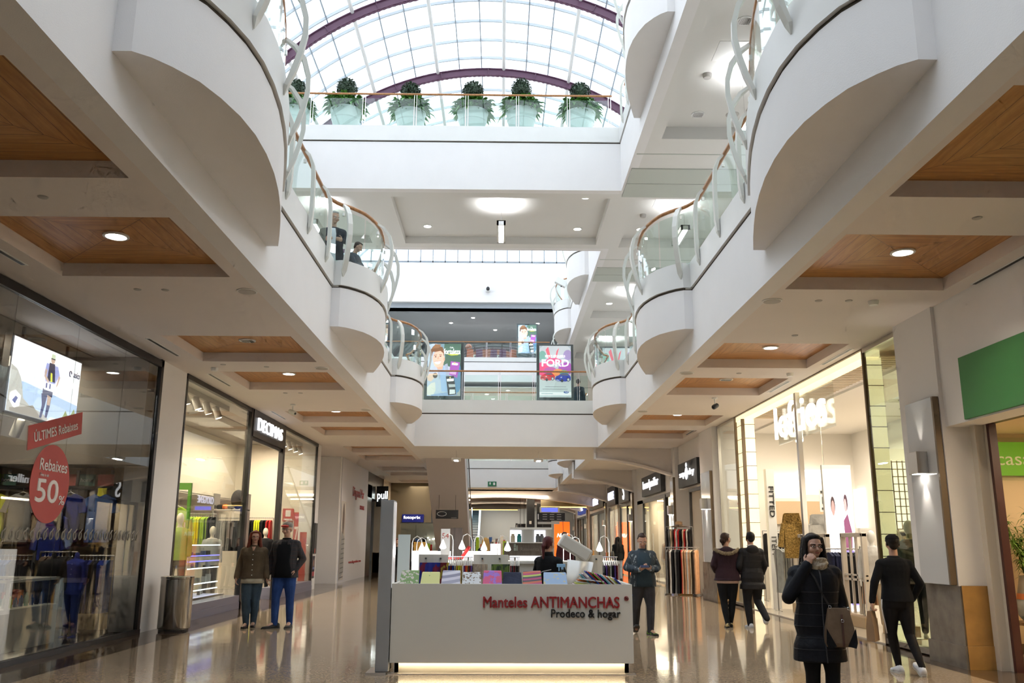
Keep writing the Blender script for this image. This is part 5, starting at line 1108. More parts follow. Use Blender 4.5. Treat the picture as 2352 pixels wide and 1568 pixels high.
# ---- near shop with green panel
wallbox(1, XR-.08, XR+.3, 1.0, 11.82, 3.45, Z1); wallbox(1, XR-.02, XR+.3, 11.4, 12.0, 3.12, Z1)
wallbox(1, XR-.08, XR+.3, -4, 5.0, 0, Z1)
wallbox(1, XR-.08, XR+.30, 1.0, 11.82, 3.10, 3.45)
wallbox(1, 5.97, 6.5, 11.80, 13.0, 1.02, Z1); 
struct(MB().box(5.93, 11.72, 0, 6.40, 12.72, .28).box(5.96, 11.76, .28, 6.37, 12.70, 1.02).box(6.35, 11.76, 0, 6.5, 12.9, 1.02), 'trim_23', MARB)
struct(MB().box(5.96, 11.71, 0, 6.41, 11.735, .285).box(5.98, 11.745, .285, 6.38, 11.77, 1.025), 'trim_24', MARG)
def sconce_panel(label, y0, y1, zt, zb=1.03, lit=True, x=5.93):
    t = thing('wall_panel', 'glossy white panel with box lamp on %s' % label, 'wall panel', (x, (y0+y1)/2, zb))
    MB().box(x-.045, y0, zb, x-.0, y1, zt).build('panel_sheet', PANEL, t, bevel=.003); MB().box(x-.05, y0-.045, zb, x+.03, y0, zt).build('panel_edge', BRONZE, t)
    yc = (y0+y1)/2; l = MB().box(x-.20, yc-.14, 2.50, x-.045, yc+.14, 2.80).build('box_lamp', STEEL, t, bevel=.004)
    MB().box(x-.17, yc-.10, 2.495, x-.07, yc+.10, 2.498).build('lamp_opening', LAMPW, t) if lit else None
    lamp('SPOT', 'wall_lamp_light', (x-.11, yc, 2.46), 26, (1, .92, .78), .02, rot=(0, 0, 0), spot=60, blend=.8); lamp('SPOT', 'wall_lamp_light', (x-.11, yc, 2.84), 12, (1, .92, .78), .02, rot=(pi, 0, 0), spot=50, blend=.8)
sconce_panel('the nearest right pillar, beside the green-signed shop', 11.86, 12.66, 3.52)
gp = thing('green_fascia_panel', 'blank dark green fascia panel over the near right shop entrance', 'sign', (XR-.1, 9, 3.1))
MB().box(XR-.125, 4.0, 3.12, XR-.085, 11.22, 3.93).build('panel_sheet', mat('dark_green_panel', (.05, .23, .065), .55), gp, bevel=.004)
struct(MB().box(6.30, 11.60, 0, 6.50, 11.72, 3.15).box(6.42, 11.50, 0, 6.46, 11.60, 3.15), 'door_2', mat('cream_door_jamb', (.68, .62, .52), .5))
struct(MB().box(6.40, 11.44, 0, 6.50, 11.50, 3.18).box(6.40, 5.0, 3.10, 6.50, 11.5, 3.18), 'door_2', mat('dark_red_brown_frame', (.06, .015, .012), .4))
SWALL = mat('sandy_beige_wall', (.72, .56, .36), .75)
wallbox(1, 6.5, 10.4, 13.2, 13.35, 0, 3.6, SWALL); wallbox(1, 10.3, 10.5, 1, 13.3, 0, 3.6, SWALL); struct(MB().box(6.3, 1, 3.18, 10.5, 13.3, 3.3), 'ceiling', SWALL); wallbox(1, 6.3, 10.5, .9, 1.05, 0, 3.6, SWALL)
struct(MB().box(6.55, 13.17, 0, 10.3, 13.2, .16), 'baseboard_right', mat('brown_skirting', (.16, .10, .06), .5))
struct(MB().box(6.5, 1, 0, 10.4, 13.2, .012), 'floor', mat('light_shop_floor', (.50, .44, .34), .2))
gs = thing('wall_sign', 'small lime green sign on a clear plate on the sandy back wall', 'sign', (7.75, 13.15, 2.5)); 
MB().box(7.20, 13.14, 2.48, 8.3, 13.15, 3.12).build('clear_plate', SHOPGLASS, gs); MB().box(7.26, 13.12, 2.55, 8.25, 13.135, 3.05).build('sign_face', mat('lime_sign_face', (.13, .36, .015), .5, emit=.25), gs); lettering('casa', 'F', (7.66, 13.115, 2.77), .13, mat('cream_letters', (.75, .78, .55), .5), gs, width=.52, ext=.004)
for x, z in ((7.225, 3.09), (7.225, 2.51)): MB().lathe([(.012, -.01), (.012, .01)], (x, 13.13, z), 10, Matrix.Rotation(pi/2, 3, 'X')).build('plate_screw', CHROME, gs)
so = thing('wall_socket', 'small cream power socket low on the sandy back wall', 'socket', (7.02, 13.18, .55)); MB().box(6.98, 13.17, .52, 7.07, 13.195, .61).build('socket_plate', CASEW, so, bevel=.004)
tb = thing('plant_stand', 'small wooden plant stand on splayed legs at the right edge', 'plant stand', (7.45, 12.68, 0)); MB().lathe([(.26, .46), (.27, .475), (.27, .50), (.25, .505)], n=24).build('stand_top', WOODB, tb, local=True)
for a in (0.4, 2.0, 3.6, 5.2): MB().tube([(.13*cos(a), .13*sin(a), .46), (.23*cos(a), .23*sin(a), .0)], [.02, .014], 8).build('leg', WOODB, tb, local=True)
pp = thing('potted_bamboo', 'bushy potted bamboo in a grey, white and orange painted pot', 'plant', (7.45, 12.68, .505))
MB().lathe([(.15, 0), (.21, .08), (.225, .20), (.21, .30)], n=24).build('pot_lower', mat('grey_white_pot', (.42, .45, .50), .5, var=.3, vscale=6), pp, local=True, smooth=True); MB().lathe([(.212, .30), (.195, .38), (.15, .62), (.13, .62), (.13, .58)], n=24).build('pot_upper', mat('taupe_pot', (.30, .25, .21), .5), pp, local=True, smooth=True)
MB().lathe([(.214, .30), (.206, .36), (.200, .38)], n=24).build('orange_pot_band', mat('orange_band', (.65, .18, .06), .5), pp, local=True)
mb = MB(); lf = MB()
for k in range(15):
    a = rnd.uniform(0, 2*pi); t_ = rnd.uniform(.1, .36); h_ = rnd.uniform(.55, 1.05); p0 = Vector((.06*cos(a), .06*sin(a), .58)); p1 = p0+Vector((t_*.4*cos(a), t_*.4*sin(a), h_*.55)); p2 = p0+Vector((t_*1.1*cos(a), t_*1.1*sin(a), h_))
    mb.tube([p0, p1, p2], [.008, .006, .003], 5)
    for j in range(85):
        u = rnd.random(); b0 = p0.lerp(p1, u*2) if u < .5 else p1.lerp(p2, u*2-1); d = Vector((rnd.gauss(0, 1), rnd.gauss(0, 1), rnd.gauss(.15, .7))).normalized(); s_ = d.cross(Vector((0, 0, 1))).normalized()*.012; b1 = b0+d*.04; L_ = rnd.uniform(.07, .15); e = b1+d*L_+Vector((0, 0, -.035)); m_ = b1+d*L_*.45+Vector((0, 0, .004))
        lf.add([b0, m_-s_, e, m_+s_], [(0, 1, 2, 3)])
mb.build('stems', mat('bamboo_stem', (.16, .20, .05), .6), pp, local=True); lf.build('leaves', mat('bamboo_leaves', (.10, .20, .025), .5, var=.4, vscale=12), pp, local=True)
lamp('AREA', 'shop_ceiling_light', (8.0, 10.0, 3.15), 150, (1, .80, .52), 1.2, 3)
# ---- bright fashion shop -------------------------------------------------------------------
TILEW = mat('white_back_wall', (.80, .76, .70), .6)
wallbox(1, 10.4, 10.6, 13.3, 27, 0, Z1, TILEW); wallbox(1, 6.3, 10.5, 26.0, 26.2, 0, Z1, TILEW)
struct(MB().box(7.4, 13.3, Z1-.05, 10.5, 26, Z1), 'ceiling', TILEW); struct(MB().box(XR, 13.0, 0, 10.4, 26, .02), 'floor', mat('cream_shop_floor', (.66, .58, .47), .12))
G1 = struct(MB().box(XR+.0, 13.0, 0, XR+.10, 14.5, .10).box(XR, 13.0, Z1-.08, XR+.06, 14.5, Z1), 'window_5', STEEL); MB().box(XR+.02, 13.0, .1, XR+.035, 14.5, Z1-.08).build('glass_pane', glass('greenish_side_glass', (.80, .86, .76), 1.5, base=.04), G1)
G2_ = struct(MB().box(XR, 22.9, 0, XR+.08, 24.75, .08).box(XR, 22.9, Z1-.08, XR+.06, 24.75, Z1).box(XR, 24.72, 0, XR+.08, 24.80, Z1), 'window_6', STEEL); MB().box(XR+.02, 22.9, .08, XR+.035, 24.72, Z1-.08).build('glass_pane', SHOPGLASS, G2_)
LBOX = mat('glowing_cream_tile', (1, .88, .62), .5, emit=.9, ecol=(1, .86, .55))
ar = thing('illuminated_portal', 'cream backlit tiled portal framing the bright fashion shop entrance', 'portal', (XR, 18.7, 0))
MB().box(XR+.06, 22.25, .02, XR+.34, 22.88, Z1-.14).build('lit_side_column', LBOX, ar); MB().box(XR+.06, 14.56, .02, XR+.34, 14.66, Z1-.14).build('lit_side_column', LBOX, ar); MB().box(XR+.04, 14.5, Z1-.14, XR+.30, 22.9, Z1-.02).build('lit_lintel', LBOX, ar)
mb = MB()
for k in range(13): mb.box(XR+.05, 22.24, .35*k+.3, XR+.35, 22.89, .35*k+.312)
for k in range(13): mb.box(XR+.05, 14.55, .35*k+.3, XR+.35, 14.67, .35*k+.312)
mb.box(XR+.0, 22.86, 0, XR+.08, 22.92, Z1-.02).box(XR, 22.2, 0, XR+.08, 22.25, Z1-.14).box(XR+.0, 14.5, 0, XR+.06, 14.55, Z1-.02).box(XR, 14.5, Z1-.02, XR+.05, 22.9, Z1)
mb.build('portal_trim', BRONZE, ar)
mb = MB()
for k in range(42): mb.box(XR+.34, 14.7+.18*k, Z1-.13, XR+.9, 14.71+.18*k, Z1-.12)
mb.box(XR+.34, 14.6, Z1-.12, XR+.9, 22.3, Z1-.10); mb.build('slatted_ceiling', SHOPW2, ar)
ls = thing('shop_sign', 'glowing white letters on a clear hanging panel over the tiled shop entrance', 'sign', (XR+.15, 18.2, 3.7)); MB().box(XR+.20, 16.45, 3.72, XR+.215, 19.9, Z1-.13).build('clear_panel', SHOPGLASS, ls)
NEON2 = mat('bright_white_letters', (1, 1, 1), .5, emit=1.5, ecol=(1, .97, .92)); lettering('lefties', 'R', (XR+.10, 18.2, 4.18), .72, NEON2, ls, width=3.15, off=0, ext=.03)
struct(MB().box(XR+.05, 18.15, 0, XR+.14, 18.27, Z1-.14), 'door_3', STEEL)
GATE = mat('cream_gate_plastic', (.66, .60, .52), .4)
def gate(label, y0, y1, x=6.85):
    t = thing('security_gate', label, 'security gate', (x, (y0+y1)/2, 0), 0, 'security gates of the fashion shop')
    for y in (y0, y1-.07): MB().box(x-.05, y, .2, x+.05, y+.07, 1.75).build('gate_post', GATE, t, bevel=.01)
    MB().box(x-.05, y0, 1.68, x+.05, y1, 1.76).build('gate_top', GATE, t, bevel=.01); mb = MB()
    for u in (.36, .62): mb.box(x-.02, y0+(y1-y0)*u, .25, x+.02, y0+(y1-y0)*u+.05, 1.7)
    mb.box(x-.02, y0, .86, x+.02, y1, .90).box(x-.02, y0, .95, x+.02, y1, .98); mb.build('gate_bars', GATE, t)
    MB().box(x-.12, y0-.02, 0.02, x+.12, y1+.02, .22).build('gate_base', mat('oak_gate_base', (.42, .30, .17), .5), t, bevel=.01)
for i, (a, b) in enumerate(((15.2, 16.1), (16.9, 18.0), (18.8, 19.7), (20.3, 21.0))): gate('cream anti-theft gate in fashion shop entrance, %s from the nearest white pillar' % ordn(i), a, b)
for i in range(4): spot('drum spotlight on a rod in the fashion shop shop, %s from the entrance glass' % ordn(i), ((7.3, 7.4, 9.0, 9.6)[i], (15.4, 21.8, 19.5, 20.8)[i], Z1-.06), .5, 2.0+i, 'drum spotlights in fashion shop', col=CASEW, drop=(.9, .5, 1.5, 1.5)[i], big=1.9)
# interior: panels, mural screen, racks, mannequins
def panel(nm, lb, cat, x0, y0, z0, x1, y1, z1, m, part='panel_face', fr=None):
    t = thing(nm, lb, cat, ((x0+x1)/2, (y0+y1)/2, min(z0, z1))); MB().box(x0, y0, z0, x1, y1, z1).build(part, m, t)
    if fr: mb = MB(); e = .03; mb.box(x0-e, min(y0, y1)-e, z0-e, x1+e, min(y0, y1), z1+e).box(x0-e, max(y0, y1), z0-e, x1+e, max(y0, y1)+e, z1+e).box(x0-e, y0-e, z1, x1+e, y1+e, z1+e).box(x0-e, y0-e, z0-e, x1+e, y1+e, z0); mb.build('panel_frame', fr, t)
    return t
LITW = mat('backlit_white_panel', (1, .97, .9), .5, emit=1.5, ecol=(1, .95, .85))
FRW = mat('pale_wood_frame', (.60, .44, .28), .5)
panel('backlit_display', 'large backlit white panel high on the fashion shop back wall, left one', 'light panel', 10.3, 25.3, 2.0, 10.395, 26.0-.1, 3.1, LITW, fr=None)
panel('backlit_display', 'backlit white panel facing the entrance beside the tall 12 sign', 'light panel', 7.95, 25.85, 2.85, 8.6, 26.0, 3.5, LITW, fr=None)
panel('backlit_display', 'raised backlit white panel right of the first one in fashion shop', 'light panel', 8.75, 25.85, 2.95, 9.4, 26.0, 3.65, LITW, fr=None)
panel('wall_board', 'pale wood board under the backlit panels in fashion shop', 'board', 7.8, 25.86, 2.1, 9.7, 26.0, 2.75, FRW)
tm = thing('number_sign', 'white sign with black 12 and dark bars in fashion shop', 'sign', (8.75, 21.5, 1.9)); MB().box(7.70, 21.48, 2.30, 8.02, 21.5, 2.85).build('sign_board', WHITEP, tm)
lettering('12', 'F', (7.86, 21.47, 2.57), .17, BLACK, tm, width=.20, ext=.006); MB().box(7.73, 21.465, 2.74, 7.99, 21.475, 2.80).box(7.74, 21.465, 2.35, 7.98, 21.475, 2.40).build('sign_bar', DKGREY, tm); MB().tube([(7.86, 21.49, 2.85), (7.86, 21.49, Z1-.0)], .008, 5).build('sign_rod', CHROME, tm)
ms = thing('fashion_screen', 'tall bright fashion screen with two models in white and purple', 'screen', (8.9, 19.0, .1)); MB().box(7.08, 19.48, .02, 7.72, 19.56, 3.25).build('screen_body', WHITEP, ms)
picture('F', (7.40, 19.47, 1.65), .60, 3.0, [(rect(0, 0, 1, 1), (.97, .95, 1)), (circ(.27, .74, .085, .065), (.06, .04, .04)), (circ(.27, .72, .062, .055), (.38, .22, .2)), ([(.1, .6), (.24, .66), (.42, .6), (.46, .3), (.5, .02), (.12, .02), (.08, .3)], (.78, .79, .9)), ([(.2, .55), (.3, .62), (.36, .4), (.24, .3)], (.62, .64, .78)), (circ(.74, .76, .075, .06), (.07, .04, .05)), (circ(.72, .74, .05, .048), (.5, .3, .3)), ([(.62, .63), (.78, .68), (.9, .55), (.86, .4), (.64, .42)], (.18, .06, .12)), ([(.62, .42), (.92, .42), (.95, .04), (.68, .04)], (.22, .18, .55))], ms, 'screen_picture', emit=1.5)
wp = thing('wall_letters', 'vertical stack of black letters on a white column in fashion shop', 'sign', (6.7, 21.95, 1.6)); MB().box(6.56, 21.9, .02, 6.76, 22.1, 3.35).build('white_column', WHITEP, wp)
lettering('LEFTIES', 'F', (6.86, 21.88, 2.35), .17, BLACK, wp, width=1.05, rot=-pi/2, ext=.006) if False else lettering('FITTED', 'F', (6.66, 21.88, 2.55), .12, BLACK, wp, width=.75, rot=-pi/2, ext=.006, off=.02); lettering('ITEM', 'F', (6.66, 21.88, 1.5), .12, BLACK, wp, width=.42, rot=-pi/2, ext=.006)
fr2 = thing('fire_sign', 'small red and white fire sign behind the glowing tile column', 'sign', (7.0, 25.9, 2.8)); MB().box(6.6, 25.93, 2.65, 7.2, 25.95, 2.95).build('sign_plate', RED, fr2); MB().box(6.68, 25.92, 2.70, 6.9, 25.93, 2.9).build('pictogram', WLET, fr2)
GOLD = mat('gold_sequin_cloth', (.35, .22, .06), .3, metal=.7, bump=1.5, bscale=60, var=.5, vscale=30)
front_shirt('hanging_shirt', 'shiny gold sequinned jacket hanging in fashion shop', GOLD, (6.72, 20.65, 2.08), radians(-12), .50, .85, None, True)
front_shirt('hanging_shirt', 'white puffy jacket hanging right of the gold one', CWH, (7.28, 20.45, 2.05), radians(-12), .5, .8, None, True)
mats_a = [CGR, CWH, CBLK, CLG]
PKC = C_('peach', (.60, .36, .22)); PAL = C_('sand', (.50, .42, .30))
rack('rack of grey and white clothes at the left of fashion shop entrance', 6.95, 21.3, 0, .9, 1.5, [CLG, CWH, CGR, CGR], '%s garment on the left fashion shop rack', 'garments on the left fashion shop rack', 1.0)
rack('rack of navy and black coats behind the middle anti-theft gate', 7.05, 18.6, 0, .7, 1.45, [C_('navy', (.02, .025, .06)), CBLK, CBLK], '%s coat behind the middle gate', 'coats behind the middle gate', 1.0)
rack('rack of peach and sand clothes behind the nearest gate', 7.35, 17.4, 0, .8, 1.5, [PKC, PAL, PKC, CBLK, PAL], '%s garment behind the nearest gate', 'garments behind the nearest gate', 1.0)
rack('high rack along the fashion shop far wall', 8.6, 25.0, 0, 2.6, 1.9, [CBLK, CWH, CGR, CWH], '%s garment on the far fashion shop rack', 'garments on the far fashion shop rack', .9)
mannequin('white mannequin with black hat and pale coat in fashion shop window', 7.02, 17.0, radians(-20), 1.80, CWH, PAL, skin=WHITEP)
mannequin('pale mannequin in black trousers behind the side glass of fashion shop', 6.50, 14.25, radians(-20), 1.80, CGR, CBLK, z=.12, skin=mat('ivory_mannequin', (.62, .58, .45), .4))
mannequin('pale mannequin in denim behind the side glass, nearer the entrance', 6.62, 15.0, radians(-30), 1.78, PAL, C_('denim', (.10, .16, .24)), skin=MATS['ivory_mannequin'])
ml = thing('lit_grid_display', 'glowing cream grid panel behind the side glass of fashion shop', 'light panel', (7.35, 15.7, 1.8)); mb = MB(); MB().box(6.97, 15.72, .02, 7.0, 15.74, 1.8).box(7.7, 15.72, .02, 7.73, 15.74, 1.8).build('panel_leg', FRW, ml); MB().box(6.95, 15.7, 1.8, 7.75, 15.74, 3.0).build('panel_face', LITW, ml)
for k in range(9): mb.box(6.95+.097*k, 15.68, 1.8, 6.965+.097*k, 15.70, 3.0)
for k in range(10): mb.box(6.95, 15.68, 1.8+.13*k, 7.75, 15.70, 1.815+.13*k)
mb.build('panel_grid', FRW, ml)
lamp('AREA', 'shop_ceiling_light', (7.9, 18.6, Z1-.14), 230, (1, .88, .70), 1.5, 7); lamp('AREA', 'shop_ceiling_light', (9.2, 22.0, 4.2), 110, (1, .90, .74), 1.5, 5); lamp('AREA', 'shop_ceiling_light', (7.6, 23.9, Z1-.14), 45, (1, .88, .70), .8, 1.5)
# ---- piers, signs and shopfronts further along --------------------------------------------
def pier(y0, y1, x=5.9, gold=True):
    wallbox(1, x+.06, 6.6, y0, y1, 1.02, Z1); struct(MB().box(x+.03, y0-.02, 0, 6.6, y1+.02, 1.02).box(x, y0-.04, 0, 6.6, y1+.04, .25), 'trim_25', MARB)
    if gold: struct(MB().box(x+.02, y0-.055, 0, 6.5, y0-.03, 1.03), 'trim_26', MARG)
pier(24.85, 26.5); sconce_panel('the second right pillar, past the fashion shop tiles', 25.0, 26.1, 3.55, x=5.93)
wallbox(1, XR, 6.6, 26.5, 30.3, 3.3, Z1); wallbox(1, 6.5, 6.7, 27.9, 30.3, 0, 3.3, SHOPW2); wallbox(1, 9.2, 9.4, 26.2, 41, 0, Z1, SHOPW2); wallbox(1, 6.6, 9.3, 30.6, 30.8, 0, Z1, SHOPW2)
PIERS = [30.35, 39.95, 50.3, 61.3, 71.5]
for i, y in enumerate(PIERS): pier(y, y+.65); sconce_panel('the %s slim right pillar in the distance' % ordn(i), y+.05, y+.6, 3.75, x=5.93, lit=i < 3)
def rsign(label, txt, y0, y1, z0, z1, lit=NEONW, box=DKGREY, x=XR-.02, h=.3, w=None, off=0):
    t = thing('shop_sign', label, 'sign', (x, (y0+y1)/2, z0)); MB().box(x-.16, y0, z0, x, y1, z1).build('sign_box', box, t, bevel=.005); lettering(txt, 'R', (x-.18, (y0+y1)/2, (z0+z1)/2), h, lit, t, width=w, off=off, ext=.03); return t
t = rsign('dark square sign with glowing white fruit emblem and lettering, before the second pillar', 'superdry', 26.75, 29.6, 3.32, 4.10, h=.26, w=2.2)
for z, r, sx in ((3.72, .20, 1), (3.98, .08, 1)): MB().ell((XR-.2, 28.2, z), (.02, r*1.2, r)).build('emblem', NEONW, t)
rsign('dark sign with tall glowing white lettering above the warm shop window', 'brandymiller', 32.9, 37.4, 3.42, 4.2, h=.42, w=3.6)
rsign('dark sign with thin white scribbled emblem past the third pillar', 'S', 41.3, 44.6, 3.45, 4.5, h=.8, w=.5, off=0)
BLUEL = mat('white_blue_letters', (.9, .9, 1), .5, emit=1.5, ecol=(.72, .75, 1))
rsign('dark sign with glowing violet-white lettering, nearer one', 'OXYGENE', 46.2, 49.6, 3.5, 4.5, lit=BLUEL, h=.42, w=2.4)
rsign('dark sign with glowing violet-white lettering, farther one', 'OXYGENE', 51.8, 59.8, 3.6, 4.5, lit=BLUEL, h=.45, w=3.0)
rsign('blue sign with white lettering at the far right shops', 'Fnac', 62.5, 69, 3.6, 4.5, lit=NEONW, box=mat('blue_sign_box', (.01, .04, .30), .4, emit=.4), h=.5, w=2.5)
# doorway with clothing rack
struct(MB().box(6.08, 27.0, 0, 6.16, 27.08, 3.2).box(6.08, 28.7, 0, 6.16, 28.8, 3.2).box(6.08, 27.0, 3.15, 6.16, 28.8, 3.25), 'door_4', FRAMEB)
struct(MB().box(6.6, 26.5, 0, 9.2, 30.6, .02), 'floor', SHOPF)
panel('wall_board', 'grey-brown board hanging inside the doorway behind the clothes rack', 'board', 7.2, 28.6, 1.9, 8.4, 28.65, 2.9, mat('taupe_board', (.33, .26, .19), .6))
def stall(label, x, y, rz, cols, cols2):
    rack(label+', upper tier', x, y, rz, .85, 2.05, cols, '%s top on the upper tier of the doorway rack', 'tops on the doorway rack', .62, frame=True, n=12)
    rack(label+', lower tier of long dresses', x, y-.35, rz, 1.05, 1.42, cols2, '%s long dress on the lower tier of the doorway rack', 'dresses on the doorway rack', 1.30, frame=True, n=15)
stall('street clothes rack outside the doorway past the second pillar', 5.62, 28.3, -.4, [CBLK, CGR, PAL, CBR, CRD, CWH, CRD, CBLK, PAL, CRD, CWH, CBLK], [CGR, CBR, CWH, CBLK, CGR, CBLK, CBLK, CRD, PKC, PKC, CWH, PKC, PAL, CBR, PKC])
ht = thing('straw_hat', 'brown hat resting on top of the doorway clothes rack', 'hat', (5.62, 28.3, 2.062)); MB().lathe([(.24, 0), (.23, .01), (.12, .02), (.11, .14), (.05, .16)], n=20).build('hat_body', C_('straw', (.28, .18, .10)), ht, local=True, smooth=True); MB().lathe([(.122, .02), (.118, .05)], n=20).build('hat_band', BLACK, ht, local=True)
# warm window shop
G3_ = struct(MB().box(XR+.0, 31.0, 0, XR+.08, 32.2, 3.3).box(XR, 31.0, 3.2, XR+.1, 39.9, 3.35).box(XR, 31.95, 0, XR+.1, 32.2, 3.3).box(XR, 38.3, 0, XR+.1, 38.45, 3.3), 'window_7', FRAMEB) if False else struct(MB().box(XR, 31.0, 3.2, XR+.1, 39.9, 3.35).box(XR-.02, 33.0, 0, XR+.1, 33.35, 3.3).box(XR, 38.3, 0, XR+.1, 38.45, 3.3), 'window_7', FRAMEB)
MB().box(XR+.03, 33.35, .05, XR+.045, 38.3, 3.2).build('glass_pane', SHOPGLASS, G3_); wallbox(1, XR, 6.5, 31.0, 39.95, 3.35, Z1); wallbox(1, XR, 6.4, 38.45, 39.95, 0, 3.35, SHOPW)
struct(MB().box(6.6, 30.8, 0, 9.2, 41, .02), 'floor', SHOPF)
mannequin('window mannequin in black and cream beside the dark door post', 6.75, 34.2, radians(-60), 1.9, CBLK, CWH); mannequin('window mannequin with brown top in the warm shop', 6.8, 35.6, radians(-60), 1.85, CBR, C_('blue_white', (.35, .40, .75))); mannequin('window mannequin in pink behind the phone user', 6.8, 37.0, radians(-60), 1.85, PKC, PAL)
es = thing('display_easel', 'thin white metal easel outside the warm shop window', 'easel', (5.75, 33.9, 0)); mb = MB()
mb.tube([(5.75, 33.9, 1.9), (5.75, 33.9, .05)], .015, 6).tube([(5.75, 33.9, .5), (5.55, 33.9, .02)], .012, 6).tube([(5.75, 33.9, .5), (5.95, 33.9, .02)], .012, 6).tube([(5.5, 33.9, .02), (6.0, 33.9, .02)], .012, 6); mb.build('easel_frame', CASEW, es)
lamp('AREA', 'shop_ceiling_light', (7.6, 28.4, 3.2), 260, (1, .82, .58), 1, 2.4); lamp('AREA', 'shop_ceiling_light', (7.4, 35.5, 3.2), 420, (1, .85, .62), 1, 6)
# farther plain fronts
SF = [(40.6, 46.0), (46.0, 50.3), (50.95, 61.3), (61.95, 71.5), (72.2, 90)]
for i, (a, b) in enumerate(SF):
    wallbox(1, XR, 6.4, a, b, 3.45, Z1); wallbox(1, XR, 6.5, a, a+.5, 0, 3.5, SHOPW2); wallbox(1, 8.4, 8.6, a, b, 0, Z1, [SHOPW2, SHOPW2, SHOPW, mat('dim_dark_wall', (.03, .03, .03), .6), SHOPW2][i])
    G = struct(MB().box(XR, a+.5, 0, XR+.1, a+.75, 3.45).box(XR, b-.3, 0, XR+.1, b, 3.45).box(XR, (a+b)/2-.1, 0, XR+.1, (a+b)/2+.1, 3.45).box(XR, a+.5, 3.3, XR+.1, b, 3.45), 'window_%d' % (8+i), FRAMEB if i != 1 else STEEL)
    MB().box(XR+.03, a+.75, .05, XR+.04, b-.3, 3.3).build('glass_pane', SHOPGLASS, G)
    struct(MB().box(XR-.02, a, 0, XR, a+.5, 1.0), 'trim_27', MARG)
    if i != 3: lamp('AREA', 'shop_ceiling_light', (7.3, (a+b)/2, 3.9), 60*(b-a), (1, .84, .62), 1, (b-a)*.7)
# arched beams bridging the side aisle
def arch_beam(y, x0, x1, z0a, z1a, th=.28, n=14, nm='trim_30'):
    top = Z1+.01; pts = [(x0+(x1-x0)*k/n, z0a+(z1a-z0a)*(k/n)**1.7) for k in range(n+1)]
    poly = [(x0, top)]+pts+[(x1, top)]
    struct(MB().slab([(x, y, z) for x, z in poly], (0, th, 0)), nm, SOFFIT); mb = MB()
    mb.bar([(x, y+.05, z-.03) for x, z in pts], (0, 1, 0), th+.14, .07)
    struct(mb, nm, SOFFIT); struct(MB().box(x0-.06, y-.10, z0a-.02, x0+.01, y+th, 5.15), nm, WHITE)
for i, y in enumerate((30.9, 40.4, 50.6, 61.5, 71.8)): arch_beam(y, FXR-.05, XR+.05, 4.42, 3.82)
# ground level joints in the beam faces
# ================================================================== ceiling fittings
def downlight(label, x, y, z, r=.115, lit=True, power=70, grp=None, col=(1, .82, .64), spot_a=120):
    t = thing('downlight', label, 'ceiling light', (x, y, z-.02), 0, grp)
    MB().lathe([(r*1.25, .02), (r*1.25, .004), (r*1.0, .0), (r*.95, .012)], n=24).build('trim_ring', WHITEP, t, local=True)
    MB().lathe([(r*.97, .006), (r*.97, .010)], n=24).build('lamp_disc', LAMPW if lit else STEEL, t, local=True)
    if not lit:
        mb = MB()
        for k in range(-3, 4): mb.box(-r*.9, k*r*.26-.004, -.003, r*.9, k*r*.26+.004, .004).box(k*r*.26-.004, -r*.9, -.003, k*r*.26+.004, r*.9, .004)
        mb.build('louvre_grid', CHROME, t, local=True)
    if lit and power: lamp('SPOT', 'downlight_beam', (x, y, z-.05), power, col, .08, spot=spot_a, blend=1.0)
    return t
for side, H_, off_ in (('left', LHOL, (0, 2)), ('right', RHOL, (0, 3))):
    for i, (a, b, c, d) in enumerate(H_):
        if d < 0 or c > 52: continue
        lit = not ((side == 'left' and abs(c-13.89) < .1) or (side == 'right' and abs(c-17.3) < .6) or c < 7)
        downlight('recessed %s lamp in the wood coffer of the %s aisle ceiling, %s from camera' % ('bright' if lit else 'unlit louvred', side, ordn(i)), (a+b)/2+.05, (c+d)/2, Z1+.168, lit=lit, power=150, grp='%s aisle coffer lamps' % side)
def small(nm, label, cat, x, y, z, r, m, grp=None, h=.02, part=None):
    o = MB().lathe([(r, 0), (r*.98, -h*.5), (r*.8, -h)], (x, y, z), 20).build(nm, m, smooth=True, auto=30); return tagp(o, label, cat, grp)
GR = mat('pale_grey_grille', (.50, .48, .45), .6)
for sd, pts in (('left', [(-3.38, 11.25), (-3.44, 16.54), (-3.4, 21.9)]), ('right', [(3.68, 11.53), (3.6, 16.78), (3.55, 21.9)])):
    for i, (x, y) in enumerate(pts):
        t = thing('ceiling_speaker', 'round flush speaker grille in the %s aisle soffit edge, %s from camera' % (sd, ordn(i)), 'speaker', (x, y, Z1-.015), 0, 'ceiling speakers')
        MB().lathe([(.135, .015), (.135, .004), (.12, 0)], n=28).build('speaker_ring', WHITEP, t, local=True); MB().lathe([(.115, -.001), (.115, -.004)], n=28).build('speaker_grille', GR, t, local=True)
for i, (x, y) in enumerate([(-4.44, 8.02), (-4.81, 11.21), (-4.45, 11.22), (-5.23, 16.25), (-4.47, 16.45), (-4.83, 19.46), (-4.49, 19.45), (4.81, 8.36), (4.66, 13.57), (4.72, 11.5), (4.31, 11.51), (4.62, 16.79)]):
    small('sprinkler', 'tiny round sprinkler cover in the %s aisle ceiling, %s from camera' % ('left' if x < 0 else 'right', ordn(i if x < 0 else i-7)), 'sprinkler', x, y, Z1, .05, GR, 'sprinkler covers', .012)
for i, (x, y) in enumerate([(-5.5, 16.6), (5.06, 11.51), (5.61, 16.76)]):
    small('smoke_detector', 'white smoke detector on the %s aisle ceiling%s' % (('left', 'right', 'right')[i], (' before the sports shops', ' near the first pillar', ' above the fashion shop entrance')[i]), 'smoke detector', x, y, Z1, .07, WHITEP, None, .06)
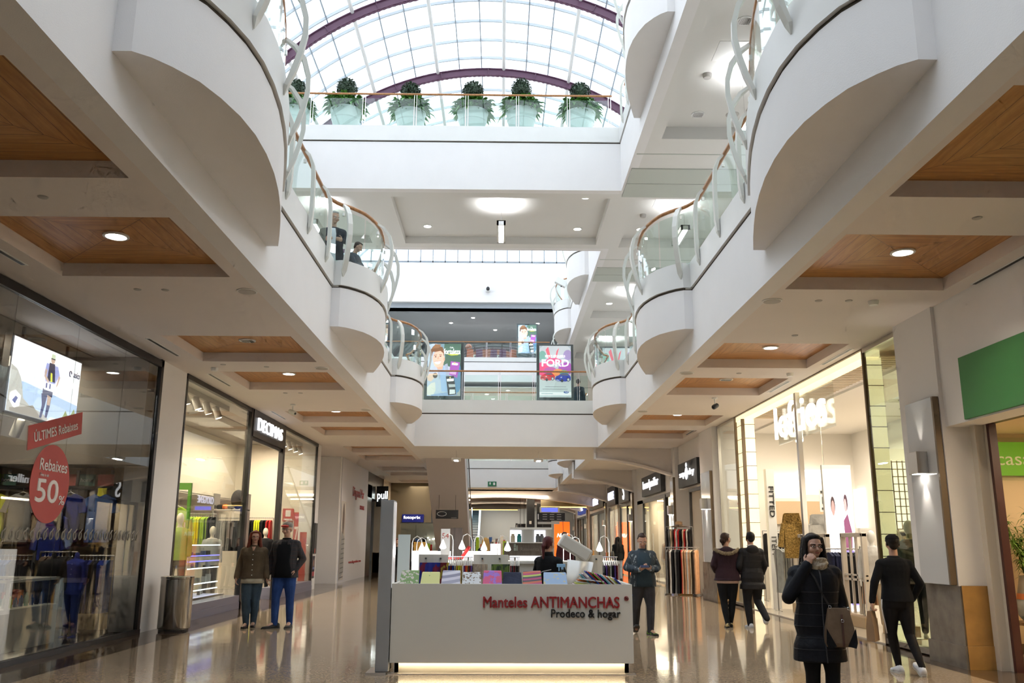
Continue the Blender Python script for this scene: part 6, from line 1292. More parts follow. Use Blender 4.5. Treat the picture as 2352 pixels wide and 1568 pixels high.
for i, (x, a, b) in enumerate([(-5.76, 8.4, 10.2), (-5.8, 14.1, 15.5), (-5.8, 17.2, 18.6), (-5.86, 22.3, 23.8), (6.0, 9.0, 10.7), (5.93, 14.5, 15.9), (5.86, 17.6, 18.95), (5.65, 25.7, 26.8)]):
    t = thing('air_slot', 'black linear air slot in the %s aisle ceiling by the shops, %s from camera' % ('left' if x < 0 else 'right', ordn(i % 4)), 'air vent', (x, (a+b)/2, Z1-.01), 0, 'linear air slots')
    MB().box(x-.045, a, Z1-.006, x+.045, b, Z1+.0).build('slot_frame', WHITEP, t); MB().box(x-.022, a+.03, Z1-.009, x+.022, b-.03, Z1-.005).build('slot_opening', BLACK, t)
for i, (x, y, rz) in enumerate([(4.85, 19.75, -.6), (-5.04, 21.12, .9)]):
    t = thing('security_camera', 'small %s security camera hanging from the %s aisle ceiling' % (('black and white', 'cream')[i], ('right', 'left')[i]), 'security camera', (x, y, Z1), rz)
    MB().lathe([(.06, 0), (.06, -.03), (.015, -.04), (.015, -.16)], n=16).build('camera_mount', WHITEP, t, local=True)
    MB().lathe([(.05, -.12), (.055, -.10), (.055, .09), (.04, .11)], (0, 0, -.20), 16, Matrix.Rotation(1.9, 3, 'X')).build('camera_body', [DKGREY, CASEW][i], t, local=True, smooth=True, auto=40); MB().ell((0, -.10, -.235), (.03, .02, .03)).build('camera_lens', BLACK, t, local=True)
t = thing('security_camera', 'black dome security camera on the high white end wall', 'security camera', (-.95, YE-.17, 17.55)); MB().lathe([(.16, 0), (.16, .28), (.10, .34)], n=18).build('camera_housing', WHITEP, t, local=True, smooth=True); MB().ell((0, -.12, .18), (.12, .10, .15)).build('camera_dome', BLACK, t, local=True, smooth=True)
# upper level: hanging uplights, downlights, vents
def uplight(label, x, y0, y1, z, zc, power=260):
    t = thing('hanging_light', label, 'pendant light', (x, (y0+y1)/2, z)); mb = MB(); mb.box(x-.13, y0, z, x-.075, y1, z+.14).box(x+.075, y0, z, x+.13, y1, z+.14).box(x-.13, y0, z, x+.13, y0+.05, z+.14).box(x-.13, y1-.05, z, x+.13, y1, z+.14).box(x-.13, y0, z+.12, x+.13, y1, z+.14)
    mb.build('light_housing', DKGREY if False else STEEL, t); MB().box(x-.075, y0+.05, z+.01, x+.075, y1-.05, z+.02).build('light_tube', LAMPN, t)
    for y in (y0+.15, y1-.15): MB().tube([(x, y, z+.14), (x, y, zc)], .006, 5).build('hanging_rod', CHROME, t)
    lamp('SPOT', 'uplight_beam', (x, (y0+y1)/2, z+.17), power*.55, (.95, .97, 1), .10, rot=(pi, 0, 0), spot=125, blend=.9); lamp('AREA', 'downlight_strip', (x, (y0+y1)/2, z-.01), power*.12, (.93, .97, 1), .14, y1-y0-.2)
uplight('bright linear uplight hanging under the planter bridge', -.05, 24.2, 25.8, 10.55, Z3+.25)
uplight('linear uplight hanging under the third-level soffit, left of the planter bridge', -5.5, 24.2, 25.8, 10.55, Z3+.33, 200)
for i, (a, b) in enumerate(((7.0, 8.6), (16.4, 18.0), (24.3, 25.8), (33.8, 35.3), (42.4, 43.9))): uplight('linear uplight hanging under the right third-level soffit, %s from camera' % ordn(i), 5.35, a, b, 10.5, Z3+.33, 260)
for i, (x, y) in enumerate([(-2.41, 24.28), (2.44, 24.4), (-2.44, 26.96), (2.43, 27.1)]): downlight('small bright downlight under the planter bridge, %s corner' % ('near left', 'near right', 'far left', 'far right')[i], x, y, Z3+.248, .12, True, 20)
for i, (x, y) in enumerate([(4.74, 15.44), (4.67, 19.34), (4.53, 27.3), (4.53, 24.4), (4.6, 36.5), (-5.9, 27.3), (-4.8, 24.4)]): downlight('small downlight in the %s third-level coffers, %s from camera' % (('right', ordn(i)) if x > 0 else ('left', ordn(i-5))), x, y, Z3+.328, .13, i >= 2, 20)
small('ceiling_speaker', 'round speaker in the nearest visible right third-level coffer', 'speaker', 5.5, 19.34, Z3+.33, .16, GR)
for i, (x, y) in enumerate([(4.75, 16.55), (4.9, 25.0), (4.9, 34.2)]): o = MB().box(x-.32, y-.38, Z3+.318, x+.32, y+.38, Z3+.33).build('access_panel', WHITEP, bevel=.003); tagp(o, 'square access panel in the %s right third-level coffer from camera' % ordn(i), 'ceiling panel', 'access panels')
for i, (x, y) in enumerate([(4.72, 17.5), (4.65, 26.0)]): small('smoke_detector', 'smoke detector in the glow of the %s right upper uplight' % ('nearer', 'farther')[i], 'smoke detector', x-.25, y, Z3+.33, .10, GR, None, .09)
for i, (px, y) in enumerate([(-1.63, 32.0), (1.35, 32.0)]):
    t = thing('pendant_light', 'small box pendant hanging under the advert bridge, %s one' % ('left', 'right')[i], 'pendant light', (px, y, 4.42)); MB().box(px-.16, y-.3, 4.42, px+.16, y+.3, 4.50).build('light_housing', WHITEP, t); MB().box(px-.07, y-.25, 4.412, px+.07, y+.25, 4.42).build('light_tube', LAMPN, t)
    for q in (-.2, .2): MB().tube([(px, y+q, 4.5), (px, y+q, Z1)], .005, 5).build('hanging_rod', CHROME, t)
    lamp('AREA', 'pendant_beam', (px, y, 4.40), 60, (1, .95, .9), .14, .5)
fl = thing('floodlight', 'white adjustable floodlight on the far right third-level balcony edge', 'floodlight', (2.75, 39.5, C3)); MB().obox((2.75, 39.5, C3+.22), (.55, .28, .30), Matrix.Rotation(.5, 3, 'Y')).build('lamp_body', WHITEP, fl, bevel=.02); MB().tube([(2.75, 39.5, C3), (2.75, 39.5, C3+.2)], .03, 8).build('lamp_stem', DKGREY, fl)
# ================================================================== planters on the bridge
POT = mat('glazed_pale_mint_pot', (.70, .76, .74), .45); LEAF = mat('dark_green_leaves', (.09, .24, .04), .4, var=.5, vscale=9); BALL = mat('clipped_box_leaves', (.05, .085, .05), .5, var=.6, vscale=25); BARK = mat('bark', (.10, .06, .035), .8)
def leaf(mb, b0, d, L_, w_, droop=.25):
    d = d.normalized(); s_ = d.cross(Vector((0, 0, 1))); s_ = (s_ if s_.length > .05 else Vector((1, 0, 0))).normalized()*w_
    m1 = b0+d*L_*.35+Vector((0, 0, .01)); m2 = b0+d*L_*.7-Vector((0, 0, L_*droop*.3)); e = b0+d*L_-Vector((0, 0, L_*droop))
    u = Vector((0, 0, w_*.35)); mb.add([b0, m1-s_+u, m2-s_*.8+u, e, m2+s_*.8+u, m1+s_+u, m1, m2], [(0, 6, 1), (1, 6, 7, 2), (2, 7, 3), (3, 7, 4), (4, 7, 6, 5), (5, 6, 0)])
def make_planter():
    t = thing('potted_plant', '', 'potted plant', (0, 0, 0))
    pot_ = MB().lathe([(.27, 0), (.29, .02), (.40, .62), (.405, .64), (.425, .66), (.45, .90), (.47, .93), (.47, .96), (.42, .96), (.40, .86)], n=36).build('pot', POT, t, local=True, smooth=True, auto=35)
    MB().lathe([(.41, .86), (.40, .90)], n=24).build('soil', BARK, pot_, local=True)
    MB().tube([(0, 0, .88), (.01, .01, 1.2), (0, 0, 1.6)], [.035, .028, .02], 8).build('stem', BARK, t, local=True)
    mb = MB()
    for k in range(520):
        a = rnd.uniform(0, 2*pi); el = rnd.uniform(-.1, 1.3); r_ = rnd.uniform(.12, .42); b0 = Vector((r_*cos(a), r_*sin(a), .93+rnd.uniform(-.02, .33)*(1-.4*r_))); leaf(mb, b0, Vector((cos(a+rnd.uniform(-.5, .5)), sin(a+rnd.uniform(-.5, .5)), el)), rnd.uniform(.20, .42), rnd.uniform(.045, .075), rnd.uniform(.2, .65))
    mb.build('leafy_skirt', LEAF, t, local=True)
    mb = MB(); mb.ell((0, 0, 1.68), .25)
    for k in range(900):
        d = Vector((rnd.gauss(0, 1), rnd.gauss(0, 1), rnd.gauss(0, 1))).normalized(); leaf(mb, Vector((0, 0, 1.68))+d*rnd.uniform(.22, .29), (d+Vector((rnd.gauss(0, .5), rnd.gauss(0, .5), rnd.gauss(0, .5)))).normalized(), rnd.uniform(.05, .10), .016, .2)
    mb.build('clipped_ball', BALL, t, local=True)
    return t
pl0 = make_planter()
for i, x in enumerate((-6.25, -4.73, -2.80, -.93, .53, 2.30)):
    lb = 'mint pot with leafy skirt and clipped ball shrub on the bridge, %s' % ('leftmost of six', 'second from left', 'third from left', 'fourth from left', 'second from right', 'rightmost')[i]
    o = pl0 if i == 0 else dup(pl0, (0, 0, 0)); o.location = (x, 24.25, 13.145); o.rotation_euler = (0, 0, i*1.3); o['label'] = lb; o['group'] = 'planters on the third-level bridge'
    o.scale = (1, 1, (1.0, 1.03, .97, 1.0, 1.05, 1.0)[i])
def broad(label, x, y, z, h):
    t = thing('potted_plant', label, 'potted plant', (x, y, z)); MB().lathe([(.16, 0), (.21, .35), (.20, .36), (.19, .30)], n=20).build('pot', POT, t, local=True, smooth=True, auto=40)
    mb = MB(); mb.tube([(0, 0, .3), (.03, .02, h*.6), (0, 0, h)], [.02, .014, .008], 6); mb.build('stem', MATS['bamboo_stem'], t, local=True); mb = MB()
    for k in range(34): a = rnd.uniform(0, 2*pi); leaf(mb, Vector((0, 0, .5+(h-.5)*rnd.random())), Vector((cos(a), sin(a), .4)), rnd.uniform(.2, .36), .07, .6)
    mb.build('leaves', mat('mid_green_leaves', (.10, .24, .06), .45, var=.4, vscale=6), t, local=True)
broad('broad-leaved potted plant behind the left second-level railing glass', -3.55, 11.5, G2, 1.5); broad('broad-leaved potted plant behind the right second-level railing glass', 3.95, 12.6, G2, 1.25)
# ================================================================== advert stands
def ad_stand(label, x0, x1, y, z0, z1, zp):
    t = thing('advert_stand', label, 'advertising stand', ((x0+x1)/2, y, z0)); 
    MB().box(x0, y, zp, x1, y+.22, z1).build('stand_frame', mat('grey_green_frame', (.10, .12, .12), .4), t, bevel=.01); MB().box(x0+.02, y-.03, z0, x1-.02, y+.25, zp-.03).build('stand_plinth', DKGREY, t, bevel=.01); MB().box(x0+(x1-x0)*.4, y-.008, z1-.09, x0+(x1-x0)*.6, y, z1-.05).build('maker_plate', BLACK, t)
    return t
def coffee_ad(t, x, y, z, w_, h_):
    jk = (.55, .62, .72); jd = (.42, .49, .60); sk = (.86, .62, .48); sk2 = (.74, .48, .34); hr = (.24, .12, .06); sh_ = (.40, .55, .78)
    S_ = [(rect(0, 0, 1, 1), (.30, .45, .60)), (rect(0, .55, 1, 1), (.22, .36, .42)), ([(.45, .6), (1, .5), (1, 1), (.5, 1)], (.10, .19, .14)), (circ(.2, .75, .32, .26), (.55, .68, .80)), (circ(.85, .35, .22, .3), (.14, .30, .48)),
      ([(0, 0), (0, .42), (.12, .52), (.30, .60), (.45, .58), (.66, .56), (.78, .44), (.82, .2), (.80, 0)], jk), ([(.30, .60), (.40, .30), (.44, .08), (.62, .08), (.58, .35), (.52, .58), (.40, .52)], sh_), ([(.52, .60), (.60, .62), (.66, .4), (.60, .2), (.57, .35)], jd), ([(.27, .60), (.33, .62), (.40, .36), (.36, .3)], jd),
      ([(.0, .02), (.0, .16), (.12, .24), (.24, .26), (.26, .10), (.18, .0)], (.80, .78, .70)), ([(.10, .02), (.50, .06), (.86, .10), (.92, .02), (.6, 0), (.15, 0)], (.34, .46, .66)),
      ([(.26, .56), (.32, .50), (.45, .50), (.48, .62), (.30, .66)], sk2), (circ(.33, .71, .175, .165), sk), (circ(.31, .64, .13, .10), sk), (circ(.40, .66, .09, .11), sk), ([(.08, .78), (.09, .88), (.16, .95), (.30, .97), (.44, .93), (.50, .84), (.50, .74), (.46, .82), (.38, .86), (.24, .84), (.15, .84), (.13, .76)], hr), ([(.12, .90), (.22, .99), (.40, .98), (.34, .92)], (.34, .18, .09)),
      ([(.20, .645), (.40, .665), (.38, .62), (.31, .60), (.24, .615)], (.97, .95, .93)), ([(.20, .645), (.40, .665), (.40, .672), (.20, .652)], (.55, .22, .18)), (circ(.24, .745, .028, .010), (.16, .09, .06)), (circ(.385, .755, .028, .010), (.16, .09, .06)), ([(.19, .775), (.28, .785), (.28, .775), (.19, .765)], hr), ([(.35, .79), (.43, .785), (.43, .775), (.35, .78)], hr), ([(.305, .75), (.335, .75), (.34, .70), (.29, .695)], sk2), (circ(.50, .70, .022, .038), sk2),
      ([(.0, .36), (.06, .42), (.18, .42), (.20, .33), (.12, .27), (.02, .29)], sk), ([(.10, .41), (.30, .44), (.30, .42), (.10, .39)], sk), (circ(.24, .385, .07, .05), (.10, .07, .05)), (circ(.24, .405, .07, .018), (.62, .50, .36)),
      ([(.70, .66), (.98, .64), (.90, .34), (.66, .40)], (.42, .12, .48)), ([(.74, .63), (.92, .62), (.90, .58), (.73, .59)], (.93, .93, .93)), (circ(.82, .62, .03, .02), (.80, .60, .20)), ([(.68, .48), (.88, .46), (.86, .40), (.67, .42)], (.66, .45, .72)), ([(.56, .37), (.80, .38), (.88, .03), (.64, .01)], (.03, .03, .03)), ([(.60, .32), (.80, .33), (.80, .28), (.60, .27)], (.93, .93, .93)), (circ(.69, .345, .025, .016), (.80, .60, .20)), ([(.64, .22), (.84, .22), (.85, .17), (.66, .16)], (.55, .55, .55)), ([(.68, .12), (.84, .12), (.85, .04), (.68, .03)], (.85, .85, .85)), ([(.56, .80), (.96, .80), (.9, .775), (.7, .765)], (.55, .60, .10))]
    picture('F', (x, y, z), w_, h_, S_, t, 'poster_picture', emit=.5)
    WL = mat('poster_white_letters', (1, 1, 1), .5, emit=1.1); lettering('fortaleza', 'F', (x+.235*w_, y-.07, z+.345*h_), .20*w_/1.2, WL, t, width=.50*w_, ext=.003, off=.012); lettering('Café', 'F', (x+.22*w_, y-.07, z+.42*h_), .05*w_/1.2, WL, t, ext=.003); lettering('fortaleza', 'F', (x+.19*w_, y-.075, z-.20*h_), .06, WL, t, width=.20*w_, ext=.003, rot=.02)
    lettering('fortaleza', 'F', (x+.33*w_, y-.075, z+.105*h_), .05, WL, t, width=.18*w_, ext=.003)
    MB().box(x-w_/2, y-.001+.0, z-h_/2, x+w_/2, y+.01, z+h_/2).build('light_panel', WHITEP, t)
za, zb = 6.50, 8.62
a1 = ad_stand('backlit advert of a smiling man drinking coffee, at the left of the bridge', -2.80, -1.38, 31.3, G2+.05, 8.66, 6.55); coffee_ad(a1, -2.09, 31.24, 7.62, 1.20, 1.92)
a2 = ad_stand('backlit advert of the red and blue cars below big white letters, on the bridge', 1.26, 2.60, 31.3, G2+.05, 8.60, 6.50)
def car(cx, cy, s_, c, cd):
    return [(circ(cx, cy-.028*s_, .17*s_, .012*s_), (.20, .20, .22)), ([(cx-.17*s_, cy-.02*s_), (cx-.165*s_, cy+.02*s_), (cx-.10*s_, cy+.035*s_), (cx-.02*s_, cy+.065*s_), (cx+.09*s_, cy+.066*s_), (cx+.15*s_, cy+.035*s_), (cx+.17*s_, cy+.01*s_), (cx+.165*s_, cy-.025*s_), (cx+.06*s_, cy-.045*s_), (cx-.12*s_, cy-.04*s_)], c), ([(cx-.07*s_, cy+.036*s_), (cx-.015*s_, cy+.059*s_), (cx+.085*s_, cy+.060*s_), (cx+.13*s_, cy+.034*s_)], (.10, .12, .15)), (circ(cx+.115*s_, cy-.02*s_, .034*s_, .026*s_), (.04, .04, .05)), (circ(cx+.115*s_, cy-.02*s_, .022*s_, .017*s_), (.6, .6, .62)), (circ(cx-.02*s_, cy-.035*s_, .030*s_, .020*s_), (.04, .04, .05)), ([(cx-.155*s_, cy+.008*s_), (cx-.08*s_, cy-.002*s_), (cx-.09*s_, cy-.02*s_), (cx-.155*s_, cy-.01*s_)], cd), ([(cx-.17*s_, cy+.018*s_), (cx-.15*s_, cy+.020*s_), (cx-.155*s_, cy+.008*s_)], (.95, .95, .9)), ([(cx-.06*s_, cy+.010*s_), (cx-.02*s_, cy+.018*s_), (cx-.03*s_, cy+.002*s_)], (.95, .95, .9)), ([(cx-.14*s_, cy-.022*s_), (cx-.08*s_, cy-.028*s_), (cx-.08*s_, cy-.034*s_), (cx-.14*s_, cy-.028*s_)], (.9, .9, .9))]
FS = [(rect(0, 0, 1, 1), (.62, .66, .68)), (rect(0, .55, 1, 1), (.40, .46, .50)), (circ(.5, .9, .5, .16), (.52, .57, .60)), (circ(.1, .55, .22, .13), (.70, .10, .22)), (circ(.85, .56, .25, .12), (.35, .10, .40)), (circ(.35, .50, .22, .09), (.45, .12, .35)), (circ(.6, .47, .2, .08), (.72, .28, .10)), (circ(.78, .47, .14, .06), (.15, .35, .15)), (circ(.1, .8, .12, .1), (.20, .42, .36)), (circ(.9, .82, .14, .1), (.35, .28, .50)),
      ([(.2, .92), (.28, .98), (.36, .78), (.34, .66)], (.75, .15, .20)), ([(.55, .9), (.62, .96), (.52, .7), (.46, .66)], (.75, .15, .20)), (circ(.45, .7, .25, .06), (.60, .12, .25)), ([(0, .38), (1, .38), (1, 0), (0, 0)], (.58, .60, .61)), ([(0, .10), (1, .10), (1, .04), (0, .04)], (.93, .93, .94)), (circ(.84, .10, .085, .022), (.04, .09, .30)), (rect(.18, .20, .84, .208), (.2, .22, .25)), (rect(.10, .155, .88, .163), (.2, .22, .25)), (rect(.06, .068, .42, .078), (.25, .25, .28))]+car(.26, .385, 1.35, (.62, .03, .04), (.4, .02, .02))+car(.74, .37, 1.45, (.03, .05, .38), (.02, .03, .22))
picture('F', (1.93, 31.24, 7.58), 1.15, 1.90, FS, a2, 'poster_picture', emit=.5)
WL = MATS['poster_white_letters']; lettering('FORD', 'F', (1.93, 31.17, 7.88), .26, WL, a2, width=.98, ext=.003, off=.015); lettering('BEST SELLERS', 'F', (1.93, 31.17, 8.13), .075, WL, a2, width=.72, ext=.003); lettering('Ford', 'F', (2.33, 31.17, 6.82), .035, WL, a2, ext=.003)
lettering('UNBEATABLE OFFERS', 'F', (1.93, 31.17, 7.66), .028, WL, a2, width=.5, ext=.003) if False else None
MB().box(1.93-.575, 31.239, 6.63, 1.93+.575, 31.25, 8.53).build('light_panel', WHITEP, a2)
a3 = ad_stand('distant backlit coffee advert standing at the far third-level railing', .95, 2.35, YE+.5, G3+.05, 15.6, 13.45); coffee_ad(a3, 1.65, YE+.44, 14.53, 1.2, 1.9)
a4 = ad_stand('copy of the car advert standing in for its reflection in the right railing glass', 3.6, 4.9, 31.6, G2+.05, 8.60, 6.50); picture('F', (4.25, 31.54, 7.58), 1.12, 1.90, FS, a4, 'poster_picture', emit=.5); lettering('FORD', 'F', (4.25, 31.47, 7.88), .26, WL, a4, width=.98, ext=.003, off=.035)  # solid copy put in for the mirror image of the car advert
# ================================================================== far third-level dining area
def chair(label, x, y, z, m, rz=0):
    t = thing('dining_chair', label, 'chair', (x, y, z), rz, None); MB().box(-.23, -.22, .44, .23, .22, .48).build('seat', m, t, local=True, bevel=.01); MB().slab([(-.23, .22, .46), (.23, .22, .46), (.21, .30, .98), (-.21, .30, .98)], (0, .03, 0)).build('backrest', m, t, local=True)
    for a, b in ((-.21, -.2), (.21, -.2), (-.21, .2), (.21, .2)): MB().tube([(a, b, .45), (a*1.05, b*1.1, 0)], .012, 6).build('leg', CHROME, t, local=True)
ORC = mat('orange_chair', (.55, .12, .03), .5); PUC = mat('purple_chair', (.13, .03, .09), .5)
for i, (x, m, nm_) in enumerate(((-2.15, ORC, 'orange'), (-1.5, PUC, 'purple'), (-.6, PUC, 'purple'), (.05, PUC, 'purple'), (.72, ORC, 'orange'))): chair('%s dining chair behind the far upper railing, %s from the left' % (nm_, ordn(i)), x, YE+1.1, G3+.2, m, pi if i % 2 else pi+.2)
for i, x in enumerate((-1.8, -.2)): t = thing('dining_table', 'small white-topped dining table between the far chairs, %s one' % ('left', 'right')[i], 'table', (x, YE+1.7, G3+.2)); MB().box(-.35, -.35, .72, .35, .35, .75).build('table_top', WHITEP, t, local=True); MB().tube([(0, 0, 0), (0, 0, .72)], .04, 8).build('table_leg', DKGREY, t, local=True)
rs = thing('restaurant_sign', 'large brown-orange oval sign over the dark far restaurant front', 'sign', (-.7, YE+5, 14.2)); MB().lathe([(1, 0), (1, .1)], (0, 0, 0), 40, Matrix.Rotation(pi/2, 3, 'X')).build('oval_board', mat('burnt_orange_board', (.20, .055, .02), .6), rs, local=True)
for ch in rs.children: ch.scale = (1.75, 1, .62)
MB().ell((-2.35, YE+4.9, 14.95), .24).build('round_knob', MATS['burnt_orange_board'], rs)
wb_ = MB().box(-4.5, YE+5.0, 12.93, 6, YE+5.2, 15.0).build('shop_facade', mat('dark_plum_front', (.03, .012, .015), .6)); tagp(wb_, 'dark plum restaurant front behind the far dining chairs', 'shopfront')
for i, (x, y) in enumerate([(-3.6, 60), (-.5, 62), (2.5, 60), (-2, 58.5)]): small('downlight', 'faint lamp in the dark far upper ceiling, %s from left' % ordn(i), 'ceiling light', x, y, 16.55, .12, LAMPW, 'far dark ceiling lamps')
for i, (x, y) in enumerate([(-2.6, 57.5), (-1.0, 58.5), (.4, 57.0), (1.9, 57.8), (-.6, 60.5), (2.7, 60)]): downlight('tiny bright lamp in the far second-level ceiling, %s one' % ordn(i), x, y, Z3, .12, True, 90 if i < 4 else 60, 'far second-level ceiling lamps')
lamp('AREA', 'dining_fill_light', (-1, 61, 16.5), 700, (.9, .95, 1), 10, 5); lamp('AREA', 'far_gallery_light', (-1, 62, Z3-.1), 900, (1, .97, .92), 6, 2)  # dining lamp is an added fill, its bounce lifts the dark ceiling
for i, x in enumerate((-9, -6.2)): lamp('AREA', 'gallery_light', (x-1, 12+20*i, Z3-.3), 300, (.95, .97, 1), 1, 8)
for i in range(3): lamp('AREA', 'gallery_light', (8.2, 8+14*i, Z3-.3), 250, (.95, .97, 1), .8, 8)
# ================================================================== tablecloth stall
STALLW = mat('matt_white_stall_board', (.66, .65, .60), .5); STALLG = mat('grey_stall_board', (.30, .31, .32), .45); WGL = mat('warm_light_strip', (1, .85, .6), .5, emit=5, ecol=(1, .82, .55)); BULB = mat('lit_bulb', (1, 1, 1), .5, emit=14, ecol=(1, .98, .94))
KX0, KX1, KY = -1.33, 1.62, 11.2
kc = thing('stall_counter', 'long plain white tablecloth stall counter in the middle, with red and black lettering', 'counter', (.15, KY, 0))
MB().box(KX0, KY, .13, KX1, KY+.05, 1.05).build('front_board', STALLW, kc)
for a_, b_ in ((KX0, KX0+.05), (KX1-.05, KX1)): MB().box(a_, KY+.05, .13, b_, 14.1, 1.05).build('side_board', STALLW, kc)
MB().box(KX0+.05, KY+.05, .93, KX1-.05, KY+.78, .97).build('goods_tray', STALLW, kc)
MB().box(KX0+.05, KY+.10, 0, KX1-.05, KY+.14, .14).box(KX0+.05, KY+.1, 0, KX0+.1, 14.1, .14).box(KX1-.1, KY+.1, 0, KX1-.05, 14.1, .14).build('recessed_plinth', mat('grey_plinth', (.36, .33, .28), .5), kc)
MB().box(KX0+.06, KY+.055, .125, KX1-.06, KY+.085, .135).build('light_strip', WGL, kc); MB().box(KX0-.02, KY-.03, 0, KX1+.02, KY+.10, .012).build('floor_trim', STEEL, kc)
lettering('Manteles ANTIMANCHAS', 'F', (.625, KY-.012, .838), .135, mat('red_stall_letters', (.33, .018, .022), .45), kc, width=1.67, off=.024, ext=.02); lettering('®', 'F', (1.545, KY-.010, .885), .055, MATS['red_stall_letters'], kc, off=.01, ext=.01)
lettering('Prodeco & hogar', 'F', (1.045, KY-.012, .692), .128, mat('black_stall_letters', (.015, .015, .015), .4), kc, width=.85, off=.016, ext=.02)
lamp('AREA', 'plinth_glow', (.15, KY+.07, .12), 7, (1, .80, .52), 2.8, .03)
kp = thing('stall_post', 'tall grey stall pillar with lit edge at the left end of the counter', 'pillar', (-1.40, KY, 0)); MB().box(-1.50, KY-.02, .03, -1.34, KY+.30, 2.06).build('pillar_body', STALLG, kp, bevel=.006); MB().box(-1.34, KY+.02, 1.0, -1.332, KY+.28, 2.04).build('bright_side_face', mat('glowing_side_face', (.75, .75, .75), .2, emit=.35), kp); MB().box(-1.60, KY-.10, 0, -1.36, KY+.36, .03).build('foot_plate', STEEL, kp)  # brightness of the pillar's side is put into its material as faint glow
def stripes(name, cols, sc, rot=0.0, wav=.0):
    if name in MATS: return MATS[name]
    m, n, L, b = nodemat(name); tc = n.new('ShaderNodeTexCoord'); mp = n.new('ShaderNodeMapping'); mp.inputs['Rotation'].default_value = (0, rot, 0); L.new(tc.outputs['Object'], mp.inputs[0]); wv = n.new('ShaderNodeTexWave'); wv.bands_direction = 'Z'; wv.wave_profile = 'SAW'; wv.inputs['Scale'].default_value = sc; wv.inputs['Distortion'].default_value = wav; wv.inputs['Detail'].default_value = 1; L.new(mp.outputs[0], wv.inputs[0])
    r = n.new('ShaderNodeValToRGB'); r.color_ramp.interpolation = 'CONSTANT'; e = r.color_ramp.elements; e[0].color = (*cols[0], 1); e[1].position = 1/len(cols); e[1].color = (*cols[1], 1)
    for i in range(2, len(cols)): q = e.new(i/len(cols)); q.color = (*cols[i], 1)
    L.new(wv.outputs['Fac'], r.inputs[0]); L.new(r.outputs[0], b.inputs['Base Color']); b.inputs['Roughness'].default_value = .4; return m
PKM = [('green floral', blotch('pack_green_floral', (.22, .34, .14), (.60, .55, .50), 14, .52)), ('pale yellow leaf-print', blotch('pack_yellow_leaf', (.68, .68, .30), (.35, .45, .20), 10, .66)), ('grey wavy-striped', stripes('pack_grey_waves', [(.22, .21, .30), (.60, .58, .66), (.30, .29, .38), (.55, .52, .62)], 2.2, .15, 2)), ('white and brown animal-print', blotch('pack_animal', (.66, .68, .70), (.22, .16, .12), 20, .55)),
       ('bright patchwork', blotch('pack_patchwork', (.62, .12, .25), (.35, .18, .60), 8, .5)), ('plain dark navy', cloth('pack_navy', (.035, .04, .07), .4, 30, .25)), ('crimson and lime striped', stripes('pack_crimson_stripes', [(.42, .01, .12), (.04, .02, .03), (.45, .55, .08), (.42, .01, .12), (.55, .10, .03), (.04, .02, .03)], 2.6, .1, 1.2)), ('pale blue printed', blotch('pack_blue_print', (.35, .48, .68), (.60, .55, .35), 12, .6))]
xs = [-1.14, -.88, -.62, -.36, -.10, .15, .40, .69]
for i, (nm_, m) in enumerate(PKM):
    x = xs[i]; t = thing('tablecloth_pack', 'folded %s tablecloth pack on the stall counter, %s in the row' % (nm_, ordn(i)), 'tablecloth', (x, KY+.2, .97)); w_ = .125 if i < 7 else .155
    MB().slab([(x-w_, KY+.10, .975), (x+w_, KY+.10, .975), (x+w_-.012, KY+.34, 1.19-.02*(i % 2)), (x-w_+.012, KY+.34, 1.19-.02*(i % 2))], (0, .035, .012)).build('folded_cloth', m, t, bevel=.012)
pc = [(.55, .06, .02), (.62, .14, .03), (.22, .34, .05), (.50, .56, .10), (.03, .05, .16), (.02, .06, .30), (.60, .60, .62), (.16, .10, .07), (.62, .60, .55), (.66, .08, .36), (.75, .55, .60), (.10, .30, .40)]
for i in range(22):
    c = pc[(i*5) % 12] if i < 8 else pc[(i*7+2) % 12]; x = .90+.030*i; z = .975+.012*i if i < 9 else max(1.0, 1.10-.007*(i-9)); m = cloth('cloth_pack_%d' % (pc.index(c)), c, .3, 30, .15, rough=.4)
    sl = .75 if i > 6 else .12; R_ = Matrix.Rotation(sl, 3, 'Y')
    o = MB().obox((x if i > 6 else 1.02+.02*i, KY+.22+.02*(i % 3), z if i > 6 else .985+.018*i), (.30, .24, .016), R_).build('tablecloth_pack', m, bevel=.004); tagp(o, 'flat %s tablecloth pack fanned in the pile at the right counter end' % ('red', 'orange', 'green', 'lime', 'navy', 'blue', 'pale grey', 'brown', 'cream', 'magenta', 'pink', 'teal')[pc.index(c)], 'tablecloth', 'fanned tablecloth pile')
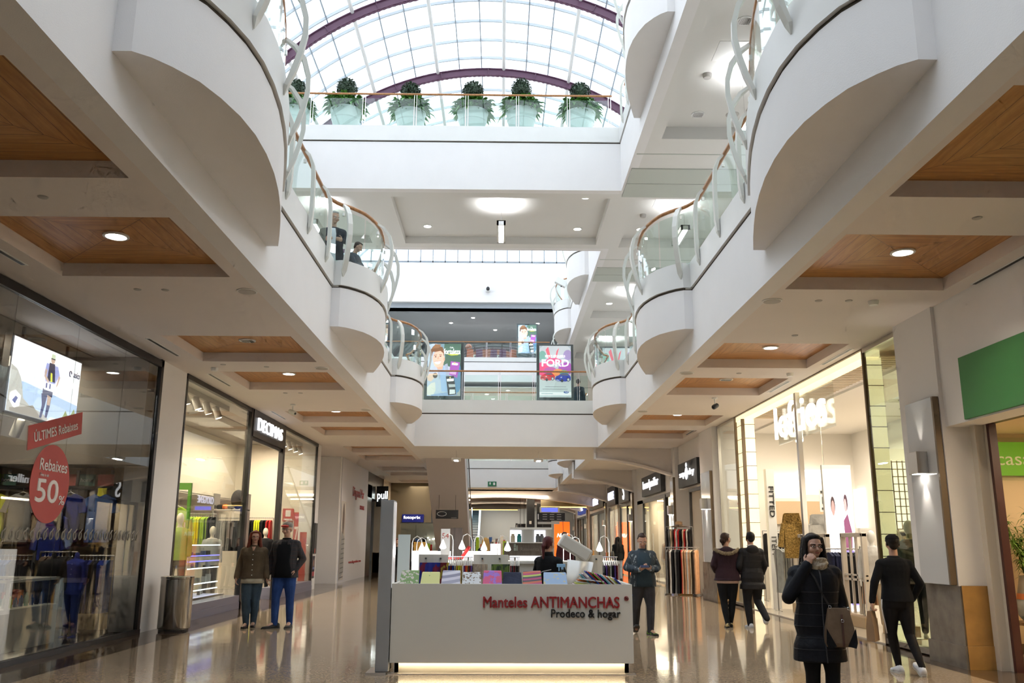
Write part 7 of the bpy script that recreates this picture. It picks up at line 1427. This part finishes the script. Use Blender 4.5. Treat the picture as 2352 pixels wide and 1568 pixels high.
# back screens, rails, hanging cloths
for i, (x0, x1) in enumerate(((-1.28, -.82), (-.42, .12), (1.18, 1.60))):
    t = thing('stall_screen', 'curved white back screen of the tablecloth stall, %s from the left' % ordn(i), 'screen', ((x0+x1)/2, 14.2, 0)); n_ = 10
    o_ = [(x0+(x1-x0)*k/n_, 14.2-.07*sin(pi*k/n_)) for k in range(n_+1)]; ribbon(o_, [(a, b+.03) for a, b in o_], .0, 1.36).build('screen_sheet', STALLW, t)
    for k in (.25, .75): MB().lathe([(.014, -.02), (.014, .02)], (x0+(x1-x0)*k, 14.13, 1.30), 10, Matrix.Rotation(pi/2, 3, 'X')).build('fixing_knob', DKGREY, t)
def hcloth(lb, x, y, zt, w_, h_, m, grp=None, rz=0):
    mb = MB(); n_ = 12; R_ = Matrix.Rotation(rz, 3, 'Z')
    ring = lambda s_: [Vector((x, y, 0))+R_ @ Vector((-w_/2+w_*k/n_, s_+.012*sin(k*2.1), 0)) for k in range(n_+1)]
    a = [p+Vector((0, 0, zt)) for p in ring(0)]; b = [p+Vector((0, 0, zt-h_)) for p in ring(-.03)]; c = [p+Vector((0, 0, zt-h_)) for p in ring(.03)]
    mb.loft([b, a, c], False, False); o = mb.build('hanging_tablecloth', m, solid=0); q = o.modifiers.new('s', 'SOLIDIFY'); q.thickness = .006; return tagp(o, lb, 'tablecloth', grp)
hcloth('blue and maroon football-crest cloth hung on the left stall screen', -1.08, 14.05, 1.24, .34, .40, blotch('blaugrana_cloth', (.02, .03, .28), (.18, .01, .05), 5, .52)); hcloth('maroon and gold cloth beside the blue one', -.86, 14.03, 1.24, .14, .38, blotch('maroon_gold', (.20, .02, .03), (.50, .38, .06), 9, .56))
hcloth('beige patterned cloth hung on the middle stall screen', -.33, 14.0, 1.22, .26, .40, blotch('beige_pattern', (.50, .42, .32), (.40, .32, .24), 14, .5)); hcloth('olive green cloth with dark leaves on the middle stall screen', .0, 14.0, 1.22, .28, .40, blotch('olive_leaf', (.14, .22, .05), (.05, .08, .04), 8, .55))
HC = [CB, CRD, CLG, CYL, C_('ochre', (.55, .33, .04)), CBR, C_('violet', (.10, .05, .22)), COR, C_('maroon', (.14, .01, .02))]
for j, (x0, x1, ms_, nmr) in enumerate(((-.80, -.58, [HC[0], HC[8], HC[0], HC[2], HC[4], HC[3], HC[4]], 'left'), (-.57, -.42, [HC[6], HC[1], HC[7], HC[5], HC[8], HC[6]], 'second'), (.14, .30, [HC[8], CBLK, HC[8], CBR, CBLK, CBR], 'middle'), (1.62, 1.86, [CBLK, HC[6], CBR, CLG, CBLK, HC[6], HC[8]], 'right'))):
    yy = 13.9 if j < 3 else 14.4; t = thing('cloth_rail', 'short chrome rail of hanging tablecloths on the stall, %s one' % nmr, 'rail', ((x0+x1)/2, yy, 0)); MB().tube([(x0, yy, 1.33), (x1, yy, 1.33)], .010, 6).build('rail', CHROME, t); MB().tube([((x0+x1)/2, yy+.05, 0), ((x0+x1)/2, yy+.05, 1.33), ((x0+x1)/2, yy, 1.33)], .012, 6).build('rail_post', CHROME, t)
    for k, m in enumerate(ms_):
        x = x0+.02+(x1-x0-.04)*k/(len(ms_)-1); o = MB().slab([(x-.012, yy-.14, 1.20), (x-.012, yy+.14, 1.20), (x-.012, yy+.15, .82), (x-.012, yy-.15, .82)], (.018, 0, 0)).build('hanging_tablecloth', m); tagp(o, '%s folded cloth hanging on the %s stall rail' % (m.name.replace('cloth_', '').replace('_', ' '), nmr), 'tablecloth', 'cloths on the %s stall rail' % nmr)
        MB().tube([(x, yy-.12, 1.20), (x, yy, 1.28), (x, yy+.12, 1.20)], .006, 5).tube([(x, yy, 1.28), (x, yy, 1.34)], .005, 5).build('hanger', HANG, o)
LAMPS = [(-1.26, 14.45, 1.45, 1), (-1.19, 14.5, 1.43, 1), (-.92, 14.4, 1.50, -1), (-.62, 14.5, 1.49, -1), (-.27, 14.6, 1.47, 1), (.11, 14.4, 1.47, 1), (1.17, 14.5, 1.50, 1), (1.27, 14.4, 1.45, 1), (1.59, 14.5, 1.47, -1)]
for i, (x, y, z, sg_) in enumerate(LAMPS):
    t = thing('gooseneck_lamp', 'lit white teardrop lamp on a bent stem over the stall, %s from the left' % ordn(i), 'lamp', (x, y, 1.30), 0, 'teardrop lamps on the stall')
    MB().tube([(x-sg_*.16, y+.05, 1.25), (x-sg_*.16, y+.05, z+.08), (x-sg_*.14, y+.04, z+.15), (x-sg_*.08, y+.02, z+.19), (x-sg_*.02, y, z+.16), (x, y, z+.08)], .007, 6).build('lamp_stem', WHITEP, t)
    ls_ = MB().lathe([(.008, .09), (.018, .06), (.045, .0), (.055, -.03), (.054, -.035)], (x, y, z), 18).build('lamp_shade', mat('milky_lamp_shade', (.85, .85, .85), .4, emit=1.0), t, smooth=True); MB().ell((x, y, z-.035), (.05, .05, .022)).build('bulb', BULB, ls_, smooth=True)
    if i % 2 == 0: lamp('POINT', 'lamp_light', (x, y-.05, z-.10), 9, (1, .97, .92), .04)
sbt = thing('spray_bottle', 'clear spray bottle with pale blue head and liquid on the stall counter', 'spray bottle', (.80, 11.75, .97)); MB().lathe([(.045, 0), (.048, .02), (.045, .16), (.018, .22), (.016, .25)], n=18).build('bottle', glass('clear_plastic', (.85, .92, .95), .8), sbt, local=True, smooth=True); MB().lathe([(.042, .004), (.044, .07)], n=16).build('liquid', mat('blue_liquid', (.15, .45, .60), .2), sbt, local=True); MB().box(-.07, -.015, .27, .04, .015, .31).box(-.015, -.015, .24, .015, .015, .28).box(-.05, -.008, .22, -.035, .008, .28).build('spray_head', mat('pale_blue_plastic', (.30, .55, .80), .4), sbt, local=True, bevel=.004)
pr = thing('packaging_sheet', 'large curled white packing sheet standing right of the saleswoman', 'packaging', (1.05, 13.0, .97)); o_ = [(.95+.30*k/12, 12.6+.10*sin(k*.5)) for k in range(13)]; mb = MB(); mb.loft([[Vector((.88+.02*k, 12.5+.08*cos(k*.6), 1.0)) for k in range(13)], [Vector((.92+.028*k, 12.55+.10*cos(k*.6), 1.12)) for k in range(13)], [Vector((.94+.030*k, 12.6+.12*cos(k*.6), 1.32-.003*k)) for k in range(13)]], False, False); o = mb.build('curled_sheet', WHITEP, pr, smooth=True); o.modifiers.new('s', 'SOLIDIFY').thickness = .008
o = MB().obox((1.15, 14.0, 1.47), (.52, .35, .20), Matrix.Rotation(.55, 3, 'Y')).build('foam_tray', STALLW, bevel=.03); tagp(o, 'tilted long white foam tray beside the saleswoman\'s head', 'packaging'); 
MB().obox((1.15, 14.0, 1.2), (.05, .05, .5)).build('tray_support', STALLW, o) if False else None
bc = thing('stall_table', 'white back table of the tablecloth stall under the tray and lamps', 'table', (.2, 14.75, 0)); MB().box(-1.28, 14.4, 1.22, 1.9, 15.0, 1.26).build('table_top', STALLW, bc); MB().box(-1.28, 14.45, 0, 1.9, 14.5, 1.22).build('table_front', STALLW, bc); 
rdp = thing('card_reader', 'red stand with sloping red arm on the stall back table', 'stand', (-.72, 14.6, 1.26)); MB().box(-.95, 14.5, 1.28, -.66, 14.7, 1.315).build('stand_base', CRD, rdp, bevel=.015); MB().obox((-.57, 14.6, 1.385), (.05, .12, .24), Matrix.Rotation(.6, 3, 'Y')).build('sloping_arm', CRD, rdp, bevel=.01)
wc = MB().box(-.88, 16.0, 0, -.68, 16.15, 1.80).build('wood_column', planks('dark_walnut', (.07, .05, .04), (.14, .10, .08), (10, 10, 1))); tagp(wc, 'dark walnut display column behind the left stall lamps', 'column')
pm = thing('price_board', 'small white board with red number beside the walnut column', 'sign', (-1.0, 16.0, 1.3)); MB().box(-1.06, 16.0, 0, -.90, 16.03, 1.78).build('board', WHITEP, pm); lettering('54', 'F', (-.98, 15.99, 1.66), .09, RED, pm, ext=.004)
# ================================================================== tea kiosk behind the stall
WAL = planks('grey_brown_oak', (.085, .065, .05), (.15, .12, .095), (14, 14, 1)); LIT2 = mat('violet_white_backlight', (.9, .9, 1), .5, emit=1.3, ecol=(.86, .86, 1))
tk = thing('tea_kiosk', 'tea kiosk with walnut band and backlit white shelves behind the saleswoman', 'kiosk', (.8, 19, 0))
MB().box(-.05, 19.3, .0, 1.65, 19.35, 1.84).build('back_board', STALLW, tk); MB().box(-.05, 19.28, 1.56, .42, 19.30, 1.80).box(.95, 19.28, 1.56, 1.40, 19.30, 1.80).box(-.05, 19.28, .82, 1.2, 19.30, 1.27).build('backlit_niche', LIT2, tk)
MB().box(-.30, 19.0, 1.28, 1.62, 19.1, 1.54).build('walnut_band', WAL, tk); MB().box(-.05, 18.95, 1.535, 1.62, 19.3, 1.555).box(-.05, 18.95, .80, 1.62, 19.3, .825).box(-.05, 18.98, 1.82, 1.65, 19.3, 1.86).build('shelf_board', STALLW, tk); MB().box(-.05, 18.97, 0, 1.62, 19.0, .80).build('kiosk_front', STALLW, tk)
lettering('Reaverita', 'F', (.75, 18.98, 1.41), .075, mat('dim_wood_letters', (.22, .18, .15), .5), tk, width=.75, ext=.01)
MB().box(.10, 18.98, 1.45, .18, 18.995, 1.52).box(.20, 18.98, 1.45, .25, 18.995, 1.49).box(.10, 18.98, 1.38, .18, 18.995, 1.44).box(.20, 18.98, 1.38, .25, 18.995, 1.47).build('leaf_logo', mat('grey_green_logo', (.35, .42, .36), .5), tk)
TX = lambda x: .642+.52*(x-.8)
tk.scale.x = .52; tk.location.x = .642
for i, (x, c) in enumerate(((.06, PAL), (.32, C_('teal', (.04, .25, .25))), (1.08, CGR), (1.24, CGR))): o = MB().lathe([(.045, 0), (.045, .12), (.03, .14), (.03, .17)], (TX(x), 19.12, 1.556), 14).build('tea_jar', c, smooth=True, auto=40); tagp(o, '%s tea jar on the upper backlit shelf, %s from left' % (('cream', 'teal', 'grey', 'grey')[i], ordn(i)), 'jar', 'tea jars')
for i, (x, m, nm_) in enumerate(((.10, mat('green_iron', (.22, .34, .10), .5), 'green'), (.68, mat('lilac_iron', (.35, .32, .62), .5), 'lilac'))):
    t = thing('teapot', '%s iron teapot with hoop handle on the lower backlit shelf' % nm_, 'teapot', (TX(x)+.05, 19.12, .826)); t.scale = (.8, .8, .8); MB().lathe([(.07, 0), (.13, .03), (.12, .08), (.06, .11), (.02, .13), (.01, .15)], n=20).build('pot_body', m, t, local=True, smooth=True); MB().tube([(.10*cos(a), 0, .10+.15*sin(a)) for a in [pi*k/10 for k in range(11)]], .008, 6).build('hoop_handle', DKGREY, t, local=True); MB().tube([(-.10, 0, .05), (-.17, 0, .10)], [.02, .010], 8).build('spout', m, t, local=True)
o = MB().lathe([(.05, 0), (.05, .14), (.03, .16), (.03, .2)], (TX(.42)+.05, 19.12, .826), 14).build('tea_jar', CWH); tagp(o, 'white tea jar between the green and lilac teapots', 'jar')
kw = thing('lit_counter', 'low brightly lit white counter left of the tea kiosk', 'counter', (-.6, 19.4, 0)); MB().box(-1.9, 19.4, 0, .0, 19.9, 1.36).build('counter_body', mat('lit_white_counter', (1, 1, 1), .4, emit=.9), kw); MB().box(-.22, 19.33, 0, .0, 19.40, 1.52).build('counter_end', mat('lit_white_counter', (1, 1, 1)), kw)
o = MB().box(-1.35, 19.45, 1.36, -.85, 19.8, 1.395).build('keyboard_tray', DKGREY); tagp(o, 'flat dark tray on the lit white counter', 'tray')
for i, (x, y, h_, m, nm_) in enumerate(((-1.95, 21.5, 1.55, mat('amber_board', (.55, .28, .04), .5), 'amber'), (-2.3, 21.3, 1.72, mat('pale_blue_box', (.42, .52, .58), .5), 'pale blue'))): o = MB().box(x-.12, y, 0, x+.16, y+.1, h_).build('kiosk_display_board', m); tagp(o, '%s display board beyond the stall lamps' % nm_, 'board')
# ================================================================== far ground floor
es = thing('escalator', 'escalator seen from below, its pale lilac underside slanting down past the bridge', 'escalator', (-2.2, 40, 0))
LIL = mat('pale_lilac_soffit', (.56, .53, .55), .6)
def prof(x0, x1, pts): return MB().slab([(x0, y, z) for y, z in pts], (x1-x0, 0, 0))
prof(-3.0, -1.45, [(34.9, 4.80), (44.4, 0), (46.6, 0), (35.0, 5.85), (34.9, 5.85)]).build('escalator_body', LIL, es)
prof(-3.02, -2.98, [(35, 5.85), (46.6, 0.0), (47.4, .2), (47.4, .95), (35.0, 6.9)]).build('glass_balustrade', RAILGLASS, es); prof(-1.47, -1.43, [(35, 5.85), (46.6, 0.0), (47.4, .2), (47.4, .95), (35.0, 6.9)]).build('glass_balustrade', RAILGLASS, es)
for x in (-3.0, -1.45): MB().tube([(x, 35, 6.92), (x, 47.3, .97), (x, 47.6, .6)], .04, 8).build('handrail', BLACK, es)
hs = thing('hanging_sign', 'black hanging sign with white ellipse in front of the escalator underside', 'sign', (-2.25, 37.5, 2.6)); MB().box(-2.72, 37.5, 2.50, -1.78, 37.54, 2.86).build('sign_board', BLACK, hs); MB().tube([(-2.47+.19*cos(a), 37.49, 2.70+.09*sin(a)) for a in [2*pi*k/24 for k in range(25)]], .010, 5, False).build('ellipse_mark', WHITEP, hs); MB().box(-2.08, 37.49, 2.53, -1.85, 37.495, 2.545).build('small_text_bar', GR, hs)
for x in (-2.6, -1.9): MB().tube([(x, 37.52, 2.86), (x, 37.52, 3.75)], .008, 5).build('hanging_rod', DKGREY, hs)
ex = thing('exit_sign', 'small green and white exit sign on the far white slab edge', 'exit sign', (-.53, 53.9, 4.88)); MB().box(-.80, 53.93, 4.86, -.28, 53.97, 5.14).build('sign_plate', mat('exit_green', (.01, .12, .05), .5, emit=.15), ex); MB().box(-.70, 53.92, 4.95, -.64, 53.93, 5.05).slab([(-.74, 53.925, 5.03), (-.60, 53.925, 5.03), (-.67, 53.925, 5.11)], (0, .005, 0)).build('arrow', WLET, ex); MB().box(-.48, 53.92, 4.93, -.36, 53.93, 5.08).build('running_figure', WLET, ex)
for k, (y, zc) in enumerate(((57.5, 4.42), (66, 4.42))):
    n_ = 24; pts = [(-6.1+12.2*i/n_, zc-.020*(abs(-6.1+12.2*i/n_)**2)*.8) for i in range(n_+1)]
    struct(MB().slab([(-6.1, y, Z1+.01)]+[(x, y, z) for x, z in pts]+[(6.1, y, Z1+.01)], (0, .5, 0)), 'trim_31', SOFFIT); mb = MB(); mb.bar([(x, y+.1, z-.03) for x, z in pts], (0, 1, 0), .7, .07); struct(mb, 'trim_31', SOFFIT)
struct(MB().box(-5.8, 69, 4.15, 6.0, 69.3, Z1), 'trim_32', mat('cool_white_bulkhead', (.62, .68, .70), .6))
o = MB().ell((.1, 68.9, 4.30), (2.6, .12, .28), None, 28, 9).build('ceiling_recess_ellipse', mat('grey_recess_tone', (.22, .21, .20), .6), smooth=True); tagp(o, 'grey ellipse standing in for the ovoid recess in the far ceiling', 'recess')  # solid grey ellipse put in where the ceiling has an ovoid recess
YST = mat('yellow_light_strip', (1, .75, .25), .5, emit=2.0, ecol=(1, .72, .25))
for i, (x0, x1, y) in enumerate(((-6.0, -2.2, 58.4), (-2.2, 1.3, 69.5), (2.6, 5.6, 58.4))): o = MB().box(x0, y, 3.78 if i != 1 else 3.98, x1, y+.1, 3.84 if i != 1 else 4.03).build('light_strip', YST); tagp(o, 'thin yellow light strip in the distance, %s one' % ('left', 'middle', 'right')[i], 'light strip'); tagp(MB().box(x0, y+.02, 3.84 if i != 1 else 4.03, x1, y+.08, Z1).build('strip_bulkhead', mat('khaki_bulkhead', (.30, .24, .14), .6)), 'khaki bulkhead over the %s yellow light strip' % ('left', 'middle', 'right')[i], 'bulkhead')
bl = thing('column', 'tall black column right of centre in the distance', 'column', (2.0, 60, 0)); MB().box(1.74, 60, 0, 2.26, 60.5, Z1).build('column_body', BLACK, bl); MB().box(1.9, 59.98, 2.75, 2.05, 60, 2.95).build('column_plate', GR, bl)
o = MB().box(2.42, 60.2, 0, 3.38, 60.4, 4.1).build('black_partition', BLACK); tagp(o, 'wide black partition beside the distant black column', 'partition')
def direc(label, x0, x1, y, z0, z1, rods=Z1):
    t = thing('directory_sign', label, 'sign', ((x0+x1)/2, y, z0)); MB().box(x0+.22*(z1-z0)*2, y, z0, x1, y+.06, z1).build('sign_board', mat('charcoal_sign_board', (.025, .02, .02), .5), t); MB().box(x0, y, z0-.03, x0+.2*(z1-z0)*2, y+.06, z1+.03).build('number_tile', MATS['charcoal_sign_board'], t); lettering('1', 'F', (x0+.2*(z1-z0), y-.01, (z0+z1)/2), (z1-z0)*.7, WLET, t, ext=.01, off=.02)
    mb = MB()
    for r_ in range(3):
        for c_ in range(3): xx = x0+.3+(x1-x0-.35)*c_/3; mb.box(xx, y-.01, z0+.06+(z1-z0)*.3*r_, xx+.22, y, z0+.09+(z1-z0)*.3*r_)
    mb.build('text_lines', GR, t)
    for x in (x0+.3, x1-.1): MB().tube([(x, y+.03, z1), (x, y+.03, rods)], .015, 5).build('support_rod', DKGREY, t)
    return t
t = direc('hanging directory sign with white 1 and rows of small text', 1.80, 3.22, 45.0, 2.62, 3.0, 0); MB().box(1.95, 45.0, 3.02, 2.95, 45.1, 3.30).build('screen_frame', SHOPW2, t); MB().box(2.05, 44.99, 3.06, 2.85, 45.0, 3.24).build('blue_screen', mat('blue_screen', (.08, .10, .9), .5, emit=1.6), t); MB().box(1.85, 45, 2.45, 2.95, 45.1, 2.56).build('sign_shelf', GR, t)
direc('smaller distant directory sign with white 1', .95, 1.60, 58, 2.35, 2.72, Z1)
nk = thing('sale_wall', 'glowing orange wall panel with white lettering in the distance', 'wall panel', (4.0, 60, 0)); MB().box(3.57, 60, 0, 4.6, 60.1, 2.9).build('panel_sheet', mat('glowing_orange', (.80, .12, .01), .5, emit=1.0, ecol=(1, .13, .01)), nk); lettering('NIKE', 'F', (4.1, 59.98, 2.02), .26, NEONW, nk, width=.72, shear=.3, off=.03)
e2 = thing('escalator', 'distant escalator with dark steps and bright blue-white sides', 'escalator', (-2.05, 72, 0)); prof(-2.35, -1.75, [(66.0, 0), (74.6, 4.1), (74.6, 3.6), (67.5, 0)]).build('escalator_steps', mat('dark_ribbed_steps', (.02, .035, .04), .5), e2)
mb = MB()
for k in range(20): mb.box(-2.33, 66.2+.42*k, .12+.198*k, -1.77, 66.26+.42*k, .15+.198*k)
mb.build('step_edges', DKGREY, e2)
for x in (-2.45, -1.75): prof(x, x+.10, [(65.6, .0), (65.6, .9), (73.6, 4.6), (74.6, 4.6), (74.6, 4.0), (66.6, 0)]).build('bright_side_panel', mat('blue_white_panel', (.6, .75, .9), .4, emit=.5), e2)
# left far shops, blue sign
t = thing('shop_sign', 'blue sign with glowing white lettering at the far left', 'sign', (-4.9, 50, 2.6)); MB().box(-5.5, 50, 2.62, -4.3, 50.1, 3.05).build('sign_box', mat('deep_blue_sign', (.01, .015, .16), .4, emit=.35), t); lettering('fotoprix', 'F', (-4.95, 49.98, 2.86), .22, NEONW, t, width=.95, off=.03)
struct(MB().box(-6.2, 50.1, 2.6, -3.9, 50.3, Z1).box(-6.2, 50.1, 0, -5.6, 50.3, 2.6), 'wall_left', mat('olive_shop_wall', (.20, .16, .10), .7)); struct(MB().box(-6, 52, 0, -3.5, 52.1, 2.6), 'wall_left', mat('grey_green_far_wall', (.20, .21, .18), .7))
fy = thing('light_string', 'string of tiny white lights hanging in the far left shop', 'string lights', (-4.3, 51.9, 0)); fp = [(-4.9+.09*i, 51.9, 1.0+.9*rnd.random()) for i in range(14)]
MB().tube([(-4.9, 51.98, 2.5)]+fp, .006, 4).build('cable', BLACK, fy)
for q in fp: MB().ell(q, .03).build('bulb', LAMPW, fy)
# far cross wall with shops
FARW = [(-6, -3.5, (.30, .20, .11)), (-3.5, -2.5, (.50, .30, .14)), (-1.6, .4, (.50, .36, .16)), (.4, 1.2, (.16, .02, .02)), (1.2, 3.5, (.48, .28, .14)), (3.5, 6, (.26, .18, .10))]
for i, (a, b, c) in enumerate(FARW): o = MB().box(a, 79.9, 0, b, 80.08, 3.4).build('distant_shopfront', mat('far_front_%d' % i, c, .6)); tagp(o, '%s distant shopfront, %s from left at the end of the hall' % (('brown', 'tan', 'ochre', 'dark red', 'amber', 'brown')[i], ordn(i)), 'shopfront')
struct(MB().box(-12, 80.1, 3.4, 11, 80.4, Z1), 'wall_far', mat('peach_far_wall', (.60, .42, .36), .6)); struct(MB().box(-12, 80.3, 0, 11, 80.5, Z1), 'wall_far', SHOPW2)
o = MB().box(-1.2, 79.9, 2.9, 3.2, 80.0, 3.35).build('white_far_fascia', mat('white_far_board', (.75, .78, .78), .5, emit=.15)); tagp(o, 'pale far fascia board above the distant ochre shops', 'fascia')
def cluster(lb, x0, x1, y, n_, z0, z1):
    for k in range(n_):
        c = [CRD, CBL, CBLK, CWH, CGN, CBR, CGR][rnd.randrange(7)]; x = rnd.uniform(x0, x1); z = rnd.uniform(z0, z1)
        o = MB().box(x-.10, y+rnd.random()*.3, 0, x+.12, y+.4, z+.15).build('shop_merchandise', c); tagp(o, lb, 'merchandise', lb)
cluster('coloured goods stacked far behind the tea kiosk', -1.7, .4, 64, 26, .5, 1.9); cluster('coloured goods in the far left shopfronts', -5.4, -3.6, 51.2, 12, .5, 1.9)
for i, x in enumerate((-3.2, -.8, 1.2, 4.2)):
    for j, y in enumerate((60, 64, 72, 76)): downlight('small ceiling lamp far down the hall, row %s, %s from left' % (ordn(j), ordn(i)), x, y, Z1, .10, True, 0, 'far hall ceiling lamps')
for y in (58.0, 64, 72, 77): lamp('AREA', 'hall_ceiling_light', (0, y, 4.5), 330, (1, .86, .66), 6, 2)
lamp('AREA', 'hall_ceiling_light', (-4.6, 50, 4.6), 60, (1, .86, .66), 1, 5)
